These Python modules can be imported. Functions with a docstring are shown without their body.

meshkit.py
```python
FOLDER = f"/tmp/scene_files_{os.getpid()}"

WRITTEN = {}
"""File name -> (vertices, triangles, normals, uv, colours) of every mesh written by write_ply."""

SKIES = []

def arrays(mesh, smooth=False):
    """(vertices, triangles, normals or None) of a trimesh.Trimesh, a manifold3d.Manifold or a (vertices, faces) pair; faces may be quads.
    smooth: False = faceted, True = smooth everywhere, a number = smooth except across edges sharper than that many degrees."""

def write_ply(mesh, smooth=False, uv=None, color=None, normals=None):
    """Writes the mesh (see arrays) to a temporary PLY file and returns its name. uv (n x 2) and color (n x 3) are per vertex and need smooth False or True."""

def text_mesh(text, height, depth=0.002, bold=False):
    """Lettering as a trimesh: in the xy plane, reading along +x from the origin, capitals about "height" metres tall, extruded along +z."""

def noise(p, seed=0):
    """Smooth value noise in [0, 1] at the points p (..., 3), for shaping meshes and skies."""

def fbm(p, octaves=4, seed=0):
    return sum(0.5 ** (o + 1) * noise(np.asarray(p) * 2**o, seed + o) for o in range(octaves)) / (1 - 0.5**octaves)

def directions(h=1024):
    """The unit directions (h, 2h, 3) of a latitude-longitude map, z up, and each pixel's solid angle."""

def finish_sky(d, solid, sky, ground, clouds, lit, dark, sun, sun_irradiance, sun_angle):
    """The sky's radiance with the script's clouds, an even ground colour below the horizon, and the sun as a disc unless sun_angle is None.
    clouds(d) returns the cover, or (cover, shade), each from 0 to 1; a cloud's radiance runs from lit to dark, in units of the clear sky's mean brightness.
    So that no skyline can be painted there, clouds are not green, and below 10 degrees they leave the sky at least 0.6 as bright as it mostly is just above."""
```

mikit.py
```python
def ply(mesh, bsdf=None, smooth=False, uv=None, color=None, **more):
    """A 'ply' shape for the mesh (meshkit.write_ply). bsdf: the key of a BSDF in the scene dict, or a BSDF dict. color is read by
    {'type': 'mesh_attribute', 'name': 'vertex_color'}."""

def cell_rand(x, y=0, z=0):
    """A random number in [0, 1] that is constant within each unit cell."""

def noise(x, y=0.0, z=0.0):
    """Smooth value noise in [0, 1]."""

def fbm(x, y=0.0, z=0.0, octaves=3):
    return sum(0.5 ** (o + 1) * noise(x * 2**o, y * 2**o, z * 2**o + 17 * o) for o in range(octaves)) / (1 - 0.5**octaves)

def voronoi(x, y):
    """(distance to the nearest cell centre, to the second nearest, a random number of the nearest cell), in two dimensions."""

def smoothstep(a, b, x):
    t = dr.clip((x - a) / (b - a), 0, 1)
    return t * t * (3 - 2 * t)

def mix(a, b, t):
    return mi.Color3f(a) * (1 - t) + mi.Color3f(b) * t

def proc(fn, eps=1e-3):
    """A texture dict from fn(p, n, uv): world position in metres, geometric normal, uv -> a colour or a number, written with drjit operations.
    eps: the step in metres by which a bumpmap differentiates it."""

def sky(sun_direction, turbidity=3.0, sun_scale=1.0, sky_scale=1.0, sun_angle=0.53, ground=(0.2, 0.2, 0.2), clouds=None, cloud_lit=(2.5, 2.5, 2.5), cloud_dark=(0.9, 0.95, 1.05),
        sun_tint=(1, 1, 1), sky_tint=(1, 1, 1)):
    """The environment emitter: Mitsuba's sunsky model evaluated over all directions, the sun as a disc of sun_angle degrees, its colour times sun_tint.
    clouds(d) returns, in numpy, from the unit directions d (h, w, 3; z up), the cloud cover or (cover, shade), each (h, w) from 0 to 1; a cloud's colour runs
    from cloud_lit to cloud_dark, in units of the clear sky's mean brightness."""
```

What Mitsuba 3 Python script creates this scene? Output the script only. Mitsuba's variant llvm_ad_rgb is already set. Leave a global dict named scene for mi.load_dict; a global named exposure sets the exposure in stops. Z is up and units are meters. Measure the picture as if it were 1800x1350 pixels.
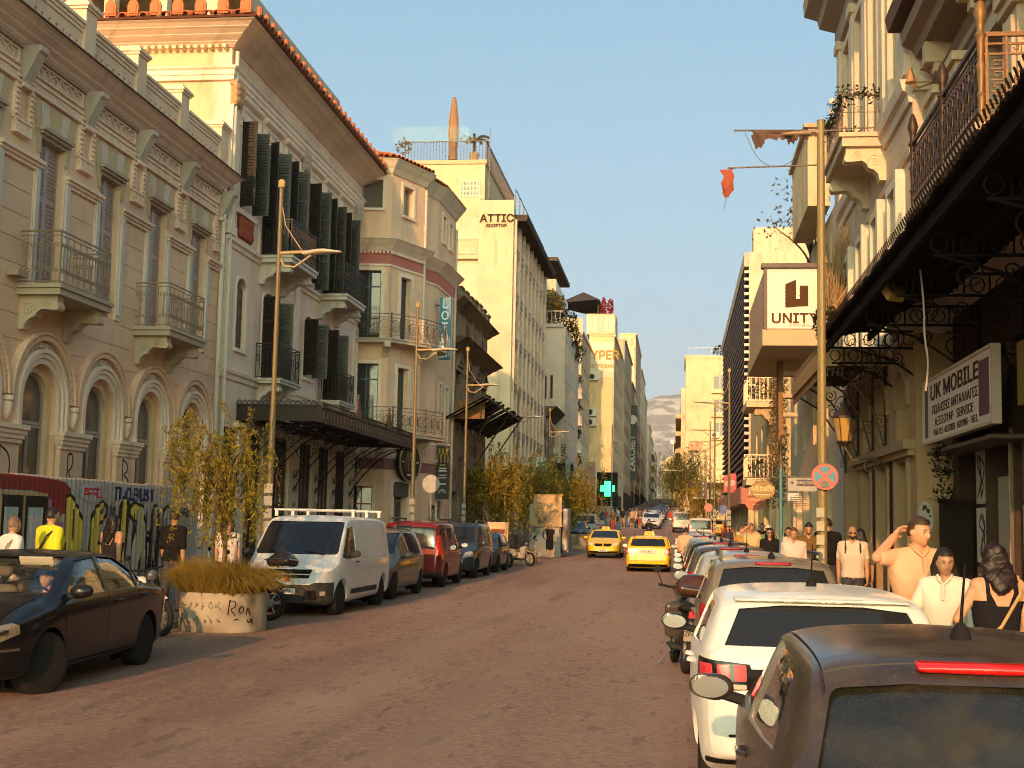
import math, random
import numpy as np, trimesh, drjit as dr, mitsuba as mi
import manifold3d as m3
from manifold3d import Manifold, Mesh as MMesh
import shapely
from shapely import affinity
from shapely.geometry import Polygon, box as sbox, LineString, Point
from shapely.ops import unary_union
import mikit, meshkit

T = mi.ScalarTransform4f
scene = {'type': 'scene'}
labels = {}
rnd = random.Random(7)
PI = math.pi

# ---------------------------------------------------------------- camera, sky, exposure
EYE = (0.0, 0.0, 1.85)
FWD = (-0.12321, 0.98699, 0.10334)
UPV = (-0.00704, -0.10500, 0.99445)
scene['camera'] = {'type': 'perspective', 'fov': 41.92, 'fov_axis': 'x', 'near_clip': 0.05, 'far_clip': 30000.0,
                   'to_world': T().look_at(origin=list(EYE), target=[EYE[i] + FWD[i] for i in range(3)], up=list(UPV))}
SUN_EL, SUN_AZ = math.radians(15.5), math.radians(5.5)     # low sun behind the camera, a little to its left
SUN = (-math.sin(SUN_AZ) * math.cos(SUN_EL), -math.cos(SUN_AZ) * math.cos(SUN_EL), math.sin(SUN_EL))
scene['sky'] = mikit.sky(SUN, turbidity=9, sun_scale=1.25, sky_scale=1.5, sun_tint=(1.22, 0.93, 0.76), sky_tint=(0.58, 0.82, 0.87), ground=(0.22, 0.17, 0.12))
exposure = 2.9

# ---------------------------------------------------------------- mesh helpers: a mesh is (vertices, triangles)
def cat(*ms):
    ms = [m for m in ms if m is not None and len(m[0])]
    if not ms: return (np.zeros((0, 3)), np.zeros((0, 3), int))
    n = np.cumsum([0] + [len(m[0]) for m in ms])
    return np.vstack([m[0] for m in ms]), np.vstack([np.asarray(m[1]) + k for m, k in zip(ms, n)])
BF = np.array([[0, 2, 1], [1, 2, 3], [4, 5, 6], [5, 7, 6], [0, 1, 4], [1, 5, 4], [2, 6, 3], [3, 6, 7], [0, 4, 2], [2, 4, 6], [1, 3, 5], [3, 7, 5]])
def box(a, b, c, d, e, f):
    x0, x1 = min(a, b), max(a, b); y0, y1 = min(c, d), max(c, d); z0, z1 = min(e, f), max(e, f)
    return np.array([[x, y, z] for z in (z0, z1) for y in (y0, y1) for x in (x0, x1)], float), BF
def fromtm(t): return np.array(t.vertices), np.array(t.faces)
def frommf(m):
    q = m.to_mesh(); return np.array(q.vert_properties[:, :3], float), np.array(q.tri_verts, int)
def tomf(m): return Manifold(MMesh(np.asarray(m[0], np.float32), np.asarray(m[1], np.uint32)))
def move(m, d): return m[0] + np.asarray(d, float), m[1]
def lin(m, A, d=(0, 0, 0)):
    A = np.asarray(A, float); v = m[0] @ A.T + np.asarray(d, float)
    return v, (m[1][:, ::-1] if np.linalg.det(A) < 0 else m[1])
def rotz(a): c, s = math.cos(a), math.sin(a); return np.array([[c, -s, 0], [s, c, 0], [0, 0, 1.0]])
def rotx(a): c, s = math.cos(a), math.sin(a); return np.array([[1.0, 0, 0], [0, c, -s], [0, s, c]])
def roty(a): c, s = math.cos(a), math.sin(a); return np.array([[c, 0, s], [0, 1.0, 0], [-s, 0, c]])
def polys(p):
    return [g for g in getattr(p, 'geoms', [p]) if g.geom_type == 'Polygon' and g.area > 1e-7]
def ext(p, h0, h1, ax='xz'):
    """A shapely polygon extruded. ax xz: drawn in (x, z), extruded along y from h0 to h1; yz: drawn in (y, z), along x; xy: along z."""
    out = []
    for g in polys(p):
        v, f = fromtm(trimesh.creation.extrude_polygon(g, abs(h1 - h0), engine='earcut'))
        v = v + [0, 0, min(h0, h1)]
        if ax == 'xz': v, f = v[:, [0, 2, 1]], f[:, ::-1]
        elif ax == 'yz': v = v[:, [2, 0, 1]]
        out.append((v, f))
    return cat(*out)
def tube(pts, r, n=6, cap=True, closed=False):
    p = np.asarray(pts, float)
    if closed: p = np.vstack([p, p[:1]])
    t = np.gradient(p, axis=0) if len(p) > 2 else np.repeat(p[1:] - p[:1], 2, 0)
    if closed: t[0] = t[-1] = p[1] - p[-2]
    t /= np.linalg.norm(t, axis=1, keepdims=True) + 1e-12
    ref = np.where(np.abs(t[:, 2:]).max() < 0.95, [0, 0, 1.0], [1.0, 0.3, 0]) if np.abs(t[:, 2]).max() < 0.95 else None
    a = np.zeros_like(p)
    a0 = np.cross(t[0], [0, 0, 1.0] if abs(t[0, 2]) < 0.9 else [1.0, 0, 0]); a0 /= np.linalg.norm(a0)
    for i in range(len(p)):
        a0 = a0 - t[i] * (a0 @ t[i]); a0 /= np.linalg.norm(a0) + 1e-12; a[i] = a0
    b = np.cross(t, a); ang = np.arange(n) * 2 * PI / n + PI / n
    rr = np.broadcast_to(np.asarray(r, float), (len(p),))[:, None, None]
    v = (p[:, None] + rr * (np.cos(ang)[None, :, None] * a[:, None] + np.sin(ang)[None, :, None] * b[:, None])).reshape(-1, 3)
    f = gridf(len(p), n, wrap=True)
    if cap and not closed:
        k = len(v); v = np.vstack([v, p[:1], p[-1:]]); j = np.arange(n)
        f = np.vstack([f, np.stack([(j + 1) % n, j, j * 0 + k], 1), np.stack([j + (len(p) - 1) * n, (j + 1) % n + (len(p) - 1) * n, j * 0 + k + 1], 1)])
    return v, f
def gridf(m, n, wrap=False):
    i, j = np.meshgrid(np.arange(m - 1), np.arange(n if wrap else n - 1), indexing='ij'); j2 = (j + 1) % n
    q = np.stack([i * n + j, i * n + j2, (i + 1) * n + j2, (i + 1) * n + j], -1).reshape(-1, 4)
    return np.vstack([q[:, [0, 1, 2]], q[:, [0, 2, 3]]])
def tubes(list_, r, n=5): return cat(*[tube(p, r, n) for p in list_])
def bar(a, b, w=.03, h=None): return tube([a, b], w * .7, 4)
def lathe(prof, n=16, at=(0, 0, 0)):
    p = np.array(prof, float); ang = np.arange(n) * 2 * PI / n
    v = np.stack([p[:, None, 0] * np.cos(ang), p[:, None, 0] * np.sin(ang), np.repeat(p[:, 1:2], n, 1)], -1).reshape(-1, 3)
    f = gridf(len(p), n, True); k = len(v); j = np.arange(n)
    v = np.vstack([v, [[0, 0, p[0, 1]], [0, 0, p[-1, 1]]]])
    f = np.vstack([f, np.stack([(j + 1) % n, j, j * 0 + k], 1), np.stack([j + (len(p) - 1) * n, (j + 1) % n + (len(p) - 1) * n, j * 0 + k + 1], 1)])
    return v + np.asarray(at, float), f
def ball(c, r, sub=2, sc=(1, 1, 1)):
    s = ICO[sub]; return s[0] * r * np.asarray(sc) + np.asarray(c, float), s[1]
ICO = {k: fromtm(trimesh.creation.icosphere(k)) for k in (1, 2, 3, 4)}
def sweep(path, prof, close=False):
    """A closed profile [(out, z)] swept along a horizontal polyline (x, y) with mitred corners; out is to the right of the direction of travel."""
    p = np.asarray(path, float); n = len(p)
    if close: dirs = np.roll(p, -1, 0) - p
    else: dirs = np.vstack([p[1:] - p[:-1], p[-1:] - p[-2:-1]])
    dirs /= np.linalg.norm(dirs, axis=1, keepdims=True) + 1e-12
    nr = np.stack([dirs[:, 1], -dirs[:, 0]], 1); mit = []
    for i in range(n):
        if close or 0 < i < n - 1:
            a, b = nr[i - 1], nr[i]; m = a + b; m /= np.linalg.norm(m); mit.append(m / max(0.3, m @ b))
        else: mit.append(nr[i] if i == 0 else nr[i - 1])
    mit = np.array(mit); q = np.array(prof, float); k = len(q)
    v = np.concatenate([p[:, None, :] + q[None, :, :1] * mit[:, None, :], np.broadcast_to(q[None, :, 1:], (n, k, 1))], -1)
    if close: v = np.concatenate([v, v[:1]], 0)
    f = gridf(len(v), k, True); v = v.reshape(-1, 3)
    if not close:
        import mapbox_earcut as me
        tri = me.triangulate_float64(q, np.array([k], np.uint32)).reshape(-1, 3).astype(int)
        f = np.vstack([f, tri, tri[:, ::-1] + (n - 1) * k])
    return v, f
def bezier(*c, n=10):
    c = np.array(c, float); t = np.linspace(0, 1, n)[:, None]
    while len(c) > 1 and c.ndim == 2: 
        c = c[None] if False else c
        break
    k = len(c) - 1
    return sum(math.comb(k, i) * t ** i * (1 - t) ** (k - i) * c[i] for i in range(k + 1))
def spiral(cx, cz, r, turns=1.5, a0=0, d=1, n=22, r1=.15):
    s = np.linspace(0, 1, n); a = a0 + d * s * turns * 2 * PI; rr = r * (1 - (1 - r1) * s)
    return np.stack([cx + rr * np.cos(a), cz + rr * np.sin(a)], 1)
def hullpts(a, ra, b, rb, sub=1):
    return Manifold.hull_points(np.vstack([ball(a, ra, sub)[0], ball(b, rb, sub)[0]]).astype(np.float32))

class Fr:
    """A frame: local (u along, w outward, z up) to the world."""
    def __init__(s, o, u, w): s.o = np.array(o, float); s.A = np.stack([np.array(u, float), np.array(w, float), [0, 0, 1.0]], 1)
    def __call__(s, m): return lin(m, s.A, s.o)
    def pt(s, u, w, z): return s.A @ np.array([u, w, z], float) + s.o
def FL(X): return Fr((X, 0, 0), (0, 1, 0), (1, 0, 0))        # left side of the street, facing +x
def FR(X): return Fr((X, 0, 0), (0, 1, 0), (-1, 0, 0))       # right side, facing -x
def FV(Y): return Fr((0, Y, 0), (1, 0, 0), (0, -1, 0))       # faces back along the street
def FP(a, b):
    a, b = np.array(a, float), np.array(b, float); u = (b - a) / np.linalg.norm(b - a)
    return Fr((a[0], a[1], 0), (u[0], u[1], 0), (u[1], -u[0], 0))   # from a to b, outward to the right

# ---------------------------------------------------------------- names
used = set()
def num(name):
    k, i = name, 0
    while k in used:
        i += 1; k = '%s_%03d' % (name, i)
    used.add(k); return k
def thing(name, label, cat_, group=None):
    k = num(name); labels[k] = {'label': label, 'category': cat_}
    if group: labels[k]['group'] = group
    return k
def put(mesh, mat, col=None, parent=None, name=None, sm=False, label=None, kind=None, cat_=None, group=None, key=None):
    """One entry of the scene. sm: False, True or a crease angle. A name with a parent is a part of it; without one it is a thing of one mesh."""
    if mesh is None or len(mesh[0]) == 0: return None
    k = key or num((parent + '__' + name) if parent else name)
    v, f = np.asarray(mesh[0], float), np.asarray(mesh[1], int)
    if sm is not False and sm is not True:
        t = trimesh.graph.smooth_shade(trimesh.Trimesh(v, f, process=False), angle=np.radians(sm), facet_minarea=None)
        v, f = np.array(t.vertices), np.array(t.faces)
    uv = None
    if col is not None:
        r, g, b = np.sqrt(np.clip(col, 0, 1)); uv = np.tile([round(r * 1000) + .05 + .9 * g, b], (len(v), 1))
    scene[k] = mikit.ply((v, f), mat, smooth=bool(sm), uv=uv)
    l = {}
    if label: l['label'] = label
    if kind: l['kind'] = kind
    if cat_: l['category'] = cat_
    if group: l['group'] = group
    if l: labels[k] = {**labels.get(k, {}), **l}
    return k
def lab(key, label, cat_=None, group=None):
    labels[key] = {**labels.get(key, {}), 'label': label}
    if cat_: labels[key]['category'] = cat_
    if group: labels[key]['group'] = group
def lum(c): return np.array(c, float)

# ---------------------------------------------------------------- materials
def uvcol(p, n, uv):        # a plain colour per mesh, carried in its uv
    r = dr.floor(uv.x + 1e-3); return mi.Color3f(dr.square(r / 1000), dr.square((uv.x - r - .05) / .9), dr.square(uv.y))
VC = mikit.proc(uvcol)
def rgb(*c): return {'type': 'rgb', 'value': list(map(float, c))}
def two(b): return {'type': 'twosided', 'bsdf': b}
def mat(name, rough=.6, metal=0., spec=.5, base=VC, **k):
    b = {'type': 'principled', 'base_color': base, 'roughness': rough, 'metallic': metal, 'specular': spec}
    b.update(k); scene[name] = two(b)
noise, fbm, sst, mix = mikit.noise, mikit.fbm, mikit.smoothstep, mikit.mix
def stain(p, n, uv):
    a = fbm(p.x * 3.1 + p.y * 3.1, p.z * .55, 0.5, 3); b = fbm(p.x * .7, p.y * .7, p.z * .7 + 9, 3)
    return dr.clip(.06 + .5 * sst(.52, .86, a) + .32 * sst(.48, .8, b), 0, .75)
def grime(p, n, uv):
    a = fbm(p.x * 2 + p.y * 2, p.z * .5, 3.5, 3); b = fbm(p.x * 1.3, p.y * 1.3, p.z * 1.3, 3)
    return dr.clip(.3 + .9 * sst(.45, .8, a) * sst(.3, .7, b) + .35 * sst(.5, .75, b), 0, 1)
def rough_bump(p, n, uv): return fbm(p.x * 22, p.y * 22, p.z * 22, 2) * .006 + fbm(p.x * 3, p.y * 3, p.z * 3, 2) * .01
scene['stucco'] = two({'type': 'blendbsdf', 'weight': mikit.proc(stain),
    'a': {'type': 'diffuse', 'reflectance': VC}, 'b': {'type': 'diffuse', 'reflectance': rgb(.42, .29, .19)}})
scene['ruin'] = two({'type': 'blendbsdf', 'weight': mikit.proc(grime),
    'a': {'type': 'diffuse', 'reflectance': VC}, 'b': {'type': 'diffuse', 'reflectance': rgb(.10, .07, .05)}})
mat('paint', .45)
mat('matt', .85, spec=.12)
mat('iron', .5, .35)
mat('carpaint', .12, 0., .25, clearcoat=.7, clearcoat_gloss=.96)
def dust(p, n, uv): return dr.clip(.04 + .32 * sst(.35, .7, fbm(p.x * 5, p.y * 5, p.z * 5, 3)) * sst(.2, .9, n.z) + .2 * sst(.55, .8, fbm(p.x * 60, p.y * 60, p.z * 60, 2)) * sst(.2, .9, n.z), 0, .3)
scene['dustpaint'] = two({'type': 'blendbsdf', 'weight': mikit.proc(dust),
    'a': {'type': 'principled', 'base_color': VC, 'roughness': .22, 'specular': .5, 'clearcoat': 1.0, 'clearcoat_gloss': .95},
    'b': {'type': 'principled', 'base_color': rgb(.12, .078, .046), 'roughness': .75, 'specular': .3}})
mat('chrome', .18, 1.)
mat('glassdark', .06, 0., .6)
scene['pane'] = {'type': 'thindielectric', 'int_ior': 1.5, 'specular_transmittance': rgb(.72, .74, .68)}
scene['panedark'] = {'type': 'thindielectric', 'int_ior': 1.5, 'specular_transmittance': rgb(.30, .31, .27)}
def film(p, n, uv): return dr.clip(.04 + .10 * sst(.45, .8, fbm(p.x * 7, p.y * 7, p.z * 7, 3)) + .5 * sst(.70, .80, fbm(p.x * 240, p.y * 240, p.z * 240, 2)) * sst(.4, .7, fbm(p.x * 3, p.y * 3, p.z * 3, 2)), 0, .5)
scene['panedusty'] = {'type': 'blendbsdf', 'weight': mikit.proc(film), 'a': {'type': 'thindielectric', 'int_ior': 1.45, 'specular_transmittance': rgb(.72, .74, .66)}, 'b': two({'type': 'diffuse', 'reflectance': rgb(.16, .125, .085)})}
scene['paneclear'] = {'type': 'thindielectric', 'int_ior': 1.18, 'specular_transmittance': rgb(.93, .94, .92)}
mat('lens', .08, 0., .6, clearcoat=1.0, clearcoat_gloss=.98)
mat('rubber', .8, spec=.2)
mat('skin', .5, spec=.35)
mat('cloth', .9, spec=.15, sheen=.3)
mat('hair', .5, spec=.35)
scene['leaf'] = {'type': 'principledthin', 'base_color': VC, 'roughness': .6, 'diff_trans': .7, 'eta': 1.4}
def bark_c(p, n, uv): return mix((.16, .11, .07), (.05, .034, .022), sst(.35, .65, fbm(p.x * 14, p.y * 14, p.z * 3, 3)))
scene['bark'] = two({'type': 'diffuse', 'reflectance': mikit.proc(bark_c)})
def asphalt_c(p, n, uv):
    g = fbm(p.x * .45, p.y * .07, 0, 3); q = fbm(p.x * 24, p.y * 24, 0, 2); pt = fbm(p.x * .9, p.y * .22, 5, 3)
    tr = dr.exp(-dr.square((p.x + 2.0) * 2.2)) + dr.exp(-dr.square((p.x + 3.6) * 2.2)) + .6 * dr.exp(-dr.square((p.x + .6) * 2.5))
    scratch = sst(.70, .80, fbm(p.x * 1.6 + p.y * .25, p.y * .55 - p.x * .2, 11, 3))
    c = mix((.135, .078, .056), (.205, .128, .094), sst(.3, .7, g * .55 + q * .45))
    c = mix(c, (.24, .152, .11), .35 * sst(.48, .75, pt)); c = mix(c, (.26, .17, .125), .2 * scratch)
    d = sst(.6, .8, fbm(p.x * 1.7 + 3, p.y * .12, 21, 4)); e = sst(.72, .75, fbm(p.x * 9, p.y * 2.2, 31, 3))
    return mix(mix(mix(c, (.075, .054, .042), .4 * d), (.07, .05, .04), .5 * e), (.21, .155, .115), .3 * tr)
def asphalt_b(p, n, uv): return fbm(p.x * 60, p.y * 60, 0, 2) * .0035 + fbm(p.x * 4, p.y * 2.5, 3, 3) * .006
scene['asphalt'] = two({'type': 'bumpmap', 'scale': 1.0, 'arbitrary': mikit.proc(asphalt_b, 4e-3), 'bsdf': {'type': 'principled', 'base_color': mikit.proc(asphalt_c), 'roughness': .7, 'specular': .3}})
def pave_c(p, n, uv): return mix((.20, .16, .12), (.32, .26, .20), fbm(p.x * 3, p.y * 3, 0, 3) * .6 + .4 * mikit.cell_rand(p.x / .5, p.y / .5))
scene['paving'] = two({'type': 'diffuse', 'reflectance': mikit.proc(pave_c)})
def ground_c(p, n, uv): return mix((.12, .10, .07), (.2, .16, .11), fbm(p.x * .05, p.y * .05, 0, 3))
scene['earth'] = two({'type': 'diffuse', 'reflectance': mikit.proc(ground_c)})
def hill_c(p, n, uv):
    a = fbm(p.x * .009, p.y * .006, p.z * .018, 5)
    return mix((.17, .15, .14), (.42, .37, .33), sst(.44, .60, a) * sst(250, 640, p.z) + .12 * sst(.4, .7, a))
scene['rock'] = two({'type': 'diffuse', 'reflectance': mikit.proc(hill_c)})
def plank_c(p, n, uv): return mix((.33, .19, .09), (.16, .085, .04), fbm(p.x * 9, p.y * 9, p.z * 1.2, 3))
scene['plank'] = two({'type': 'diffuse', 'reflectance': mikit.proc(plank_c)})
scene['cross_light'] = two({'type': 'diffuse', 'reflectance': rgb(.05, .4, .1)})
# ---------------------------------------------------------------- the setting
def gz(y):
    s = np.minimum(np.asarray(y, float), 420.0) - 75.0
    return .015 * (s + np.sqrt(s * s + 225.0))
def sheet(xs, ys, dz=0.0):
    X, Y = np.meshgrid(np.asarray(xs, float), np.asarray(ys, float)); Z = gz(Y) + dz
    f = gridf(len(ys), len(xs))
    return np.stack([X, Y, Z], -1).reshape(-1, 3), f
YS = np.concatenate([np.linspace(-40, 60, 11), np.linspace(65, 440, 76), [480, 600, 1000, 3000, 12000]])
put(sheet([-9000, -300, -60, 60, 300, 9000], np.concatenate([[-3000, -300], YS]), -.06), 'earth', name='ground', kind='structure')
KL, KR = -8.15, 1.92        # the kerbs
put(sheet(np.linspace(KL - .02, KR + .02, 9), YS[:88], 0.0), 'asphalt', name='road', kind='structure')
def pavement(x0, x1, ys, nm):
    v0, f0 = sheet([x0, x1], ys, .13); lo = v0 - [0, 0, .4]
    n = len(v0); m = (np.vstack([v0, lo]), f0)
    q = []
    for j in (0, 1):
        a = np.arange(len(ys) - 1) * 2 + j
        q += [np.stack([a, a + 2, a + 2 + n, a + n], 1)]
    q = np.vstack(q); q = np.vstack([q[:, [0, 1, 2]], q[:, [0, 2, 3]]])
    return put((m[0], np.vstack([m[1], q])), 'paving', name=nm, kind='structure')
PL = pavement(-14.5, KL - .16, YS[YS <= 440], 'pavement')
PR = pavement(KR + .16, 9.0, YS[YS <= 440], 'pavement')
def kerbs(x0, x1, par):
    y = 6.0
    while y < 46:
        L = .98 if y < 40 else 5.0
        m = box(x0, x1, y, y + .98, -.2, .135 + rnd.uniform(-.004, .004))
        put(m, 'stucco', [.34 + rnd.uniform(-.05, .05)] * 2 + [.27], par, 'kerb_stone'); y += .995
    ys = np.arange(46, 300, 6.0)
    v, f = sheet([x0, x1], ys, .134); lo = v - [0, 0, .3]; n = len(v); a = np.arange(len(ys) - 1) * 2
    q = np.vstack([np.stack([a + j, a + 2 + j, a + 2 + n + j, a + n + j], 1) for j in (0, 1)]); q = np.vstack([q[:, [0, 1, 2]], q[:, [0, 2, 3]]])
    put((np.vstack([v, lo]), np.vstack([f, q])), 'stucco', (.34, .34, .27), par, 'kerb', kind='stuff')
kerbs(KL - .16, KL, PL); kerbs(KR, KR + .16, PR)
# the pale concrete strip along the parked cars
gut = []
for i, y in enumerate(np.arange(5.0, 40, 1.5)):
    put(box(-.06, .30, y + .008, y + 1.49, -.05, .006 + rnd.uniform(0, .002)), 'stucco', (.30 + rnd.uniform(-.03, .04), .25, .185), 'road', 'gutter_slab')
put(box(-.06, .30, 41, 70, -.05, .006), 'stucco', (.31, .255, .19), 'road', 'gutter_strip', kind='stuff')
# patches of older asphalt
# mountain far beyond the city
def mountain():
    xs = np.linspace(-6500, 6500, 160); ys = np.linspace(6500, 12500, 60)
    X, Y = np.meshgrid(xs, ys); p = np.stack([X / 1900., Y / 1900., X * 0], -1)
    ridge = np.exp(-((Y - 9300) / 1500.) ** 2)
    h = (meshkit.fbm(p, 6, 3) * .8 + .36) * ridge * (820 + 150 * np.exp(-((X - 300) / 900.) ** 2)); h += 30 * meshkit.fbm(p * 9, 4, 5) * ridge - 40
    h -= 190 * np.exp(-((X + 1150) / 620.) ** 2) * ridge
    return np.stack([X, Y, h], -1).reshape(-1, 3), gridf(60, 160)
put(mountain(), 'rock', name='mountain', kind='structure', sm=True)
# ---------------------------------------------------------------- building helpers
def wall(F, u0, u1, z0, z1, holes=(), th=.4, w=0.0):
    p = sbox(u0, z0, u1, z1)
    if holes: p = p.difference(unary_union(list(holes)))
    return F(ext(p, w - th, w, 'xz'))
def arch(uc, half, z0, zs, rise=None, n=20):
    a = np.linspace(0, PI, n); r = half if rise is None else rise
    return Polygon([(uc + half, z0)] + [(uc + half * math.cos(t), zs + r * math.sin(t)) for t in a] + [(uc - half, z0)])
def seg(u0, u1, z0, z1, rise, n=10):
    c = (u0 + u1) / 2; h = (u1 - u0) / 2
    return Polygon([(u0, z0), (u1, z0)] + [(c + h * math.cos(t), z1 - rise + rise * math.sin(t)) for t in np.linspace(0, PI, n)])
def ringm(F, uc, zc, r0, r1, w0, w1, a0=0, a1=PI, n=24):
    t = np.linspace(a0, a1, n)
    p = Polygon([(uc + r1 * math.cos(x), zc + r1 * math.sin(x)) for x in t] + [(uc + r0 * math.cos(x), zc + r0 * math.sin(x)) for x in t[::-1]])
    return F(ext(p, w0, w1, 'xz'))
def fb(F, *a): return F(box(*a))
def surround(F, poly, wd=.15, pr=.05, base=None):
    o = poly.buffer(wd, join_style=2, mitre_limit=3)
    if base is not None:
        x0, y0, x1, y1 = o.bounds; o = o.intersection(sbox(x0, base, x1, y1 + 1))
    return F(ext(o.difference(poly), -.02, pr, 'xz'))
def window(F, par, u0, u1, z0, z1, dep=.22, cols=2, rows=(), fcol=(.3, .25, .2), gcol=(.03, .028, .025), fw=.06, name='window', mat_='paint', gm='glassdark', split=False, poly=None, label=None):
    p = poly if poly is not None else sbox(u0, z0, u1, z1)
    inner = p.buffer(-fw, join_style=2)
    bars = [sbox(u0 + (u1 - u0) * i / cols - fw * .45, z0, u0 + (u1 - u0) * i / cols + fw * .45, z1) for i in range(1, cols)]
    bars += [sbox(u0, z0 + (z1 - z0) * r - fw * .5, u1, z0 + (z1 - z0) * r + fw * .5) for r in rows]
    fr = p.difference(inner)
    if bars: fr = unary_union([fr] + [b.intersection(p) for b in bars])
    k = put(F(ext(fr, -dep - .03, -dep + .03, 'xz')), mat_, fcol, par, name, label=label)
    panes = polys(inner.difference(unary_union(bars))) if (split and bars) else [inner]
    for q in panes: put(F(ext(q, -dep - .012, -dep - .004, 'xz')), gm, gcol, k, 'pane')
    return k
def shutter(F, par, u, w, z0, z1, wd, ang, col, hinge=1, panels=(.45,), th=.035, arch_top=0, m='paint', slats=True):
    """A louvred leaf hinged at (u, w); hinge 1: closed it runs towards +u, opened by ang degrees outward."""
    a = math.radians(ang); o = F.pt(u, w, 0); d = F.A @ np.array([hinge * math.cos(a), math.sin(a), 0]); nn = F.A @ np.array([-hinge * math.sin(a), math.cos(a), 0])
    G = Fr(o, d, nn); st = .075; ht = z1 - z0
    cuts = [0] + list(panels) + [1]
    ms = [box(0, st, -th / 2, th / 2, z0, z1), box(wd - st, wd, -th / 2, th / 2, z0, z1)]
    for c in cuts:
        zc = z0 + ht * c; ms.append(box(st, wd - st, -th / 2, th / 2, max(z0, zc - .05), min(z1, zc + .05)))
    k = put(G(cat(*ms)), m, col, par, 'shutter'); sl = []
    for a0, a1 in zip(cuts[:-1], cuts[1:]):
        b0, b1 = z0 + ht * a0 + .05, z0 + ht * a1 - .05; n = max(2, int((b1 - b0) / .075)) if slats else 0
        for i in range(n):
            zz = b0 + (b1 - b0) * (i + .5) / n
            sl.append(move(lin(box(st, wd - st, -.022, .022, -.004, .004), rotx(.75)), (0, 0, zz)))
        sl.append(box(st, wd - st, -.004, .004, b0, b1))
    if sl: put(G(cat(*sl)), m, np.array(col) * .85, k, 'slats', kind='stuff')
    return k
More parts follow.
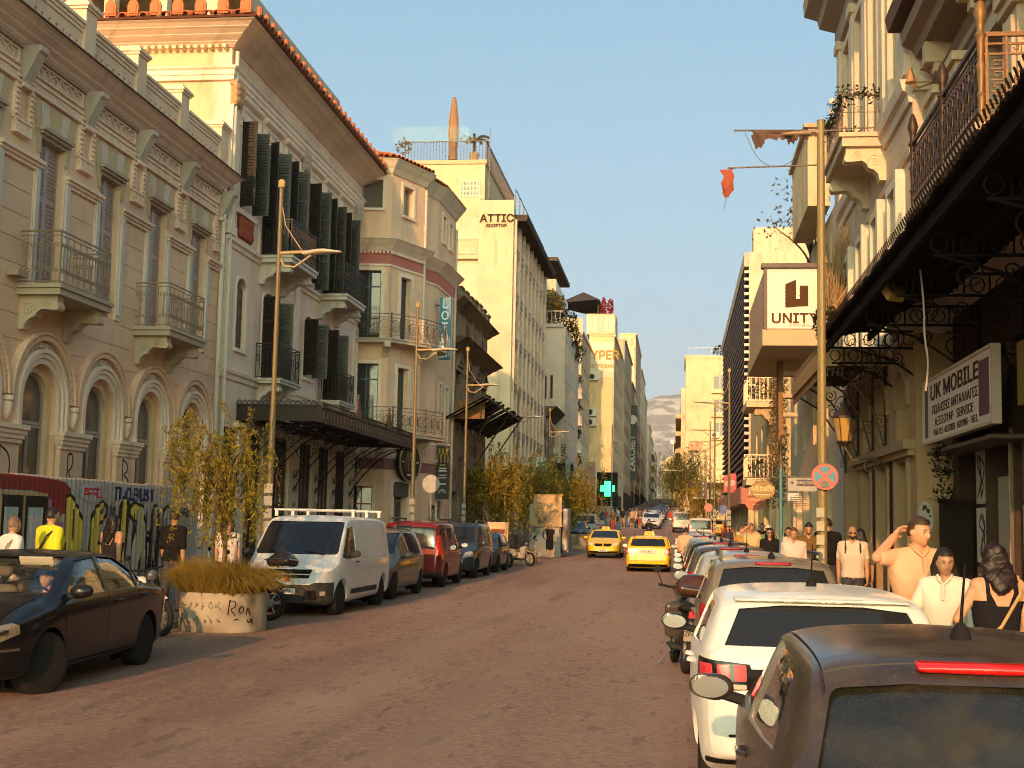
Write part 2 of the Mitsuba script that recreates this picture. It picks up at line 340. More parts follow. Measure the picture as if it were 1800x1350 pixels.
def flat_scroll(L, h, style, seed=0):
    """Polylines (s, z) of one railing panel, L long and h high."""
    P = []
    if style == 'wreath':                        # a round medallion between scrolls
        c, z = L / 2, h * .5; r = h * .33
        P += [[(c + r * math.cos(t), z + r * math.sin(t)) for t in np.linspace(0, 2 * PI, 20)], [(c + r * .55 * math.cos(t), z + r * .55 * math.sin(t)) for t in np.linspace(0, 2 * PI, 14)]]
        for sx in (-1, 1):
            for sz in (-1, 1):
                P.append(spiral(c + sx * (L * .5 - h * .13), z + sz * h * .27, h * .15, 1.4, PI / 2 * sz if sx < 0 else PI / 2 * sz + PI, sx * sz))
                P.append([(c + sx * r * .8, z + sz * r * .75), (c + sx * (L * .5 - h * .13), z + sz * h * .12), (c + sx * L * .48, z)])
    elif style == 'lyre':
        n = max(1, round(L / .26)); d = L / n
        for i in range(n):
            x = d * (i + .5)
            P.append([(d * i, .02), (d * i, h)])
            for sx in (-1, 1):
                P.append(np.vstack([spiral(x + sx * d * .22, h * .78, d * .2, 1.1, PI if sx > 0 else 0, -sx, 12)[::-1], [(x, h * .5)], spiral(x + sx * d * .22, h * .22, d * .2, 1.1, PI if sx > 0 else 0, sx, 12)]))
        P.append([(L, 0), (L, h)])
    elif style == 'bars':
        n = max(2, round(L / .11)); d = L / n
        for i in range(n + 1):
            P.append([(d * i, 0), (d * i, h)])
            if i % 2 == 0 and i < n: P.append([(d * (i + .5) + d * .42 * math.cos(t), h * .62 + d * .9 * math.sin(t)) for t in np.linspace(0, 2 * PI, 9)])
    elif style == 'ornate':                      # dense cast-iron fill
        n = max(1, round(L / .30)); d = L / n
        for i in range(n + 1):
            P.append([(d * i, 0), (d * i, h)])
        for i in range(n):
            x = d * (i + .5)
            for sx in (-1, 1):
                P.append(spiral(x + sx * d * .22, h * .72, d * .22, 1.5, -PI / 2, sx, 14)); P.append(spiral(x + sx * d * .22, h * .3, d * .22, 1.5, PI / 2, -sx, 14))
                P.append([(x, h * .95), (x + sx * d * .12, h * .6), (x, h * .45), (x + sx * d * .3, h * .12)])
            P.append([(d * i, h * .16), (d * i + d, h * .16)]); P.append([(x, 0), (x, h)])
    elif style == 'rings':
        n = max(1, round(L / .5)); d = L / n
        for i in range(n):
            x = d * (i + .5); r = min(d * .45, h * .42)
            P.append([(d * i, 0), (d * i, h)])
            P.append(spiral(x, h * .5, r, 1.9, PI * .5, 1, 34, .12)); P.append([(x + r * 1.05 * math.cos(t), h * .5 + r * 1.05 * math.sin(t)) for t in np.linspace(0, 2 * PI, 18)])
    else:
        n = max(2, round(L / .12))
        for i in range(n + 1): P.append([(L * i / n, 0), (L * i / n, h)])
    return P
def railing(F, par, path, z, h, style='bars', col=(.03, .025, .022), r=.009, m='iron', label=None, top=.018):
    """Iron railing along a path of (u, w) points at height z."""
    ms = []
    for (a, b) in zip(path[:-1], path[1:]):
        a, b = np.array(a, float), np.array(b, float); L = np.linalg.norm(b - a); d = (b - a) / L
        to = lambda q: [(a[0] + d[0] * s, a[1] + d[1] * s, z + zz) for s, zz in q]
        hh = h - .16
        for q in flat_scroll(L, hh, style): ms.append(tube(to(np.array(q) + [0, .08]), r, 4, cap=False))
        for zz, rr in ((.05, top * .8), (h - .08, top * .7), (h, top * 1.2)): ms.append(tube(to([(0, zz), (L, zz)]), rr, 4))
        for s in (0, L): ms.append(tube(to([(s, 0), (s, h + .03)]), top, 4))
    return put(F(cat(*ms)), m, col, par, 'railing', label=label)
def console(wd, dep, ht, z, u):
    """A carved bracket under a slab: scrolled outline, extruded along u."""
    q = [(0, z), (dep, z), (dep, z - ht * .22)]
    q += [(dep - .02 + .07 * math.cos(t) * dep, z - ht * .32 + .12 * ht * math.sin(t)) for t in np.linspace(PI / 2, -PI / 2, 7)]
    q += [(dep * .78, z - ht * .42), (dep * .6, z - ht * .40), (dep * .48, z - ht * .5), (dep * .44, z - ht * .62), (dep * .3, z - ht * .68), (dep * .2, z - ht * .8), (dep * .16, z - ht), (0, z - ht)]
    m = ext(Polygon(q).buffer(0), u - wd / 2, u + wd / 2, 'yz')     # drawn in (w, z), extruded along u
    v, f = m; 
    sw = []
    for s in (-1, 1):
        for (cw, cz, r) in ((dep * .72, z - ht * .24, ht * .14), (dep * .28, z - ht * .4, ht * .2)):
            sp = spiral(cw, cz, r, 1.8, 0, 1, 26, .1); sw.append(tube([(u + s * wd / 2, a, b) for a, b in sp], .018, 5))
    return cat((v, f), *sw)
def balcony(F, par, u0, u1, z, pr, cons, col=(.5, .43, .33), rail='lyre', rh=1.0, icol=(.03, .025, .022), th=.16, cw=.2, ch=.55, name='balcony', label=None, m='stucco', rr=.009, ccol=None):
    sl = F(cat(box(u0, u1, -.05, pr, z - th, z - th * .4), box(u0 - .04, u1 + .04, -.05, pr + .04, z - th * .4 + .002, z)))
    k = put(sl, m, col, par, name, label=label)
    for u in cons: put(F(console(cw, pr * .88, ch, z - th, u)), m, ccol or col, k, 'bracket', sm=35)
    railing(F, k, [(u0 + .05, 0), (u0 + .05, pr - .05), (u1 - .05, pr - .05), (u1 - .05, 0)], z, rh, rail, icol, rr)
    return k
def corn(path, z, h, pr, steps=5, close=False, base=.03):
    """A stepped and curved cornice profile swept along a path."""
    q = [(-.1, z), (base, z)]
    for i in range(steps):
        t0, t1 = i / steps, (i + 1) / steps
        q += [(base + pr * t0 ** 1.2 + .02, z + h * t0 + .004), (base + pr * (t0 + t1) / 2 * .97 + .02, z + h * (t0 + t1 * 1.6) / 2.6), (base + pr * t1 ** 1.1, z + h * t1 - .012)]
    q += [(base + pr, z + h), (-.1, z + h)]
    return sweep(path, q, close)
def dent(F, u0, u1, z0, z1, w, pr, step, wd): 
    n = int((u1 - u0) / step)
    return F(cat(*[box(u0 + (u1 - u0) * (i + .5) / n - wd / 2, u0 + (u1 - u0) * (i + .5) / n + wd / 2, w - .02, w + pr, z0, z1) for i in range(n)]))
def text3(F, txt, u, z, h, w=.0, d=.02, bold=True, center=True, sx=1.0, par=None, name='lettering', col=(.02, .02, .02), m='matt', flip=False, label=None):
    v, f = fromtm(meshkit.text_mesh(txt, h, d, bold)); v = v.copy(); v[:, 0] *= sx
    if center: v[:, 0] -= (v[:, 0].max() + v[:, 0].min()) / 2
    if flip: v[:, 0] *= -1; f = f[:, ::-1]
    q = np.stack([v[:, 0] + u, v[:, 2] + w, v[:, 1] + z], 1)
    return put(F((q, f[:, ::-1])), m, col, par, name, label=label)
def strokes(F, lines, wd, w=.004, d=.004, u=0, z=0, s=1.0, sz=None, flip=False):
    """Painted or sprayed strokes as thin raised lines on a face."""
    g = []
    for q in lines:
        q = np.array(q, float) * [s * (-1 if flip else 1), sz or s] + [u, z]
        g.append(LineString(q).buffer(wd / 2, quad_segs=3))
    return F(ext(unary_union(g), w - d, w, 'xz'))
def smoothline(q, n=6):
    q = np.array(q, float)
    for _ in range(2):
        a = q[:-1] * .75 + q[1:] * .25; b = q[:-1] * .25 + q[1:] * .75
        q = np.vstack([q[:1], np.stack([a, b], 1).reshape(-1, q.shape[1]), q[-1:]])
    return q
# ---------------------------------------------------------------- cream arcaded house at the left (first on the left side)
def house_arcaded():
    F = FL(-12.0); h = thing('arcaded_house', 'two storey cream house with round arches, grey shutters and stone balconies behind the painted hoarding', 'building')
    C = (.80, .54, .35); Wc = (.84, .64, .47); Cr = (.80, .55, .32); Gr = (.36, .29, .23)
    U0, U1 = 19.9, 33.5; cs = [21.25 + 2.65 * k for k in range(5)]; ps = [19.92 + 2.65 * k for k in range(6)]
    ar = [arch(c, .72, .1, 3.95) for c in cs]; wn = [sbox(c - .5, 6.0, c + .5, 9.0) for c in cs]
    put(wall(F, U0, U1, 0, 10.0, ar + wn, .6), 'stucco', C, h, 'wall')
    put(cat(F(box(U0, U1, -9, -.6, 0, 10.2)), F(box(U0, U1, -9, -.02, 10.2, 10.39))), 'stucco', C, h, 'rear_block')
    # rusticated courses between the openings
    zb = np.linspace(5.0, 8.2, 8)
    hoods = unary_union([Point(c, 3.95).buffer(1.30) for c in cs])
    for a, b in zip(zb[:-1], zb[1:]):
        p = sbox(U0, a + .008, U1, b - .008).difference(unary_union([sbox(c - .74, 5.9, c + .74, 9.1) for c in cs] + [hoods]))
        for g in polys(p):
            s_ = rnd.uniform(.95, 1.04)
            if g.area > .01: put(F(ext(g, -.01, .018, 'xz')), 'stucco', (C[0] * s_, C[1] * s_, C[2] * s_), h, 'course')
    for c in cs:
        # arch mouldings
        for (r0, r1, w) in ((.72, .84, .06), (.835, .93, .10), (.925, 1.0, .14)):
            m = cat(ringm(F, c, 3.95, r0, r1, -.02, w), F(box(c - r1, c - r0, -.02, w, 3.44, 3.96)), F(box(c + r0, c + r1, -.02, w, 3.44, 3.96)))
            put(m, 'stucco', (.84, .67, .52), h, 'archivolt', sm=30)
        put(cat(ringm(F, c, 3.98, 1.13, 1.17, -.02, .13), ringm(F, c, 3.98, 1.165, 1.25, -.02, .09), ringm(F, c, 3.98, 1.24, 1.29, -.02, .16)), 'stucco', C, h, 'hood_mould', sm=30)
        bd = [ringm(F, c, 3.98, 1.165, 1.245, .08, .12, PI * (i + .25) / 38, PI * (i + .75) / 38, 2) for i in range(38)]
        put(cat(*bd), 'stucco', Wc, h, 'hood_beads', kind='stuff')
        for i in range(9):
            a0, a1 = PI * i / 9 + .012, PI * (i + 1) / 9 - .012
            put(ringm(F, c, 3.96, 1.005, 1.125, -.01, .045, a0, a1, 5), 'stucco', ((.68, .55, .38), (.56, .42, .25))[i % 2], h, 'voussoir')
        # recessed window bay
        inner = arch(c, .56, .1, 3.95)
        put(F(ext(arch(c, .74, .1, 3.95).difference(inner), -.2, -.1, 'xz')), 'stucco', Cr, h, 'reveal')
        put(F(box(c - .74, c + .74, -.62, -.15, 0, 2.3)), 'stucco', (.3, .24, .17), h, 'window_base')
        for zz in (2.3, 3.62):
            pass
        window(F, h, c - .56, c + .56, 2.3, 4.6, .22, 2, (), Gr, (.06, .05, .042), .055, poly=sbox(c - .56, 2.3, c + .56, 3.52), split=True)
        window(F, h, c - .56, c + .56, 2.3, 4.6, .22, 1, (), Gr, (.10, .08, .065), .055, name='fanlight', poly=arch(c, .56, 3.53, 3.95))
        # upper window with louvred shutters
        put(cat(F(box(c - .5, c + .5, -.62, -.25, 6, 9))), 'stucco', (.05, .04, .035), h, 'room_dark')
        for s in (-1, 1):
            shutter(F, h, c + s * .5, -.15, 6.0, 8.95, .5, 2, (.34, .25, .215), -s, (.2, .62))
            put(F(box(c + s * .5, c + s * .74, -.02, .04, 6, 8.52)), 'stucco', Wc, h, 'jamb')
            put(F(cat(box(c + s * .56, c + s * .70, .03, .075, 6.1, 8.40), box(c + s * .55, c + s * .71, .03, .09, 8.40, 8.46))), 'stucco', (.62, .57, .5), h, 'pilaster')
        put(cat(F(box(c - .56, c + .56, -.25, .03, 8.93, 9.0)), F(box(c - .6, c + .6, -.02, .1, 9.0, 9.06)), F(box(c - .64, c + .64, -.02, .15, 9.055, 9.12))), 'stucco', (.42, .35, .27), h, 'lintel')
        pts = [(-.74, 8.6), (-.95, 9.66), (-.62, 9.66), (-.55, 9.1), (-.2, 9.1), (-.26, 9.66), (.26, 9.66), (.2, 9.1), (.55, 9.1), (.62, 9.66), (.95, 9.66), (.74, 8.6)]
        for q, col in (([(-.62, 8.62), (-.92, 9.63), (-.66, 9.63), (-.5, 9.12), (-.52, 8.62)], 1), ([(-.5, 9.13), (-.64, 9.63), (-.26, 9.63), (-.2, 9.13)], 0), ([(-.2, 9.13), (-.26, 9.63), (.26, 9.63), (.2, 9.13)], 1), ([(.5, 9.13), (.64, 9.63), (.26, 9.63), (.2, 9.13)], 0), ([(.62, 8.62), (.92, 9.63), (.66, 9.63), (.5, 9.12), (.52, 8.62)], 1)):
            put(F(ext(affinity.translate(Polygon(q), c, 0).buffer(-.008), -.01, .03, 'xz')), 'stucco', ((.66, .55, .42), (.56, .43, .25))[col], h, 'lintel_stone')
        # eared label mould
        for (a, b, z0, z1) in ((-1.0, 1.0, 9.66, 9.9),):
            put(cat(F(box(c + a, c + b, -.02, .05, z0, z1)), F(box(c + a - .03, c + b + .03, -.02, .1, z1 - .06, z1)), F(box(c + a - .03, c + b + .03, -.02, .09, z0, z0 + .05)), dent(F, c + a, c + b, z0 + .06, z1 - .07, .05, .03, .062, .03)), 'stucco', Wc, h, 'label_mould')
        for s in (-1, 1):
            put(cat(F(box(c + s * .98, c + s * 1.10, -.02, .07, 8.98, 9.93)), *[F(box(c + s * 1.0, c + s * 1.12, .06, .1, 9.05 + .1 * i, 9.1 + .1 * i)) for i in range(8)]), 'stucco', Wc, h, 'label_stop')
            a, b = sorted((c + s * 1.02, c + s * 1.325))
            put(cat(F(box(a, b, -.02, .06, 8.76, 8.98)), F(box(a, b, -.02, .11, 8.72, 8.77)), F(box(a, b, -.02, .1, 8.95, 9.0)), dent(F, a, b, 8.78, 8.94, .06, .03, .062, .03)), 'stucco', Wc, h, 'label_mould')
    for a, b in zip([U0] + [c + .56 for c in cs], [c - .56 for c in cs] + [U1]):
        put(cat(F(box(a, b, -.02, .06, 8.24, 8.32)), F(box(a - .03, b + .03, -.02, .1, 8.31, 8.38)), F(box(a - .05, b + .05, -.02, .15, 8.375, 8.44))), 'stucco', Wc, h, 'string_course')
    for p in ps:
        if p > U1 - .2: p = U1 - .35
        a, b = p - .58, p + .58
        put(F(box(a + .08, b - .08, -.5, .09, .1, 3.12)), 'stucco', C, h, 'pier')
        put(cat(*[F(box(a + d, b - d, -.5, .09 + w, z, z + .085)) for d, w, z in ((.05, .04, 3.11), (.02, .07, 3.19), (-.01, .1, 3.275), (-.04, .14, 3.36))]), 'stucco', Wc, h, 'capital')
        q = [(0, .0), (.10, .02), (.12, .12), (.05, .18), (.06, .26), (0, .42)]
        put(move(lathe([(.03, 3.52), (.09, 3.6), (.12, 3.78), (.10, 3.84), (.14, 3.87), (.14, 3.95)], 10), F.pt(p, .06, 0)), 'stucco', Wc, h, 'corbel', sm=40)
    # frieze with lattice panels, brackets, cornice
    br = [p for p in ps[:-1]] + [U1 - .12]
    for p in br:
        q = Polygon([(0, 9.62), (.10, 9.66), (.13, 9.75), (.36, 10.24), (.42, 10.28), (.42, 10.375), (0, 10.375)])
        k = put(F(ext(q, p - .15, p + .15, 'yz')), 'stucco', (.52, .46, .36), h, 'bracket')
        put(cat(F(box(p - .17, p + .17, -.02, .14, 9.6, 9.68))), 'stucco', Wc, k, 'bracket_cap')
    for a, b in zip(br[:-1], br[1:]):
        a, b = a + .2, b - .2
        fr = sbox(a, 10.0, b, 10.30)
        put(F(ext(fr.difference(sbox(a + .06, 10.04, b - .06, 10.26)), -.02, .05, 'xz')), 'stucco', Wc, h, 'frieze_frame')
        n = 7; d = (b - a - .12) / n; ls = []
        for i in range(n): x = a + .06 + d * i; ls += [[(x, 10.26), (x + d * .5, 10.15), (x + d * .42, 10.04)], [(x + d * .5, 10.15), (x + d, 10.26)]]
        put(strokes(F, ls, .035, .035, .04), 'stucco', (.62, .53, .44), h, 'frieze_lattice')
        put(F(box(a, b, -.02, .1, 10.305, 10.375)), 'stucco', (.34, .24, .15), h, 'egg_moulding')
    put(wall(F, U0, U1, 10.0, 10.4, (), .6), 'stucco', C, h, 'frieze')
    X = -12.0
    put(corn([(X, U0), (X, U1 - .3), (X - 8, U1 - .3)], 10.38, .40, .47, 4), 'stucco', (.78, .58, .44), h, 'cornice')
    put(sweep([(X, U0), (X, U1 - .3), (X - 8, U1 - .3)], [(-.1, 10.781), (.54, 10.781), (.54, 10.805), (-.1, 10.83)]), 'matt', (.12, .09, .08), h, 'gutter')
    # parapet: piers and slotted panels
    put(F(box(U0, U1, -.35, 0, 10.8, 11.0)), 'stucco', Wc, h, 'parapet_base')
    pp = br
    for a, b in zip(pp[:-1], pp[1:]):
        n = 7; d = (b - a - .6) / n
        p = sbox(a + .25, 11.0, b - .25, 11.66).difference(unary_union([sbox(a + .3 + d * (i + .3), 11.1, a + .3 + d * (i + .7), 11.36) for i in range(n)]))
        put(F(ext(p, -.25, -.06, 'xz')), 'stucco', (.76, .56, .38), h, 'parapet_panel')
        put(cat(F(box(a + .25, b - .25, -.3, -.0, 11.66, 11.74)), F(box(a + .25, b - .25, -.33, .04, 11.735, 11.8)), F(box(a + .25, b - .25, -.28, -.03, 11.58, 11.665))), 'stucco', Wc, h, 'coping')
    for p in pp:
        k = put(F(box(p - .25, p + .25, -.4, .02, 10.8, 12.08)), 'stucco', (.78, .58, .40), h, 'parapet_pier')
        put(cat(F(box(p - .29, p + .29, -.44, .06, 12.08, 12.14)), F(box(p - .33, p + .33, -.48, .1, 12.135, 12.2)), F(box(p - .27, p + .27, -.42, .04, 12.195, 12.27))), 'stucco', Wc, k, 'pier_cap')
    # balconies
    for i, c in enumerate((23.9, 29.2)):
        balcony(F, h, c - 1.12, c + 1.12, 6.02, .85, (c - .86, c + .86), (.47, .38, .27), 'lyre', .98, (.25, .185, .12), th=.2, cw=.26, ch=.62, label=None, ccol=(.52, .42, .28), rr=.011)
    put(tubes([[F.pt(33.35, .1, z) for z in (.2, 11.0)]], .055, 8), 'paint', (.62, .55, .42), h, 'downpipe')
    put(cat(F(box(22.35, 22.75, 0, .25, 6.1, 6.2))), 'stucco', (.4, .3, .2), h, 'ledge_stub')
    # sprayed letters on the piers
    L = {'R': [[(0, 0), (.06, .5), (.02, .95), (.2, 1.0), (.28, .8), (.2, .55), (.06, .5), (.34, .02)]], 'B': [[(.06, 0), (.02, 1.0)], [(.02, 1.0), (.3, .85), (.28, .62), (.06, .52), (.36, .4), (.34, .1), (.04, 0)]],
         'S': [[(.3, .85), (.2, 1.0), (.04, .85), (.1, .6), (.3, .45), (.32, .15), (.15, 0), (0, .18)]], 'D': [[(.02, 0), (.0, 1.0)], [(0, 1.0), (.35, .8), (.4, .35), (.2, .02), (.02, .02)]], 'E': [[(.3, 1), (.02, .95), (.04, 0), (.34, .05)], [(.03, .5), (.25, .5)]]}
    for p, ch in zip(ps, 'EDRBSD'):
        if p > U1 - .2: p = U1 - .35
        put(strokes(F, [smoothline(q) for q in L[ch]], .035, .095, .008, p - .2, 2.35, 1.0, .7), 'matt', (.03, .028, .03), h, 'sprayed_letter')
    put(cat(F(box(3, U0 - .02, -9, 0, 0, 10.4)), F(box(3, U0 - .02, -.3, -.05, 10.4, 12.0))), 'stucco', C, h, 'near_wing')
    return h
house_arcaded()
# ---------------------------------------------------------------- white house with black shutters and the iron canopy
TC = (.42, .13, .055)
def tile_row(par, a, b, up, n, slope=.5, L=.42, nm='tile', col=TC, r=.11):
    """Barrel roof tiles side by side from a to b (world points on the eaves), running up towards direction up."""
    a, b, up = map(lambda q: np.array(q, float), (a, b, up)); up /= np.linalg.norm(up); al = (b - a) / n
    w = np.linalg.norm(al); e = al / w; nn = np.cross(e, up); nn *= np.sign(nn[2])
    t = np.linspace(0, PI, 7); base = []
    for i in range(n):
        o = a + al * (i + .5); rr = w * .44
        p0 = np.array([o + e * rr * math.cos(x) + nn * rr * math.sin(x) for x in t]); q0 = np.array([o + e * rr * .78 * math.cos(x) + nn * (rr * .78 * math.sin(x) - .0) for x in t])
        v = np.vstack([p0, p0 + up * L, q0]); k = len(t); f = np.vstack([gridf(2, k), [[j, j + 1, 2 * k + j + 1] for j in range(k - 1)], [[j, 2 * k + j + 1, 2 * k + j] for j in range(k - 1)]])
        s = rnd.uniform(.72, 1.25); put((v, f), 'matt', (col[0] * s, col[1] * s * rnd.uniform(.85, 1.2), col[2] * s), par, nm)
def antefix(o, w, h):
    t = np.linspace(0, PI, 9); q = [(-w / 2, 0), (-w / 2, h * .3)] + [(-w * .55 * math.cos(x), h * .35 + h * .65 * math.sin(x)) for x in t[1:-1]] + [(w / 2, h * .3), (w / 2, 0)]
    return o(cat(ext(Polygon(q), -.04, .04, 'xz'), ext(Polygon(q).buffer(-w * .18), .03, .07, 'xz')))
def house_shutters():
    F = FL(-12.0); h = thing('shuttered_house', 'white neoclassical house with tall black shutters, terracotta roof edge and dark iron balconies', 'building')
    C = (.82, .62, .47); Wc = (.85, .68, .53); Bk = (.014, .008, .006); U0, U1 = 33.75, 48.6; X = -12.0
    w2 = [35.3, 37.35, 39.4, 42.05, 44.1, 46.15]; w1 = [(35.3, .42, 6.45), (37.8, .55, 5.8), (42.1, .5, 6.4), (44.6, .55, 5.8)]; dr_ = [34.55, 36.75, 39.4, 42.1, 44.4, 46.7]
    op = [sbox(c - .55, 9.35 if i else 10.25, c + .55, 12.75) for i, c in enumerate(w2)] + [seg(c - a, c + a, z, 8.42, .28) for c, a, z in w1] + [sbox(c - .52, .1, c + .52, 4.25) for c in dr_]
    put(wall(F, U0, U1, 0, 14.5, op, .5), 'stucco', C, h, 'wall')
    put(F(box(U0, U1, -11, -.5, 0, 14.5)), 'stucco', (.66, .52, .30), h, 'side_wall')
    put(F(cat(*[box(c - .56, c + .56, -.52, -.42, 9.3, 12.8) for c in w2], *[box(c - .52, c + .52, -.52, -.40, 5.8, 8.5) for c, _, _ in w1])), 'matt', (.025, .02, .018), h, 'room_dark', kind='stuff')
    for i, c in enumerate(w2):
        z0 = 9.35 if i else 10.28
        window(F, h, c - .55, c + .55, z0, 12.75, .3, 2, (.72,), Bk, (.03, .025, .022), .06)
        for s in (-1, 1): shutter(F, h, c + s * .56, .03, z0 + .05, 12.7, .46, 100 + rnd.uniform(-5, 5), Bk, -s, (.3, .72))
        put(cat(F(box(c - .78, c - .56, -.02, .05, z0, 12.9)), F(box(c + .56, c + .78, -.02, .05, z0, 12.9)), F(box(c - .78, c + .78, -.02, .055, 12.76, 12.95))), 'stucco', Wc, h, 'window_surround')
        put(sweep([(X, c - .86), (X, c + .86)], [(-.03, 13.05), (.05, 13.05), (.08, 13.1), (.08, 13.16), (.2, 13.24), (.22, 13.3), (.22, 13.36), (-.03, 13.42)]), 'stucco', Wc, h, 'window_hood')
        put(F(box(c - .7, c + .7, -.02, .03, 12.95, 13.05)), 'stucco', C, h, 'hood_frieze')
        for s in (-1, 1): put(F(cat(box(c + s * .76 - .07, c + s * .76 + .07, -.02, .13, 12.75, 13.05), box(c + s * .76 - .05, c + s * .76 + .05, -.02, .09, 12.55, 12.76))), 'stucco', Wc, h, 'hood_bracket')
    put(F(box(w2[0] - .8, w2[0] + .8, -.02, .12, 10.12, 10.27)), 'stucco', Wc, h, 'sill')
    put(F(box(w2[0] - .6, w2[0] + .6, -.02, .04, 9.5, 10.1)), 'matt', (.16, .045, .03), h, 'panel')
    for i in range(7):
        put(move(lathe([(.05, 9.52), (.085, 9.62), (.05, 9.8), (.08, 9.95), (.05, 10.08)], 8), F.pt(w2[0] - .5 + i / 6, .06, 0)), 'matt', (.30, .08, .045), h, 'baluster', sm=40)
    for p in (34.0, 40.75, 47.95):
        put(F(box(p - .25, p + .25, -.02, .1, 9.5, 12.9)), 'stucco', Wc, h, 'pilaster')
        cp = cat(F(box(p - .3, p + .3, -.02, .2, 13.45, 13.55)), *[move(lathe([(.03, 12.9 + .18 * j), (.10, 13.0 + .18 * j), (.13, 13.1 + .18 * j)], 6), F.pt(p + d, .14, 0)) for j in range(3) for d in (-.2, -.07, .07, .2)], F(box(p - .24, p + .24, -.02, .12, 12.88, 13.5)))
        put(cp, 'stucco', (.50, .30, .16) if p < 35 else (.50, .42, .34), h, 'capital')
        put(F(box(p - .3, p + .3, -.02, .16, 9.38, 9.62)), 'stucco', Wc, h, 'pilaster_base')
    pth = [(X - 11, U0), (X, U0), (X, U1 + .02), (X - 3, U1 + .02)]
    put(sweep(pth, [(-.05, 13.55), (.1, 13.55), (.1, 13.68), (.13, 13.69), (.13, 13.82), (.18, 13.86), (.2, 13.92), (-.05, 13.94)]), 'stucco', Wc, h, 'architrave')
    n = int(11 / .2)
    put(cat(*[box(X - .2 - .2 * i, X - .1 - .2 * i, U0 - .24, U0, 14.4, 14.5) for i in range(n)]), 'stucco', (.7, .58, .38), h, 'dentils', kind='stuff')
    put(corn(pth, 14.46, .5, .85, 4), 'stucco', (.80, .61, .47), h, 'cornice')
    put(sweep([(X - 11.9, U0), (X, U0), (X, U1), (X - 3, U1)], [(-.3, 14.965), (.93, 14.965), (.93, 15.03), (-.3, 15.05)]), 'matt', (.10, .035, .02), h, 'eaves_board')
    # tiled roof
    y0, y1, e = U0 - .9, U1 + .9, X + .9
    rf = (np.array([[e, y0, 15.0], [e, y1, 15.0], [e - 2.6, y1, 15.9], [e - 2.6, y0 + 2.4, 15.9], [X - 11, y0, 15.0], [X - 11, y0 + 2.4, 15.9]]), np.array([[0, 1, 2], [0, 2, 3], [0, 3, 4], [4, 3, 5]]))
    rk = put(rf, 'matt', (.26, .09, .045), h, 'roof')
    tile_row(rk, (e + .05, y0 + .2, 15.03), (e + .05, y1, 15.03), (-2.6, 0, .9), 52)
    tile_row(rk, (e - .3, y0 - .05, 15.03), (e - 9, y0 - .05, 15.03), (0, 2.4, .9), 30)
    for i in range(14): put(antefix(Fr((e - .25 - i * .62, y0 - .02, 15.06), (1, 0, 0), (0, -1, 0)), .3, .46), 'matt', (.52, .17, .075), rk, 'antefix')
    for i in range(26): put(antefix(Fr((e + .02, y0 + .3 + i * .61, 15.06), (0, 1, 0), (1, 0, 0)), .2, .3), 'matt', (.47, .16, .08), rk, 'antefix')
    for i in range(6): put(cat(box(e - 1.6 - i * 1.5, e - 1.3 - i * 1.5, y0 + .9, y0 + 1.2, 15.1, 16.6)), 'stucco', (.7, .6, .4), h, 'terrace_post')
    # terrace pergola behind the roof edge
    pg = put(cat(box(-13.75, -13.45, 36, 50.6, 17.75, 18.4), box(-18, -13.45, 36, 50.6, 18.3, 18.42)), 'stucco', (.58, .50, .40), h, 'pergola')
    for y in (36.2, 40.4, 45.0, 50.4): put(box(-13.72, -13.48, y - .12, y + .12, 15.3, 17.75), 'stucco', (.62, .55, .42), pg, 'post')
    for y in (38, 41.4, 45.4, 48.5): put(box(-18, -13.76, y - .08, y + .08, 18.05, 18.3), 'matt', (.12, .08, .06), pg, 'rafter')
    put(box(-18.4, -18, 35, 50.8, 15, 18.3), 'stucco', (.5, .38, .24), h, 'penthouse_wall')
    # string course and first floor
    put(sweep([(X, U0), (X, U1)], [(-.03, 9.1), (.05, 9.1), (.07, 9.2), (.14, 9.24), (.16, 9.33), (-.03, 9.36)]), 'stucco', Wc, h, 'string_course')
    put(sweep([(X, U0), (X, U1)], [(-.03, 5.55), (.05, 5.55), (.06, 5.68), (.11, 5.7), (.13, 5.78), (-.03, 5.8)]), 'stucco', Wc, h, 'string_course')
    for p in (33.98, 40.6, 48.35): put(F(box(p - .22, p + .22, -.02, .07, 5.8, 9.1)), 'stucco', Wc, h, 'lesene')
    for j, (c, a, z) in enumerate(w1):
        p = seg(c - a, c + a, z, 8.42, .28)
        put(surround(F, p, .09, .03, z), 'stucco', Wc, h, 'window_surround')
        window(F, h, c - a, c + a, z, 8.4, .3, 2, (.7,), Bk, (.03, .026, .024), .05, poly=p)
        if j == 0:
            for s in (-1, 1): shutter(F, h, c + s * a, -.12, z + .03, 8.2, a - .02, 3, (.05, .04, .03), -s)
        else:
            for s in (-1, 1): shutter(F, h, c + s * (a + .01), .03, z + .05, 8.25, a, 105, Bk, -s, (.34, .7))
        if j == 0 or j == 2: put(F(box(c - a - .1, c + a + .1, -.02, .07, z - .1, z)), 'stucco', Wc, h, 'sill')
    sl = (.60, .54, .45)
    for u0, u1, z, pr, cn, rl in ((36.65, 39.35, 9.36, 1.0, (36.95, 39.05), 'bars'), (43.1, 45.7, 9.36, 1.0, (43.4, 45.4), 'bars')):
        balcony(F, h, u0, u1, z, pr, cn, sl, rl, 1.05, (.025, .018, .015), th=.2, cw=.28, ch=.6, rr=.012)
    for u0, u1, z, pr, cn in ((36.75, 38.85, 5.82, .75, (37.1, 38.5)), (43.5, 45.7, 5.82, .75, (43.9, 45.3))):
        balcony(F, h, u0, u1, z, pr, cn, sl, 'bars', 1.0, (.022, .016, .014), th=.14, cw=.22, ch=.5, rr=.012)
    # ground floor: black glazed doors between pilasters
    for c in dr_:
        window(F, h, c - .52, c + .52, .14, 4.25, -.03, 2, (.25, .78), (.02, .014, .012), (.018, .015, .014), .09, name='door')
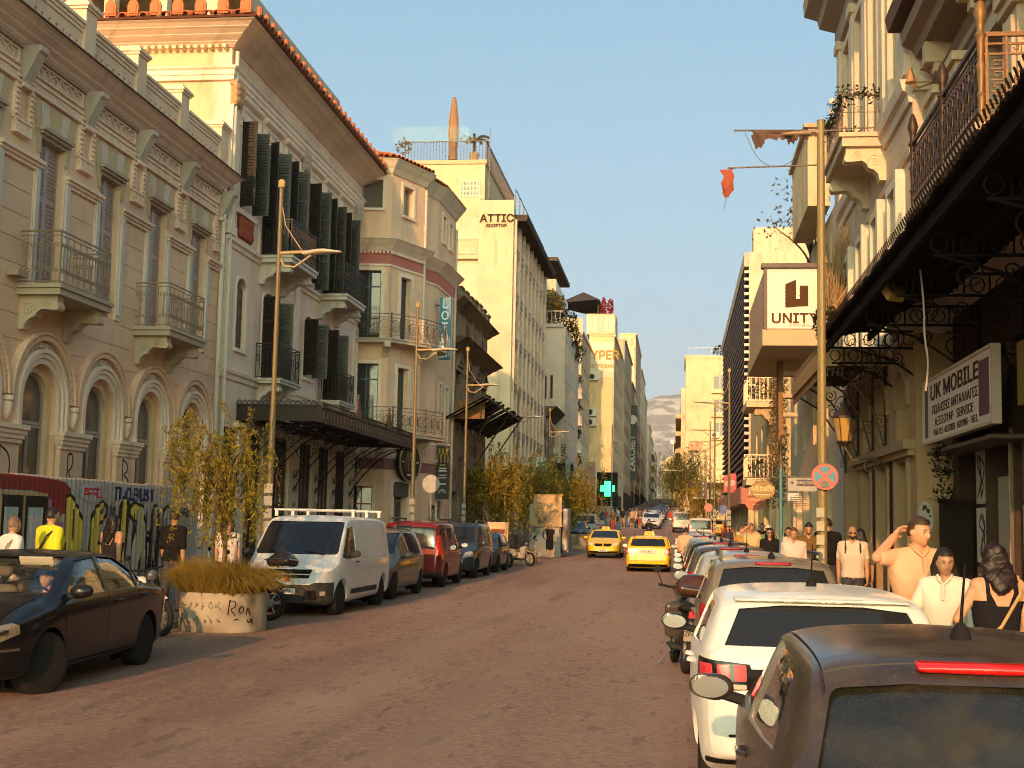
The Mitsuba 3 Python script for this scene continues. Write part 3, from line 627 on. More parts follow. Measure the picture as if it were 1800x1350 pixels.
    for a, b in zip([U0 + .1] + [c + .55 for c in dr_], [c - .55 for c in dr_] + [U1 - .02]):
        if b - a > .5: put(cat(F(box(a, b, -.02, .03, .13, 4.3)), F(box(a + .25, b - .25, .02, .09, .13, 4.28)), F(box(a - .04, b + .04, -.02, .22, 4.3, 4.42))), 'stucco', (.72, .61, .48), h, 'pilaster')
    put(tubes([[F.pt(48.45, .08, z) for z in (.2, 9.0)]], .06, 8), 'paint', (.60, .54, .45), h, 'downpipe')
    put(tubes([[F.pt(33.9, .1, z) for z in (.2, 14.4)]], .055, 8), 'paint', (.62, .56, .42), h, 'downpipe')
    return h
HB = house_shutters()
def iron_canopy():
    F = FL(-12.0); k = thing('iron_canopy', 'dark wrought iron and glass canopy over the pavement, with cresting and scrolled brackets', 'canopy')
    I = (.035, .022, .018); u0, u1, W = 35.3, 48.1, 2.4
    put(F(cat(box(u0, u1, W - .06, W, 4.5, 4.86), box(u0, u0 + .06, 0, W - .06, 4.5, 4.9), box(u1 - .06, u1, 0, W - .06, 4.5, 4.9), box(u0, u1, W - .1, W + .04, 4.86, 4.92), box(u0 - .04, u0 + .1, 0, W + .04, 4.9, 4.95), box(u0, u1, W - .1, W + .03, 4.46, 4.5))), 'iron', I, k, 'fascia')
    n = 34; d = (u1 - u0) / n
    put(F(cat(*[box(u0 + d * (i + .3), u0 + d * (i + .75), W, W + .02, 4.58, 4.78) for i in range(n)])), 'iron', (.10, .055, .035), k, 'fascia_panels', kind='stuff')
    P = []
    for i in range(9):
        u = u0 + .3 + i * (u1 - u0 - .6) / 8; P += [[(u, 0, 4.55), (u, W, 4.55)]]
    for j in range(1, 5): P.append([(u0, W * j / 5, 4.53), (u1, W * j / 5, 4.53)])
    m = [F(tube(q, .035, 4)) for q in P]
    for i in range(8):
        a = u0 + .3 + i * (u1 - u0 - .6) / 8; b = a + (u1 - u0 - .6) / 8
        for j in range(5): m += [F(tube([(a, W * j / 5, 4.5), (b, W * (j + 1) / 5, 4.5)], .02, 4)), F(tube([(b, W * j / 5, 4.5), (a, W * (j + 1) / 5, 4.5)], .02, 4))]
    put(cat(*m), 'iron', I, k, 'lattice', kind='stuff')
    for i in range(8):
        a = u0 + .3 + i * (u1 - u0 - .6) / 8; b = a + (u1 - u0 - .6) / 8
        put(F(box(a + .03, b - .03, .05, W - .1, 4.86, 4.875)), 'glassdark', (.05, .045, .04), k, 'roof_pane')
    cr = []
    for i in range(16):
        w = W * (i + .5) / 16; cr.append(F(tube([(u0, w + .07 * math.cos(t), 4.95 + .11 * math.sin(t)) for t in np.linspace(0, PI, 8)], .013, 4))); cr.append(F(tube([(u0, w + .035 * math.cos(t), 5.0 + .035 * math.sin(t)) for t in np.linspace(0, 2 * PI, 8)], .01, 4)))
    for i in range(80):
        u = u0 + (u1 - u0) * (i + .5) / 80; cr.append(F(tube([(u + .075 * math.cos(t), W, 4.92 + .11 * math.sin(t)) for t in np.linspace(0, PI, 7)], .013, 4)))
    put(cat(*cr), 'iron', I, k, 'cresting', kind='stuff')
    for u in (u0 + 4.2, u0 + 8.6): 
        put(F(cat(box(u - .3, u + .3, W - .05, W + .03, 4.92, 5.15), box(u - .22, u + .22, W - .04, W + .02, 5.15, 5.4), box(u - .1, u + .1, W - .03, W + .01, 5.4, 5.62))), 'iron', (.09, .05, .035), k, 'crest_plaque')
    for u in (35.7, 37.95, 40.7, 43.25, 45.55, 47.9):
        br = [tube([(u, .04, 4.5), (u, .04, 2.4)], .028, 5), tube([(u, .05 + 2.2 * s, 2.6 + 1.85 * math.sin(s * PI / 2) ** .8) for s in np.linspace(0.02, 1, 12)], .026, 5), tube([(u, .05 + 1.9 * s, 3.0 + 1.45 * math.sin(s * PI / 2) ** .8) for s in np.linspace(0.02, 1, 10)], .02, 5)]
        for cw, cz, r, a in ((.35, 3.9, .26, 0), (.75, 4.15, .2, 1), (.25, 3.2, .17, 2), (1.15, 4.27, .14, 1), (.18, 2.75, .12, 1), (.12, 2.3, .1, 3)):
            br.append(tube([(u, x, y) for x, y in spiral(cw, cz, r, 1.6, a, 1, 20, .1)], .016, 4))
        put(F(cat(*br)), 'iron', I, k, 'bracket')
iron_canopy()
# ---------------------------------------------------------------- corner house with the pink band
def sill(F, par, u0, u1, z, col, pr=.1): put(F(box(u0, u1, -.02, pr, z - .1, z)), 'stucco', col, par, 'sill')
def house_pink():
    h = thing('corner_house', 'cream house with canted corner, pink band under its cornice and scrolled iron balconies', 'building')
    C = (.81, .55, .36); Wc = (.84, .68, .53); Bl = (.035, .07, .09); Pk = (.46, .16, .13)
    P = [(-12.6, 48.68), (-10.86, 48.9), (-10.0, 51.1), (-10.25, 51.9), (-10.05, 52.7), (-9.85, 53.3), (-9.75, 57.1)]
    F1, F2, F4 = FP(P[0], P[1]), FP(P[1], P[2]), FP(P[5], P[6])
    L1, L2, L4 = [math.dist(a, b) for a, b in ((P[0], P[1]), (P[1], P[2]), (P[5], P[6]))]
    top = 15.0
    def face(F, L, ops):
        put(wall(F, 0, L, 0, top, [o for o in ops], .35), 'stucco', C, h, 'wall')
    o1 = [(.62, 1.42, 13.65, 14.75), (.5, 1.45, 8.6, 11.25), (.5, 1.45, 5.1, 7.7), (.5, 1.35, .15, 3.1)]
    o2 = [(.78, 1.5, 13.55, 14.7), (.78, 1.5, 8.6, 11.15), (.72, 1.5, 5.1, 7.65), (.68, 1.6, .15, 3.3)]
    o4 = [(.9, 1.5, 13.5, 14.6), (2.3, 2.9, 13.5, 14.6), (.9, 1.5, 8.8, 11.0), (2.3, 2.9, 8.8, 11.0), (.9, 1.5, 5.2, 7.5), (2.3, 2.9, 5.2, 7.5), (1.0, 2.2, .15, 3.0)]
    for F, L, ops in ((F1, L1, o1), (F2, L2, o2), (F4, L4, o4)):
        face(F, L, [sbox(a, c, b, d) for a, b, c, d in ops])
        for i, (a, b, c, d) in enumerate(ops):
            put(surround(F, sbox(a, c, b, d), .13, .05, c), 'stucco', Wc, h, 'window_surround')
            if c > 13: sill(F, h, a - .1, b + .1, c, Wc)
            fc = Bl if (5 < c < 9) else ((.2, .02, .02) if (c < 1 and F is F1) else (.28, .25, .22))
            window(F, h, a, b, c, d, .24 if F is not F4 else .1, 2 if b - a > .7 and c < 13 else 1, (.78,) if c < 13 else (), fc, (.16, .14, .12) if c > 13 else (.05, .045, .04), .05, name='window' if c > 1 else 'door', label='dark red shop door frame' if (c < 1 and F is F1) else None)
    for a, b in ((P[2], P[3]), (P[3], P[4]), (P[4], P[5])):
        F = FP(a, b); put(wall(F, 0, math.dist(a, b), 0, top, (), .35), 'stucco', C, h, 'wall')
    core = Polygon([(-12.6, 49.1), (-11.1, 49.3), (-10.4, 51.3), (-10.5, 52.5), (-10.1, 53.5), (-10.0, 57.0), (-20, 57.0), (-20, 49.1)])
    put(ext(core, 0, top, 'xy'), 'matt', (.12, .09, .07), h, 'core')
    put(box(-20, -9.76, 57.0, 57.1, 0, top), 'stucco', C, h, 'rear_wall')
    put(sweep(P, [(-.05, 11.5), (.012, 11.5), (.012, 12.0), (-.05, 12.0)]), 'matt', Pk, h, 'pink_band')
    put(sweep(P, [(-.05, 3.75), (.014, 3.75), (.014, 4.15), (-.05, 4.15)]), 'matt', (.30, .14, .12), h, 'pink_band')
    put(corn(P, 12.0, .42, .42, 3), 'stucco', Wc, h, 'cornice')
    put(sweep(P, [(-.05, 11.42), (.05, 11.42), (.05, 11.5), (-.05, 11.5)]), 'stucco', Wc, h, 'band_moulding')
    put(dent(F1, 0, L1, 11.9, 12.0, .02, .09, .14, .07), 'stucco', Wc, h, 'dentils', kind='stuff'); put(dent(F2, 0, L2, 11.9, 12.0, .02, .09, .14, .07), 'stucco', Wc, h, 'dentils', kind='stuff')
    put(corn(P, top, .5, .4, 3), 'stucco', (.68, .60, .46), h, 'cornice')
    put(sweep(P, [(-.05, 4.15), (.05, 4.15), (.1, 4.25), (.12, 4.32), (-.05, 4.34)]), 'stucco', Wc, h, 'string_course')
    # rusticated joints of the lower storeys
    for F, L, ops in ((F1, L1, o1), (F2, L2, o2), (F4, L4, o4)):
        for z in np.arange(5.2, 8.2, .52):
            p = sbox(0.02, z + .01, L - .02, z + .51).difference(unary_union([sbox(a - .16, c - .2, b + .16, d + .16) for a, b, c, d in ops]))
            for g in polys(p):
                if g.area > .02: put(F(ext(g, -.01, .015, 'xz')), 'stucco', C, h, 'course')
        for z in np.arange(.3, 3.3, .52):
            p = sbox(0.02, z + .01, L - .02, z + .51).difference(unary_union([sbox(a - .16, c - .2, b + .16, d + .16) for a, b, c, d in ops]))
            for g in polys(p):
                if g.area > .02: put(F(ext(g, -.01, .015, 'xz')), 'stucco', C, h, 'course')
    # roof
    e = .5; R = [(-12.9, 48.2), (-10.6, 48.45), (-9.6, 50.95), (-9.75, 51.9), (-9.5, 53.0), (-9.35, 57.3)]
    ap = (-13.0, 53.0, 17.0); v = [(x, y, 15.52) for x, y in R] + [ap, (-13.0, 57.3, 17.0)]
    f = [[i, i + 1, 6] for i in range(5)] + [[5, 7, 6]]
    rk = put((np.array(v), np.array(f)), 'matt', (.33, .10, .04), h, 'roof')
    for (a, b) in ((0, 1), (1, 2)):
        A, B = np.array(v[a]), np.array(v[b]); up = np.array(ap) - (A + B) / 2; Lr = np.linalg.norm(up); n = int(np.linalg.norm(B - A) / .25)
        for r in range(7):
            q = r / 7.; A2, B2 = A + (np.array(ap) - A) * q, B + (np.array(ap) - B) * q
            nn = max(2, int(n * (1 - q))); tile_row(rk, A2 + [0, 0, .02 + .01 * (r % 2)], B2 + [0, 0, .02 + .01 * (r % 2)], up, nn, L=Lr / 7 + .08)
    tile_row(rk, (-9.75, 51.9, 15.54), (-9.5, 53.0, 15.54), (-3, 1, 1.4), 6, L=1.0)
    tile_row(rk, (-9.5, 53.0, 15.54), (-9.35, 57.3, 15.54), (-3, 0, 1.2), 18, L=.5)
    # balconies following the canted corner
    def bal(z, ext_, name, ic, rail):
        B = [(-12.2, 48.3), (-10.6, 48.4), (-9.55, 50.0), (-9.05, 51.6), (-9.3, 52.6)] if ext_ else [(-11.2, 48.35), (-10.45, 48.45), (-9.5, 50.0), (-9.05, 51.4), (-9.3, 52.4)]
        W_ = [(-12.2, 48.75), (-10.9, 48.95), (-10.1, 51.0), (-10.1, 52.4)] if ext_ else [(-11.2, 48.85), (-10.9, 48.95), (-10.1, 51.0), (-10.1, 52.3)]
        poly = Polygon(B + W_[::-1])
        k = put(cat(ext(poly, z - .16, z - .05, 'xy'), ext(poly.buffer(.05, join_style=2), z - .05, z, 'xy')), 'stucco', (.5, .42, .33), h, 'balcony')
        ms = []
        for a, b in zip(B[:-1], B[1:]):
            F = FP(a, b); L = math.dist(a, b)
            for q in flat_scroll(L, .62, rail): ms.append(F(tube([(s, -.04, z + .14 + y) for s, y in q], .011, 4, cap=False)))
            for zz, r in ((.12, .013), (.78, .013), (.92, .022)): ms.append(F(tube([(0, -.04, z + zz), (L, -.04, z + zz)], r, 4)))
            for s in (0, L): ms.append(F(tube([(s, -.04, z), (s, -.04, z + .95)], .02, 4)))
        put(cat(*ms), 'iron', ic, k, 'railing')
        for (q, d) in (((-10.95, 48.9), (.35, -.94)), ((-10.05, 51.0), (.9, -.3))):
            F = Fr((q[0], q[1], 0), (-d[1], d[0], 0), (d[0], d[1], 0)); put(F(console(.22, .75, .5, z - .16, 0)), 'stucco', (.6, .5, .38), k, 'bracket', sm=35)
    bal(8.62, True, 'balcony', (.13, .095, .07), 'rings'); bal(5.12, False, 'balcony', (.13, .095, .07), 'rings')
    put(tubes([[(-9.68, 56.95, z) for z in (.2, 14.6)], [(-9.96, 51.15, z) for z in (8.6, 14.9)]], .055, 8), 'paint', (.55, .47, .36), h, 'downpipe')
    # hanging signs
    t = thing('hotel_sign', 'tall narrow blue sign with white capitals LOTUS standing out from the corner house', 'sign'); G = FV(53.2)
    put(G(box(-9.66, -9.2, -.1, .1, 8.4, 10.95)), 'paint', (.02, .16, .24), t, 'board')
    for i, ch in enumerate('LOTUS'): text3(G, ch, -9.43, 10.5 - i * .47, .34, .1, .012, True, True, .9, t, 'letter', (.75, .78, .8))
    put(G(cat(box(-9.85, -9.66, -.03, .03, 8.7, 8.76), box(-9.85, -9.66, -.03, .03, 10.6, 10.66))), 'iron', (.05, .05, .05), t, 'bracket')
    def bottles(G, x, z, s, par, col):
        ms = []
        for i in (-1, 0, 1):
            q = [(-.1, 0), (-.1, .45), (-.03, .62), (-.03, .9), (.03, .9), (.03, .62), (.1, .45), (.1, 0)]
            ms.append([(x + s * (a + i * .24), z + s * b) for a, b in q])
        put(strokes(G, ms, s * .045, .0, .008), 'matt', col, par, 'emblem')
    t = thing('banner_sign', 'tall black banner with yellow bottle outlines and small lettering on the corner house', 'sign'); G = Fr((0, 54.0, 0), (1, 0, 0), (0, -1, 0))
    put(G(cat(box(-9.78, -9.26, -.06, .06, 2.75, 4.95))), 'paint', (.012, .009, .008), t, 'board')
    put(G(cat(box(-9.80, -9.24, -.05, .05, 2.71, 2.75), box(-9.80, -9.24, -.05, .05, 4.95, 4.99))), 'paint', (.3, .26, .2), t, 'frame')
    G2 = Fr((0, 53.93, 0), (1, 0, 0), (0, -1, 0)); bottles(G2, -9.52, 4.25, .62, t, (.5, .34, .06))
    for z, w, c in ((4.12, .2, (.5, .34, .06)), (3.98, .3, (.7, .7, .65)), (3.88, .34, (.7, .7, .65)), (3.7, .3, (.45, .4, .35)), (3.6, .34, (.45, .4, .35)), (3.35, .3, (.6, .55, .5))): put(G2(box(-9.52 - w / 2, -9.52 + w / 2, 0, .006, z, z + .05)), 'matt', c, t, 'print')
    put(strokes(G2, [[(-9.52 + .14 * math.cos(a), 3.0 + .16 * math.sin(a)) for a in np.linspace(0, PI, 10)], [(-9.52 + .09 * math.cos(a), 3.0 + .1 * math.sin(a)) for a in np.linspace(0, PI, 10)]], .02, 0, .006), 'matt', (.6, .55, .5), t, 'print')
    t = thing('round_sign', 'round black sign with a gold rim and gold bottle outlines above the shop window', 'sign')
    F = F2; a = np.linspace(0, 2 * PI, 40)
    c = (1.35, 4.05); put(F(ext(Polygon([(c[0] + .72 * math.cos(x), c[1] + .72 * math.sin(x)) for x in a]), .1, .3, 'xz')), 'paint', (.012, .009, .008), t, 'disc')
    put(F(tube([(c[0] + .72 * math.cos(x), .3, c[1] + .72 * math.sin(x)) for x in a[:-1]], .035, 6, closed=True)), 'paint', (.28, .2, .11), t, 'rim')
    G3 = Fr(F.pt(0, .3, 0), F.A[:, 0], F.A[:, 1]); bottles(G3, c[0], c[1] - .3, .75, t, (.42, .28, .12)); put(G3(cat(box(c[0] - .6, c[0] - .42, 0, .006, c[1], c[1] + .04), box(c[0] + .42, c[0] + .6, 0, .006, c[1], c[1] + .04), box(c[0] - .2, c[0] + .2, 0, .006, c[1] - .5, c[1] - .44))), 'matt', (.6, .5, .4), t, 'print')
    t = put(F1(box(.15, .75, .02, .05, 3.55, 3.95)), 'paint', (.02, .04, .10), name='street_name_plate', label='small dark blue street name plate above the red shop door', cat_='sign')
    put(F1(cat(box(.2, .7, .05, .054, 3.78, 3.84), box(.25, .65, .05, .054, 3.64, 3.70))), 'matt', (.7, .7, .7), t, 'print')
    t = put(F4(box(-.2, .45, .02, .06, .9, 2.5)), 'paint', (.012, .01, .01), name='wall_board', label='black menu board with white print on the corner house wall at street level', cat_='sign')
    put(strokes(F4, [[(.1 + .2 * math.cos(x), 2.1 + .2 * math.sin(x)) for x in np.linspace(0, 2 * PI, 14)], [(-.05, 1.6), (.3, 1.6)], [(-.05, 1.5), (.3, 1.5)], [(-.02, 2.1), (.22, 2.1)]], .035, .066, .006), 'matt', (.6, .56, .5), t, 'print')
    put(F2(box(.62, 1.66, -.2, .06, 2.75, 3.25)), 'matt', (.11, .09, .08), name='rolled_awning', label='rolled up grey awning over the shop window of the corner house', cat_='awning')
house_pink()
# ---------------------------------------------------------------- the left side further on
def rail_box(F, par, u0, u1, w, z, h, col, solid=False, r=.02):
    path = [(u0, .02), (u0, w), (u1, w), (u1, .02)]; ms = []
    for a, b in zip(path[:-1], path[1:]):
        L = math.dist(a, b); n = max(1, int(L / .16))
        if solid: ms.append(tube([(a[0], a[1], z + h * .5), (b[0], b[1], z + h * .5)], .05, 4)); 
        for i in range(n + 1): q = (a[0] + (b[0] - a[0]) * i / n, a[1] + (b[1] - a[1]) * i / n); ms.append(tube([(q[0], q[1], z), (q[0], q[1], z + h)], r * .5, 4, cap=False))
        for zz in (.06, h): ms.append(tube([(a[0], a[1], z + zz), (b[0], b[1], z + zz)], r, 4))
    return put(F(cat(*ms)), 'iron', col, par, 'railing')
def grid_facade(F, h, u0, u1, zs, cols, col, ww=.7, fcol=(.3, .24, .18), gcol=(.06, .055, .05), z0=0, top=None, side=.3, hh=.62, dep=.18, pier=0, surround_=False):
    ops = []; d = (u1 - u0 - 2 * side) / cols
    for z, H_ in zs:
        for i in range(cols): c = u0 + side + d * (i + .5); ops.append((c - d * ww / 2, c + d * ww / 2, z, z + H_))
    put(wall(F, u0, u1, z0, top, [sbox(a, c, b, e) for a, b, c, e in ops], .3), 'stucco', col, h, 'wall')
    for a, b, c, e in ops: window(F, h, a, b, c, e, dep, 2 if b - a > .8 else 1, (), fcol, np.array(gcol) * rnd.uniform(.5, 1.6), .06)
    if surround_:
        for a, b, c, e in ops: put(F(box(a - .06, b + .06, -.02, .08, c - .1, c)), 'stucco', np.array(col) * 1.1, h, 'sill')
    if pier:
        for i in range(cols + 1): u = u0 + side + d * i; put(F(box(u - pier / 2, u + pier / 2, -.02, .14, z0 + 3.8, top - .1)), 'stucco', np.array(col) * 1.06, h, 'pier')
    return ops
def aircon(F, u, w, z, label, s=1.0):
    k = thing('air_conditioner', label, 'air conditioner')
    put(F(box(u - .42 * s, u + .42 * s, w, w + .32 * s, z, z + .6 * s)), 'paint', (.55, .5, .42), k, 'casing')
    a = np.linspace(0, 2 * PI, 20); put(F(ext(Polygon([(u - .1 * s + .22 * s * math.cos(x), z + .3 * s + .22 * s * math.sin(x)) for x in a]), w + .32 * s, w + .335 * s, 'xz')), 'matt', (.05, .045, .04), k, 'fan_grille')
    put(F(cat(box(u - .35 * s, u - .3 * s, 0, w + .3 * s, z - .05, z), box(u + .3 * s, u + .35 * s, 0, w + .3 * s, z - .05, z))), 'iron', (.2, .17, .14), k, 'bracket')
    return k
def bush(name, label, c, r, col, n=500, leaf=.07, par=None, seed=1, cat_='plant', sc=(1, 1, 1), nm='foliage'):
    g = np.random.default_rng(seed); d = g.normal(size=(n, 3)); d /= np.linalg.norm(d, axis=1, keepdims=True)
    rr = r * g.uniform(.35, 1, n) ** .5 * (.75 + .45 * meshkit.noise(d * 2.2 + seed))
    p = np.array(c) + d * rr[:, None] * np.array(sc); return leaves(p, g, leaf, col, par, nm, name, label, cat_)
def leaves(p, g, leaf, col, par=None, nm='foliage', name=None, label=None, cat_='plant', el=2.2, droop=0.0, mat_='leaf', kind=None, key=None):
    n = len(p); a = g.normal(size=(n, 3)); a[:, 2] -= droop; a /= np.linalg.norm(a, axis=1, keepdims=True); b = np.cross(a, g.normal(size=(n, 3))); b /= np.linalg.norm(b, axis=1, keepdims=True)
    s = leaf * g.uniform(.6, 1.4, (n, 1)); v = np.stack([p - a * s * el * .5, p + b * s * .5, p + a * s * el * .5, p - b * s * .5], 1).reshape(-1, 3)
    f = np.arange(n)[:, None] * 4; f = np.vstack([f + [0, 1, 2], f + [0, 2, 3]])
    sp = g.integers(0, 3, n); ks = []
    # three shades of leaf as one mesh: colour in uv
    k = key or num((par + '__' + nm) if par else name); uv = np.zeros((4 * n, 2))
    for i, m_ in enumerate((.7, 1.0, 1.45)):
        r_, g_, b_ = np.sqrt(np.clip(np.array(col) * m_, 0, 1)); uv[np.repeat(sp == i, 4)] = [round(r_ * 1000) + .05 + .9 * g_, b_]
    scene[k] = mikit.ply((v, f), mat_, uv=uv)
    if label: labels[k] = {'label': label, 'category': cat_}
    if kind: labels.setdefault(k, {})['kind'] = kind
    return k
def ruin():
    F = FL(-9.9); h = thing('ruined_house', 'derelict brown stone house with crumbling cornices and a crenellated parapet', 'building'); C = (.36, .26, .18); U0, U1 = 57.2, 68.6
    cs = [58.8, 61.4, 64.0, 66.6]
    ops = [sbox(c - .5, 5.9, c + .5, 8.4) for c in cs] + [sbox(c - .28, 10.55, c + .28, 11.25) for c in cs] + [sbox(58, .1, 60, 3.2), sbox(62, .1, 64.5, 3.4), sbox(65.5, .1, 67.8, 3.2)]
    put(wall(F, U0, U1, 0, 11.5, ops, .5), 'ruin', C, h, 'wall'); put(F(box(U0, U1, -10, -.5, 0, 11.4)), 'ruin', C, h, 'rear_block')
    for c in cs:
        window(F, h, c - .5, c + .5, 5.9, 8.4, .3, 2, (.7,), (.12, .09, .06), (.03, .025, .02), .07); put(F(box(c - .28, c + .28, -.4, -.3, 10.55, 11.25)), 'matt', (.03, .02, .015), h, 'attic_opening')
        put(F(ext(Polygon([(c - .85, 8.75), (c + .85, 8.75), (c, 9.4)]).difference(Polygon([(c - .6, 8.83), (c + .6, 8.83), (c, 9.25)])), -.02, .28, 'xz')), 'ruin', C, h, 'pediment')
        put(F(cat(box(c - .8, c - .55, -.02, .12, 5.8, 8.6), box(c + .55, c + .8, -.02, .12, 5.8, 8.6), box(c - .9, c + .9, -.02, .2, 8.55, 8.75))), 'ruin', C, h, 'window_surround')
        put(F(box(c - 1.0, c - .7, -.02, .1, 10.2, 11.4)), 'ruin', C, h, 'attic_pilaster')
    p = [(-9.9, U0), (-9.9, U1), (-16, U1)]
    put(corn(p, 9.45, .5, .75, 3), 'ruin', (.26, .18, .12), h, 'cornice'); put(corn(p, 11.35, .4, .55, 3), 'ruin', (.27, .19, .12), h, 'cornice')
    put(sweep(p, [(-.05, 8.95), (.06, 8.95), (.1, 9.05), (.1, 9.15), (-.05, 9.2)]), 'ruin', C, h, 'string_course')
    for i in range(8):
        u = U0 + .4 + i * 1.45; hgt = .75 + rnd.uniform(-.12, .06)
        put(F(box(u, u + .72, -.3, .12, 11.75, 11.75 + hgt)), 'ruin', (.42, .32, .22), h, 'merlon'); put(F(box(u - .06, u + .78, -.34, .18, 11.75 + hgt, 11.85 + hgt)), 'ruin', (.22, .15, .1), h, 'merlon_cap')
    for a, b in ((58, 60), (62, 64.5), (65.5, 67.8)): put(F(box(a, b, -.35, -.25, .1, 3.4)), 'ruin', (.16, .12, .1), h, 'boarded_opening')
    for i, u in enumerate((57.4, 60.1, 64.6)): put(F(box(u, u + .55, .0, .05, .3, 3.3)), 'ruin', (.42, .36, .32), h, 'shop_pier')
    t = thing('sheet_canopy', 'tilted dark sheet metal canopy with a ragged edge on the derelict house', 'canopy')
    n = 26; q = []
    for i in range(n):
        u0 = 56.0 + i * .5; z1 = 7.25 + rnd.uniform(-.06, .06); w1 = 1.85 + rnd.uniform(-.12, .1)
        a = np.array([[u0, .05, 6.25], [u0 + .5, .05, 6.25], [u0 + .5, w1, z1], [u0, w1, z1]]); m = (np.vstack([a, a + [0, 0, .03 + .03 * (i % 2)]]), np.array([[0, 1, 2], [0, 2, 3], [4, 6, 5], [4, 7, 6], [0, 4, 1], [1, 4, 5], [1, 5, 2], [2, 5, 6], [2, 6, 3], [3, 6, 7], [3, 7, 0], [0, 7, 4]]))
        put(F(m), 'matt', (.02, .014, .011), t, 'sheet')
    put(F(cat(*[tube([(u, .05, 6.2), (u, 1.85, 7.2)], .05, 4) for u in np.arange(56.2, 69, 2.1)], tube([(56, 1.8, 7.15), (69, 1.8, 7.15)], .05, 4))), 'iron', (.03, .02, .018), t, 'frame')
    put(F(cat(*[tube([(u, .1, 4.6), (u, 1.75, 7.1)], .045, 4) for u in (60, 64.5, 68.8)])), 'iron', (.03, .02, .018), t, 'strut')
    put(F(box(57.1, 57.16, .1, 1.6, 6.3, 7.1)), 'plank', None, t, 'end_board')
    t = put(F(cat(box(63, 66.5, .05, 1.1, 4.0, 4.35), box(63, 66.5, 1.05, 1.15, 3.7, 4.35))), 'matt', (.38, .20, .06), name='ochre_awning', label='short ochre awning over a shop under the sheet metal canopy', cat_='awning')
ruin()
def attic_block():
    F = FL(-9.9); h = thing('concrete_block', 'tall cream concrete block with a blank sunlit side wall and rows of windows between piers', 'building'); C = (.74, .55, .37); U0, U1 = 79.0, 98.0
    zs = [(4.6, 2.2)] + [(7.6 + 2.75 * i, 2.0) for i in range(5)]
    grid_facade(F, h, U0, U1, zs, 8, (.72, .54, .40), .72, (.34, .28, .21), (.07, .06, .05), 0, 20.3, .25, pier=.3, surround_=True)
    for z, _ in zs[1:]: put(F(box(U0, U1, -.02, .06, z - .5, z - .2)), 'stucco', (.52, .44, .35), h, 'spandrel')
    put(F(box(U0 - .0, U1, -.02, .12, 3.5, 4.2)), 'stucco', (.52, .45, .36), h, 'fascia')
    put(F(box(U0 + .3, U1 - .2, -.3, -.1, .2, 3.4)), 'glassdark', (.03, .025, .02), h, 'shopfront')
    put(F(box(U0 + .02, U1, -14, -.3, 0, 20.3)), 'stucco', C, h, 'core')
    S = FV(U0)
    put(S(box(-12.05, -9.92, .002, .3, 0, 21.3)), 'stucco', (.66, .53, .34), h, 'side_wall')
    put(S(box(-17, -12.05, -2.5, -.3, 0, 21.6)), 'stucco', (.66, .53, .34), h, 'recessed_wall'); put(S(box(-17, -12.05, -.32, -.29, 8.5, 17.5)), 'stucco', (.46, .42, .37), h, 'grey_panel')
    window(S, h, -13.6, -12.6, 14.4, 16.6, .1, 1, (), (.6, .5, .35), (.33, .28, .21), .12); window(S, h, -15.0, -13.8, 14.4, 16.6, .1, 1, (), (.6, .5, .35), (.33, .28, .21), .12)
    put(S(cat(*[tube([(x, .25, 18.0), (x, .25, 19.0)], .02, 4) for x in np.arange(-14.6, -12.2, .16)], tube([(-14.7, .25, 19.0), (-12.1, .25, 19.0)], .03, 4), tube([(-14.7, .25, 18.1), (-12.1, .25, 18.1)], .03, 4))), 'paint', (.62, .5, .3), h, 'railing')
    put(S(box(-14.7, -12.06, -.3, .3, 17.7, 17.95)), 'stucco', (.6, .5, .34), h, 'balcony_slab')
    put(cat(F(box(U0 + .4, U1 + .2, -1, .75, 20.3, 20.55)), F(box(U0 + .4, U1 + .2, -.6, .7, 20.15, 20.32))), 'matt', (.07, .05, .04), h, 'dark_eaves')
    put(S(box(-13.0, -12.4, .3, .32, 0.2, 8.0)), 'stucco', (.5, .36, .26), h, 'lower_render')
    # penthouse and terrace
    put(box(-17.5, -12.3, 82.5, 97, 20.3, 24.6), 'stucco', (.68, .54, .33), h, 'penthouse')
    P = FV(82.5); window(P, h, -13.9, -12.6, 22.2, 23.5, -.02, 6, (.25, .5, .75), (.6, .5, .34), (.03, .025, .02), .09, label='square window with a white lattice')
    put(box(-17.6, -12.2, 82.4, 97, 24.6, 24.85), 'stucco', (.6, .45, .25), h, 'terrace_edge')
    put(cat(*[tube([(x, 82.5, 24.85), (x, 82.5, 26.1)], .025, 4) for x in np.arange(-17.5, -12.2, .2)], tube([(-17.6, 82.5, 26.1), (-12.2, 82.5, 26.1)], .045, 4), *[tube([(-12.25, y, 24.85), (-12.25, y, 26.1)], .025, 4) for y in np.arange(82.5, 97, .3)], tube([(-12.25, 82.5, 26.1), (-12.25, 97, 26.1)], .045, 4)), 'iron', (.06, .05, .045), h, 'terrace_railing')
    for x in (-18.3, -16.6, -14.9): put(box(x, x + 1.6, 82.2, 82.22, 26.0, 27.0), 'paneclear', None, h, 'wind_screen')
    put(cat(*[tube([(-12.0, y, 21.5), (-12.0, y, 26.8)], .03, 4) for y in (82.3,)], *[tube([(-10.0, y, 20.5), (-10.0, y, 22.3)], .04, 4) for y in np.arange(80, 98, 2.2)], tube([(-10.0, 80, 22.3), (-10.0, 97.5, 22.3)], .03, 4), tube([(-10.0, 84, 21.4), (-10.0, 97.5, 21.4)], .03, 4), tube([(-12.5, 83, 23), (-10.2, 98, 20.6)], .03, 4)), 'iron', (.09, .07, .06), h, 'roof_railing')
    t = thing('closed_parasol', 'tall closed brown parasol on the roof terrace', 'parasol')
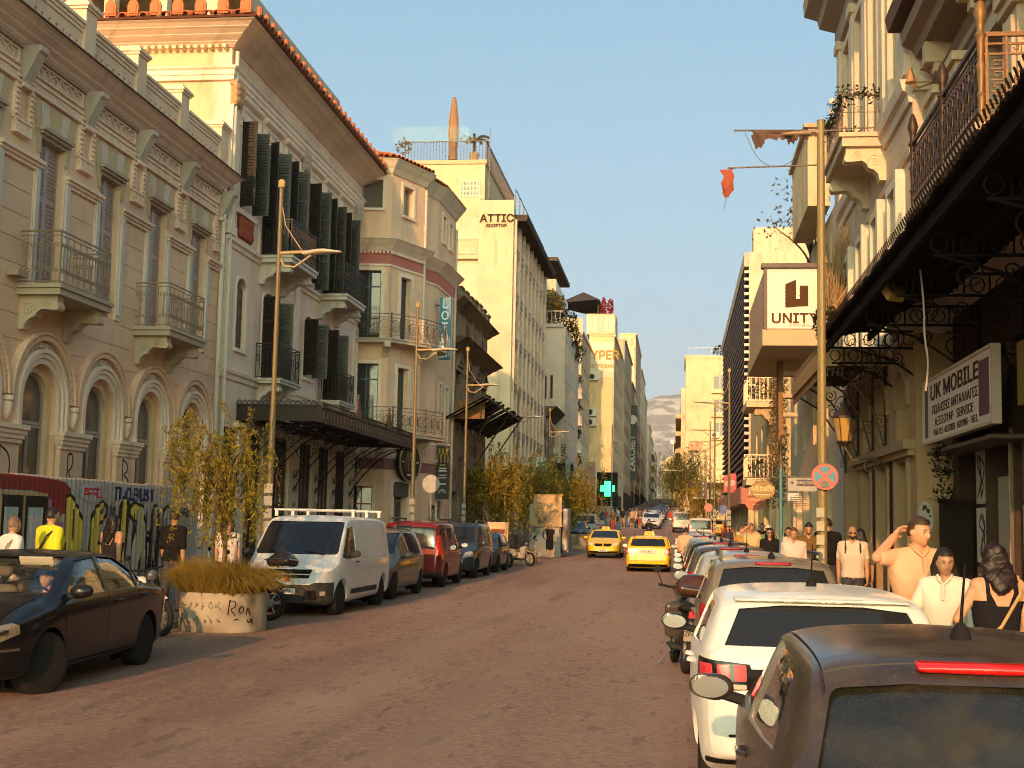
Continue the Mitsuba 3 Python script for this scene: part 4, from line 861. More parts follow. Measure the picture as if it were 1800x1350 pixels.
    put(lathe([(.02, 29.4), (.12, 29.35), (.16, 29.0), (.28, 28.0), (.33, 27.0), (.25, 26.0), (.28, 25.2), (.1, 25.1)], 12, (-14.6, 83.6, 0)), 'cloth', (.34, .19, .10), t, 'canopy', sm=40); put(tube([(-14.6, 83.6, 24.85), (-14.6, 83.6, 25.2)], .05, 6), 'iron', (.1, .08, .06), t, 'pole')
    ms = [tube([(-14.6 + .3 * math.cos(a) * s, 83.6 + .3 * math.sin(a) * s, z) for z, s in ((29.2, .42), (28, .95), (27, 1.12), (26, .86))], .03, 4) for a in np.linspace(0, 2 * PI, 9)[:-1]]
    put(cat(*ms), 'cloth', (.28, .15, .08), t, 'folds', kind='stuff')
    t = thing('terrace_palm', 'small pale palm in a pot on the roof terrace beside the closed parasol', 'plant'); g = np.random.default_rng(3); ms = []
    put(lathe([(.2, 24.85), (.35, 25.5), (.3, 25.6)], 10, (-13.2, 83.5, 0)), 'matt', (.4, .3, .2), t, 'pot'); put(tube([(-13.2, 83.5, 25.5), (-13.2, 83.5, 26.4)], .1, 6), 'bark', None, t, 'trunk')
    for i in range(16):
        a = g.uniform(0, 2 * PI); L = g.uniform(.9, 1.5); up = g.uniform(.5, 1.5); c = np.array([-13.2, 83.5, 26.3]); q = [c + [math.cos(a) * L * s, math.sin(a) * L * s, up * s - .9 * s * s] for s in np.linspace(0, 1, 7)]
        for s0, s1 in zip(q[:-1], q[1:]):
            w = np.array([-math.sin(a), math.cos(a), -.3]) * .16; ms.append((np.array([s0 - w * .6, s0 + w * .6, s1 + w * .6, s1 - w * .6]), np.array([[0, 1, 2], [0, 2, 3]])))
    put(cat(*ms), 'leaf', (.30, .26, .12), t, 'fronds', kind='stuff')
    t = thing('rooftop_sign', 'raised dark lettering ATTIC ROOFTOP on the blank side wall', 'sign')
    text3(S, 'ATTIC', -10.95, 19.95, .46, .33, .06, True, True, 1.05, t, 'lettering', (.07, .04, .025)); text3(S, 'ROOFTOP', -10.95, 19.62, .19, .33, .06, True, True, 1.0, t, 'lettering', (.07, .04, .025))
    t = put(cat(box(-9.7, -9.0, 92, 92.15, 4.9, 6.4)), 'paint', (.55, .62, .58), name='white_shop_sign', label='small pale sign with green print on the concrete block', cat_='sign'); put(FV(92)(cat(box(-9.65, -9.05, 0, .01, 5.6, 5.75), box(-9.6, -9.1, 0, .01, 5.95, 6.05), box(-9.6, -9.1, 0, .01, 5.2, 5.3))), 'matt', (.05, .25, .17), t, 'print')
attic_block()
def low_ruin():
    F = FL(-9.7); h = thing('old_low_house', 'low old plastered house with a heavy crumbling cornice', 'building'); C = (.44, .33, .26)
    put(wall(F, 98.1, 106, 0, 10.2, [sbox(99.2, 4.8, 100.2, 7.4), sbox(102, 4.8, 103, 7.4), sbox(104.4, 4.8, 105.2, 7.4), sbox(99, .2, 105, 3.2)], .4), 'ruin', C, h, 'wall'); put(F(box(98.1, 106, -8, -.4, 0, 10.2)), 'ruin', C, h, 'core')
    for a in (99.2, 102, 104.4): window(F, h, a, a + .9, 4.8, 7.4, .2, 2, (.7,), (.2, .14, .1), (.04, .03, .03)); put(F(box(a - .3, a - .1, -.02, .15, 4.2, 9.6)), 'ruin', C, h, 'pilaster')
    put(corn([(-9.7, 98.1), (-9.7, 106)], 9.7, .8, .8, 3), 'ruin', (.20, .14, .09), h, 'cornice')
    k = put(F(box(101.4, 104, 0, .9, 4.4, 4.55)), 'ruin', C, h, 'balcony'); rail_box(F, k, 101.5, 103.9, .85, 4.55, 1, (.04, .03, .03))
    put(F(box(99, 105, -.3, -.2, .2, 3.2)), 'glassdark', (.03, .025, .02), h, 'shopfront')
low_ruin()
def grey_block():
    F = FL(-9.0); h = thing('grey_apartment_block', 'grey apartment block with planted balconies on its top floors', 'building'); C = (.70, .55, .42); U0, U1 = 106.2, 121; S = FV(U0)
    top = 17.6
    ops = grid_facade(F, h, U0, U1, [(5.2, 1.7), (8.4, 1.8), (11.6, 1.8), (14.8, 1.8)], 5, C, .4, (.3, .25, .2), (.06, .05, .04), 0, top)
    so = [sbox(-12.2 + d, z, -11.7 + d, z + 1.9) for d in (0,) for z in (8.6, 12.0, 15.0)] + [sbox(-10.2 + d, z, -9.95 + d, z + 1.9) for d in (-.5, 0) for z in (5.4, 8.6, 11.8)]
    put(wall(S, -17, -9.05, 0, top, so, .3), 'stucco', C, h, 'side_wall')
    for p in so: a, b, c, e = p.bounds; window(S, h, a, c, b, e, .15, 1, (), (.3, .25, .2), (.05, .045, .04), .04)
    put(box(-17, -9.8, 106.5, 121, 0, top), 'stucco', C, h, 'core'); put(box(-17, -9.2, 106.0, 121.2, top, top + .25), 'stucco', (.58, .5, .4), h, 'terrace_slab')
    put(box(-17, -11.2, 108, 121, top + .25, 23.2), 'stucco', (.62, .50, .33), h, 'setback'); put(box(-17, -10.0, 107.2, 119, 20.4, 20.7), 'stucco', (.62, .52, .4), h, 'balcony_slab'); put(box(-17, -9.9, 107.1, 107.2, 20.7, 21.7), 'stucco', (.66, .54, .38), h, 'balcony_front'); put(box(-10.0, -9.9, 107.2, 119, 20.7, 21.6), 'paint', (.5, .45, .4), h, 'balcony_front'); put(box(-17, -9.8, 107, 119.5, 23.2, 23.5), 'matt', (.1, .07, .05), h, 'dark_roof')
    G = Fr((0, 106.1, 0), (1, 0, 0), (0, -1, 0)); put(cat(*[tube([(x, 106.1, top + .25), (x, 106.1, top + 1.3)], .02, 4) for x in np.arange(-12.6, -9.2, .35)], tube([(-12.6, 106.1, top + 1.3), (-9.25, 106.1, top + 1.3)], .035, 4), tube([(-9.25, 106.1, top + 1.3), (-9.25, 121, top + 1.3)], .035, 4)), 'paint', (.5, .42, .33), h, 'railing')
    bush('terrace_shrub', 'round ochre shrub on the upper terrace of the grey block', (-10.2, 106.8, 19.6), 1.1, (.16, .11, .025), 700, .12, seed=5)
    bush('terrace_shrub', 'low shrub behind the terrace railing of the grey block', (-10.8, 106.8, 18.3), .7, (.10, .07, .02), 400, .1, seed=6)
    for i, (y, z) in enumerate(((109, 18.4), (113, 17.8), (117, 17.0))): bush('hanging_shrub', ('dark shrub hanging over the roof edge of the grey block, nearest of three', 'dark shrub hanging over the roof edge of the grey block, middle of three', 'dark shrub hanging over the roof edge of the grey block, farthest of three')[i], (-9.2, y, z), 1.1, (.055, .045, .015), 600, .12, seed=7 + i)
    t = thing('fascia_sign', 'dark shop fascia with a teal frame and pale Greek lettering', 'sign')
    T_ = FV(100); x0, x1 = -11.3, -7.95
    put(T_(box(x0, x1, -3, 0, 2.2, 6.4)), 'matt', (.02, .022, .022), t, 'board'); put(T_(cat(box(x0, x1, 0, .1, 4.35, 4.65), box(x1 - .35, x1, 0, .12, 2.2, 6.6))), 'paint', (.16, .25, .22), t, 'frame'); text3(T_, 'Τσιφυλλάς', -10.0, 3.35, .62, .04, .03, False, True, 1.0, t, 'lettering', (.62, .58, .5))
    t = thing('cafe_sign', 'vertical orange and white sign with dark lettering COFFEE ISLAND', 'sign'); q = FV(103)
    put(q(cat(box(-9.55, -9.05, 0, .1, 5.4, 7.7))), 'paint', (.5, .44, .36), t, 'board'); put(q(box(-8.98, -8.5, 0, .1, 4.9, 6.1)), 'paint', (.5, .2, .03), t, 'orange_board'); put(q(box(-8.98, -8.5, 0, .1, 6.1, 8.5)), 'paint', (.35, .26, .18), t, 'board')
    for s_, u, z in (('COFFEE', -9.3, 5.5), ('ISLAND', -8.74, 6.2)):
        v, f = fromtm(meshkit.text_mesh(s_, .34, .02, True)); v = np.stack([-(v[:, 1] - .17) + u, v[:, 2] + .1, v[:, 0] + z], 1); put(q((v, f[:, ::-1])), 'matt', (.03, .025, .02), t, 'lettering')
grey_block()
def tall_block(name, label, X, y0, y1, z1, xs, side_col, col, cols, fl=3.1, z0=5.0, sideops=(), cat_='building', ww=.55, balc=False, gb=0):
    F = FL(X); h = thing(name, label, cat_); g0 = float(gz(y0)) - .3; S = FV(y0)
    zs = [(z0 + i * fl, fl * .58) for i in range(int((z1 - z0 - .6) / fl))]
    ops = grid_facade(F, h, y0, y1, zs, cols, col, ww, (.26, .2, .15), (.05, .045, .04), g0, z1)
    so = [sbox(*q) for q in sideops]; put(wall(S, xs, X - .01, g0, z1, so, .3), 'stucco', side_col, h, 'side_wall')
    for q in sideops: window(S, h, q[0], q[2], q[1], q[3], .12, 1, (), (.4, .32, .22), (.06, .05, .04), .05)
    put(box(xs, X - .3, y0 + .3, y1, g0, z1), 'stucco', col, h, 'core'); put(box(xs, X + .2, y0 - .1, y1, z1, z1 + .3), 'stucco', np.array(side_col) * .95, h, 'roof_edge')
    put(F(box(y0 + .2, y1 - .2, -.2, .05, g0 + .3, z0 - 1.2)), 'matt', (.03, .024, .02), h, 'shopfronts')
    if balc:
        for i, (z, _) in enumerate(zs):
            k = put(F(box(y0 + .5, y1 - .5, 0, .9, z - .9, z - .75)), 'stucco', col, h, 'balcony'); put(F(cat(box(y0 + .5, y1 - .5, .85, .9, z - .75, z + .1), box(y0 + .5, y0 + .55, 0, .85, z - .75, z + .1))), 'paint', np.array(col) * rnd.uniform(.7, 1.1), k, 'parapet')
    return h
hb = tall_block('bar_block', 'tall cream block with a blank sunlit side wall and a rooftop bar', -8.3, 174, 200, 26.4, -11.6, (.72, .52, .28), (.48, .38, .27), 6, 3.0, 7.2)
S = FV(174.0)
put(S(box(-11.6, -8.4, .005, .08, 20.9, 25.6)), 'stucco', (.72, .64, .48), hb, 'white_panel')
t = thing('bar_sign', 'gold lettering HYPER ASTROBAR on the white panel high on the blank wall', 'sign'); text3(S, 'HYPER', -10.0, 23.4, 1.15, .1, .05, True, True, .92, t, 'lettering', (.40, .22, .04)); text3(S, 'ASTROBAR', -10.0, 22.3, .45, .1, .05, True, True, 1.0, t, 'lettering', (.45, .28, .08))
put(cat(S(box(-12.0, -8.2, -6, .2, 26.7, 29.4))), 'stucco', (.60, .47, .30), hb, 'roof_bar_parapet')
for i in range(5): put(S(box(-11.9 + i * .74, -11.3 + i * .74, .2, .25, 27.0, 29.0)), 'paint', ((.5, .42, .3), (.62, .5, .34), (.55, .36, .24))[i % 3], hb, 'parapet_panel')
t = thing('bar_parasol', 'large dark canopy over the rooftop bar', 'parasol'); put((np.array([[-16, 176, 31.2], [-10.3, 173, 31.2], [-9.9, 186, 30.6], [-16, 186, 32], [-12.8, 179, 33.2], [-9.2, 180, 29.6]]), np.array([[0, 1, 4], [1, 5, 4], [5, 2, 4], [2, 3, 4], [3, 0, 4]])), 'cloth', (.05, .035, .03), t, 'canopy'); put(cat(box(-15, -14.9, 177, 177.1, 26.5, 31.2), box(-10.6, -10.5, 175, 175.1, 26.5, 31)), 'iron', (.05, .04, .03), t, 'pole')
for i, x in enumerate((-9.8, -8.9)): bush('red_topiary', 'red flowering bush on the rooftop bar, ' + ('left' if i == 0 else 'right') + ' one of two', (x, 174.4, 30.4), .55, (.30, .03, .025), 300, .14, seed=20 + i, sc=(.8, .8, 2.2))
aircon(S, -11.2, .1, 14.6, 'white air conditioner on the blank cream wall, lower of a pair', 1.7); aircon(S, -11.2, .1, 15.9, 'white air conditioner on the blank cream wall, upper of a pair', 1.7); aircon(S, -11.0, .1, 20.6, 'white air conditioner alone just below the white panel on the cream wall', 1.6)
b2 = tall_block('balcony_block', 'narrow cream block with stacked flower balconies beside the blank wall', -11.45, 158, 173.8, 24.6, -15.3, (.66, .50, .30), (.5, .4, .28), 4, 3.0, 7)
S = FV(158.0)
for i, z in enumerate((7.0, 10.2, 13.4, 16.6)):
    k = put(S(box(-14.4, -11.2, 0, 1.2, z, z + .2)), 'stucco', (.55, .45, .34), b2, 'balcony'); rail_box(S, k, -14.3, -11.3, 1.15, z + .2, 1.0, (.35, .3, .24), r=.03); put(S(box(-14.0, -12.0, .005, .05, z + .3, z + 2.4)), 'glassdark', (.05, .045, .04), k, 'balcony_door')
    bush('balcony_plant', 'dark round plant hanging at balcony level %s of the narrow cream block' % ('one', 'two', 'three', 'four')[i], (-12.0, 156.8, z + 2.3), .8, (.035, .03, .014), 250, .14, seed=30 + i)
put(S(box(-15.3, -11.3, 0, .15, 24.4, 26.4)), 'stucco', (.6, .48, .32), b2, 'roof_parapet')
window(S, b2, -13.4, -12.0, 19.6, 22.6, -.02, 3, (.5,), (.6, .48, .32), (.3, .25, .2), .1)
# pharmacy cross
t = thing('pharmacy_cross', 'glowing green pharmacy cross', 'sign'); G = FV(168.0)
put(G(cat(box(-10.0, -7.4, -.3, -.05, 4.2, 8.4))), 'matt', (.012, .012, .012), t, 'backing')
cr = Polygon([(-9.55, 6.0), (-9.55, 6.75), (-9.05, 6.75), (-9.05, 7.3), (-8.25, 7.3), (-8.25, 6.75), (-7.75, 6.75), (-7.75, 6.0), (-8.25, 6.0), (-8.25, 5.4), (-9.05, 5.4), (-9.05, 6.0)])
k = put(G(ext(cr, 0, .15, 'xz')), 'cross_light', None, t, 'cross'); scene[k]['emitter'] = {'type': 'area', 'radiance': rgb(.02, .75, .12)}
put(cat(box(-11.1, -10.1, 166, 166.4, 4.0, 9.6)), 'paint', (.28, .14, .13), name='maroon_board', label='narrow maroon board beside the pharmacy cross', cat_='sign')
# blocks beyond
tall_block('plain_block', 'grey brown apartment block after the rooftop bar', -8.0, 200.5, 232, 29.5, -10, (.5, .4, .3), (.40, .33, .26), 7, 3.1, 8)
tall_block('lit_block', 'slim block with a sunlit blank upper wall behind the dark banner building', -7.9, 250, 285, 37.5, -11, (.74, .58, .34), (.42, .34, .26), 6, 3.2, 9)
zb = tall_block('banner_building', 'older dark building carrying a tall black banner', -8.0, 233, 249.5, 26.5, -12, (.30, .22, .15), (.26, .19, .14), 4, 3.3, 9)
t = thing('tall_banner', 'tall black banner with white lettering ZAKCRET down its length', 'sign'); G = FV(231.0); put(G(box(-8.6, -6.9, 0, .1, 9.5, 22.5)), 'paint', (.012, .01, .01), t, 'board')
v, f = fromtm(meshkit.text_mesh('ZAKCRET', 1.0, .05, True)); v = np.stack([-(v[:, 1] - .5) - 7.75, v[:, 2] + .1, v[:, 0] + 11.0], 1); put(G((v, f[:, ::-1])), 'matt', (.6, .58, .55), t, 'lettering'); put(G(ext(Point(-7.75, 20.0).buffer(.8), .1, .15, 'xz')), 'matt', (.6, .58, .55), t, 'disc')
for i, (y0, y1, z, X, c) in enumerate(((286, 318, 35, -7.8, (.60, .50, .38)), (319, 350, 33, -8.0, (.55, .45, .33)), (351, 380, 28, -7.4, (.66, .54, .36)), (381, 425, 27, -7.6, (.6, .48, .34)), (426, 480, 25, -7.2, (.62, .5, .36)))):
    tall_block('far_block', 'far apartment block on the left side of the street, %s beyond the banner' % ('first', 'second', 'third', 'fourth', 'last')[i], X, y0, y1, z, X - 5, np.array(c) * 1.1, c, 5, 3.2, 10, balc=i == 3)
# ---------------------------------------------------------------- the right side, near to far
def greek_key(x0, x1, z0, z1, n, vert=False):
    d = ((z1 - z0) if vert else (x1 - x0)) / n; P = []
    for i in range(n):
        q = np.array([(0, 0), (0, 1), (.8, 1), (.8, .3), (.4, .3), (.4, .65)])
        q = q * [.9, 1]
        P.append([(x0 + (x1 - x0) * b, z0 + d * (i + a)) if vert else (x0 + d * (i + a), z0 + (z1 - z0) * b) for a, b in q])
    return P
def near_house():
    F = FR(4.3); h = thing('canopied_house', 'old house at the right edge, its cast iron balcony above a dark metal canopy', 'building')
    C = (.62, .45, .31); Dk = (.035, .018, .012); U0, U1 = 7.0, 21.6
    ops = [sbox(c - .55, 6.45, c + .55, 8.6) for c in (9.2, 12.2, 15.2, 18.2)]
    put(wall(F, U0, U1, 5.2, 9.0, ops, .4), 'stucco', C, h, 'wall'); put(box(4.75, 12, U0, U1, 0, 10.6), 'matt', (.1, .07, .05), h, 'core')
    for c in (9.2, 12.2, 15.2, 18.2):
        window(F, h, c - .55, c + .55, 6.45, 8.6, .3, 2, (.75,), (.22, .13, .08), (.05, .04, .035))
        put(F(cat(box(c - .85, c - .55, -.02, .1, 6.45, 8.6), box(c + .55, c + .85, -.02, .1, 6.45, 8.6), box(c - .9, c + .9, -.02, .14, 8.6, 8.8))), 'stucco', (.56, .44, .32), h, 'window_surround')
    for c in (7.6, 10.7, 13.7, 16.7, 19.7, 21.2):
        put(F(cat(box(c - .3, c + .3, -.02, .22, 6.4, 8.3), box(c - .2, c + .2, .2, .27, 6.5, 8.2))), 'stucco', (.60, .47, .33), h, 'pilaster')
        k = put(F(cat(box(c - .38, c + .38, -.02, .3, 8.3, 8.42), box(c - .34, c + .34, -.02, .36, 8.42, 8.62), box(c - .42, c + .42, -.02, .42, 8.62, 8.75))), 'stucco', (.60, .46, .30), h, 'capital')
    path = [(4.3, U1 + .1), (4.3, U0)]
    put(sweep(path, [(-.05, 8.78), (.12, 8.78), (.12, 8.9), (.18, 8.92), (.18, 9.05), (.26, 9.1), (-.05, 9.12)]), 'stucco', (.36, .27, .2), h, 'architrave')
    put(sweep(path, [(-.05, 9.12), (.1, 9.12), (.1, 9.45), (.5, 9.5), (.55, 9.62), (.72, 9.7), (.74, 9.9), (-.05, 10.0)]), 'stucco', (.30, .21, .15), h, 'cornice')
    put(sweep([(4.3, U1 + .35), (4.3, U0)], [(-.05, 10.0), (.9, 10.02), (.95, 10.25), (-.05, 10.6)]), 'matt', (.13, .08, .06), h, 'eaves')
    for c in (15.6, 18.4, 21.0): put(F(cat(box(c - .12, c + .12, .08, .5, 9.15, 9.48), box(c - .1, c + .1, .08, .36, 9.0, 9.16))), 'stucco', (.6, .44, .28), h, 'eaves_bracket')
    # ground floor: dark shopfront under the canopy
    put(F(box(U0, U1, -.4, 0, 4.35, 5.2)), 'matt', Dk, h, 'shop_fascia'); put(F(box(13.2, 16.4, .0, .3, 3.35, 4.1)), 'matt', (.17, .10, .03), h, 'ochre_fascia')
    put(F(box(U0, U1, -.5, -.4, .1, 4.4)), 'matt', (.03, .018, .013), h, 'shop_interior')
    for c, w in ((21.4, .2), (19.3, .12), (17.95, .15), (16.75, .12), (15.55, .14), (14.2, .14), (12.4, .16)): put(F(box(c - w, c + w, -.4, .02, .13, 4.35)), 'matt', (.06, .035, .025), h, 'shop_post')
    for c, w in ((19.95, .42), (17.3, .42)):
        for i, (z0, z1) in enumerate(((.5, 1.35), (1.42, 2.2), (2.26, 3.05))):
            put(F(box(c - w * .8, c + w * .8, -.1, -.04, z0, z1)), 'matt', ((.30, .25, .2), (.10, .07, .055), (.33, .28, .23))[(i + int(c)) % 3], h, 'poster')
            g = np.random.default_rng(int(c * 10) + i); ls = [smoothline([(g.uniform(-.25, .25), zz) for zz in np.linspace(z0 + .1, z1 - .1, 5)]) for _ in range(3)]
            put(strokes(F, ls, .03, -.034, .006, c), 'matt', ((.02, .015, .012), (.25, .2, .17), (.05, .03, .025))[(i + int(c)) % 3], h, 'sprayed_tag')
    put(F(box(18.2, 18.9, -.08, -.03, .2, 2.6)), 'paint', (.20, .17, .13), h, 'shop_door')
    put(F(box(17.86, 17.92, .02, .06, .3, 3.2)), 'chrome', (.8, .7, .55), h, 'metal_strip'); put(F(box(16.7, 16.76, .02, .05, .3, 3.2)), 'chrome', (.7, .6, .5), h, 'metal_strip')
    put(F(box(14.35, 16.6, -.2, -.18, .3, 3.3)), 'pane', None, h, 'shop_window')
    for z in (.9, 1.35, 1.8, 2.25, 2.7): 
        k = put(F(box(14.35, 16.6, -.395, -.25, z, z + .03)), 'matt', (.14, .10, .07), h, 'shelf'); g = np.random.default_rng(int(z * 100))
        u = 14.4
        while u < 16.5:
            w = g.uniform(.06, .14); put(F(box(u, u + w, -.36, -.28, z + .032, z + g.uniform(.15, .33))), 'matt', np.array((.25, .2, .16)) * g.uniform(.3, 1.3), k, 'boxed_item'); u += w + .03
    # balcony
    bz = 6.45; k = put(F(cat(box(15.25, 19.8, .02, .95, bz - .22, bz - .08), box(15.2, 19.85, .02, 1.0, bz - .08, bz))), 'stucco', (.50, .38, .26), h, 'balcony')
    for u in (15.6, 17.5, 19.4): put(F(console(.26, .8, .55, bz - .22, u)), 'stucco', (.5, .38, .26), k, 'bracket', sm=35)
    I = (.055, .028, .016); ms = []
    rails = ((.06, .03), (.2, .016), (.82, .016), (.94, .016), (1.05, .035))
    for a, b in ((15.3, 17.5), (17.5, 19.72)):
        L = b - a
        ms += [F(tube([(a, .9, bz + z), (b, .9, bz + z)], r, 4)) for z, r in rails]
        for q in flat_scroll(L, .62, 'ornate'): ms.append(F(tube([(a + s, .9, bz + .2 + z) for s, z in q], .016, 5, cap=False)))
        for q in greek_key(a + .05, b - .05, .84, .93, 14): ms.append(F(tube([(s, .9, bz + z) for s, z in q], .010, 4)))
        n = 22
        ms += [F(tube([(a + L * i / n, .9, bz + .06), (a + L * (i + .5) / n, .9, bz + .2), (a + L * (i + 1) / n, .9, bz + .06)], .01, 4)) for i in range(n)]
    put(cat(*ms), 'iron', I, k, 'railing')
    ms = [F(tube([(15.3, .05, bz + z), (15.3, .9, bz + z)], r, 4)) for z, r in rails]
    for s, r in ((.06, .025), (.28, .02), (.62, .02)): ms.append(F(tube([(15.3, .9 - s, bz + .06), (15.3, .9 - s, bz + 1.05)], r, 4)))
    for q in greek_key(.80, .66, .12, .78, 5, True): ms.append(F(tube([(15.3, s, bz + z) for s, z in q], .013, 4)))
    for q in greek_key(.58, .06, .84, .93, 4): ms.append(F(tube([(15.3, s, bz + z) for s, z in q], .011, 4)))
    for q in (spiral(.36, .52, .24, 2.2, PI * .5, 1, 40, .1), spiral(.12, .3, .13, 1.6, 0, -1, 24, .1), [(.6, .5), (.5, .22), (.3, .1)], [(.02, .78), (.2, .66)]): ms.append(F(tube([(15.3, a, bz + b) for a, b in q], .016, 5)))
    put(cat(*ms), 'iron', (.20, .10, .045), k, 'side_railing', label='brown side panel of the balcony railing with Greek key pattern')
    for u in (15.3, 17.5, 19.72):
        put(move(lathe([(.05, 0), (.06, .06), (.035, .1), (.04, .3), (.055, .34), (.035, .38), (.045, .62), (.06, .68), (.035, .74), (.045, .98), (.07, 1.04), (.04, 1.1)] + ([(.05, 1.2), (.08, 1.3), (.05, 1.42), (.02, 1.5)]), 10), F.pt(u, .9, bz)), 'iron', (.24, .13, .05) if u < 16 else I, k, 'post', sm=40)
    put(move(lathe([(.07, 7.9), (.09, 8.05), (.1, 8.3), (.06, 8.45), (.05, 8.6), (.05, 8.95)], 10), F.pt(15.3, .9, 0)), 'iron', (.22, .12, .05), k, 'lamp_standard', sm=40)
    # sconce of three bells
    t = thing('bell_lamp', 'bronze wall lamp with three bell shades hanging from curled arms', 'lamp')
    for i, (dx, dz) in enumerate(((.62, 0), (.38, .22), (.12, .5))):
        o = F.pt(21.5, dx, 9.02 + dz); put(move(lathe([(.09, 0), (.075, .03), (.06, .12), (.035, .2), (.03, .24)], 10), o), 'iron', (.50, .27, .10), t, 'bell', sm=40)
        put(F(tube([(21.5, .03, 9.3 + dz * .6), (21.5, dx * .5, 9.0 + dz), (21.5, dx * .8, 8.93 + dz), (21.5, dx, 9.0 + dz)], .018, 5)), 'iron', (.4, .2, .08), t, 'arm')
    return h
near_house()
def metal_canopy():
    F = FR(4.3); t = thing('corrugated_canopy', 'long dark corrugated metal canopy over the right pavement on scrolled iron brackets', 'canopy')
    n = 60; y0, y1 = 6.2, 24.2; d = (y1 - y0) / n
    for i in range(n):
        a = y0 + d * i; e = 1.8 + rnd.uniform(-.02, .03); z = 5.2 + rnd.uniform(-.012, .012)
        us = np.linspace(a, a + d * 1.06, 7); zz = .03 * np.cos((us - a) / d * 2 * 2 * PI)
        lo = np.array([[u, .02, 5.62 + q] for u, q in zip(us, zz)] + [[u, e, z + q] for u, q in zip(us, zz)]); v = np.vstack([lo, lo + [0, 0, .012 + .004 * (i % 2)]])
        f = np.vstack([gridf(2, 7), gridf(2, 7) + 14]); put(F((v, f)), 'matt', (.022, .014, .010), t, 'sheet')
    I = (.012, .007, .005)
    put(F(cat(box(y0, y1, 1.62, 1.68, 5.02, 5.16), box(y0, y1, .9, .96, 5.2, 5.32))), 'matt', I, t, 'beam')
    put(F(cat(*[tube([(y0 + (y1 - y0) * i / 140, 1.8, 5.23), (y0 + (y1 - y0) * i / 140, 1.83, 5.31)], .012, 3) for i in range(141)])), 'iron', I, t, 'edge_spikes', kind='stuff')
    for u in (9.5, 12.0, 14.5, 17.0, 19.5, 22.0, 24.0):
        ms = [tube([(u, .05, 5.05), (u, 1.6, 5.05)], .025, 4), tube([(u, .05, 4.78), (u, 1.6, 4.78)], .025, 4)]
        for j in range(5): w = .15 + j * .31; ms += [tube([(u, w, 4.78), (u, w, 5.05)], .015, 4), tube([(u, w + .15 + .09 * math.cos(x), 4.915 + .1 * math.sin(x)) for x in np.linspace(0, 2 * PI, 9)], .012, 4)]
        for cw, cz, r, a, dd in ((1.25, 4.58, .18, PI / 2, 1), (.8, 4.62, .12, 0, -1), (.4, 4.5, .2, 1, 1), (.2, 4.15, .15, 2, 1)): ms.append(tube([(u, x, z) for x, z in spiral(cw, cz, r, 1.7, a, dd, 24, .1)], .014, 4))
        ms += [tube([(u, 1.5, 4.76), (u, .9, 4.6), (u, .4, 4.25), (u, .12, 3.7)], .02, 4), tube([(u, .06, 5.05), (u, .06, 3.4)], .03, 4)]
        put(F(cat(*ms)), 'matt', I, t, 'bracket')
    k = thing('canopy_floodlight', 'square floodlight under the canopy edge, sunlit on one side', 'lamp'); o = F.pt(18.1, 1.45, 5.0)
    put(move(lin(box(-.13, .13, -.06, .06, -.1, .1), rotz(.6) @ rotx(-.7)), o), 'paint', (.42, .24, .06), k, 'casing'); put(tube([o, o + [0, 0, .2]], .02, 4), 'iron', I, k, 'bracket')
    k = put(F(tube(smoothline([(16.7, 1.35, 5.05), (16.75, 1.3, 4.6), (16.6, 1.33, 4.2), (16.65, 1.27, 3.9), (16.72, 1.3, 3.55)]), .012, 6)), 'matt', (.5, .38, .3), name='hanging_cable', label='pale loose cable hanging down from the dark canopy', cat_='cable')
metal_canopy()
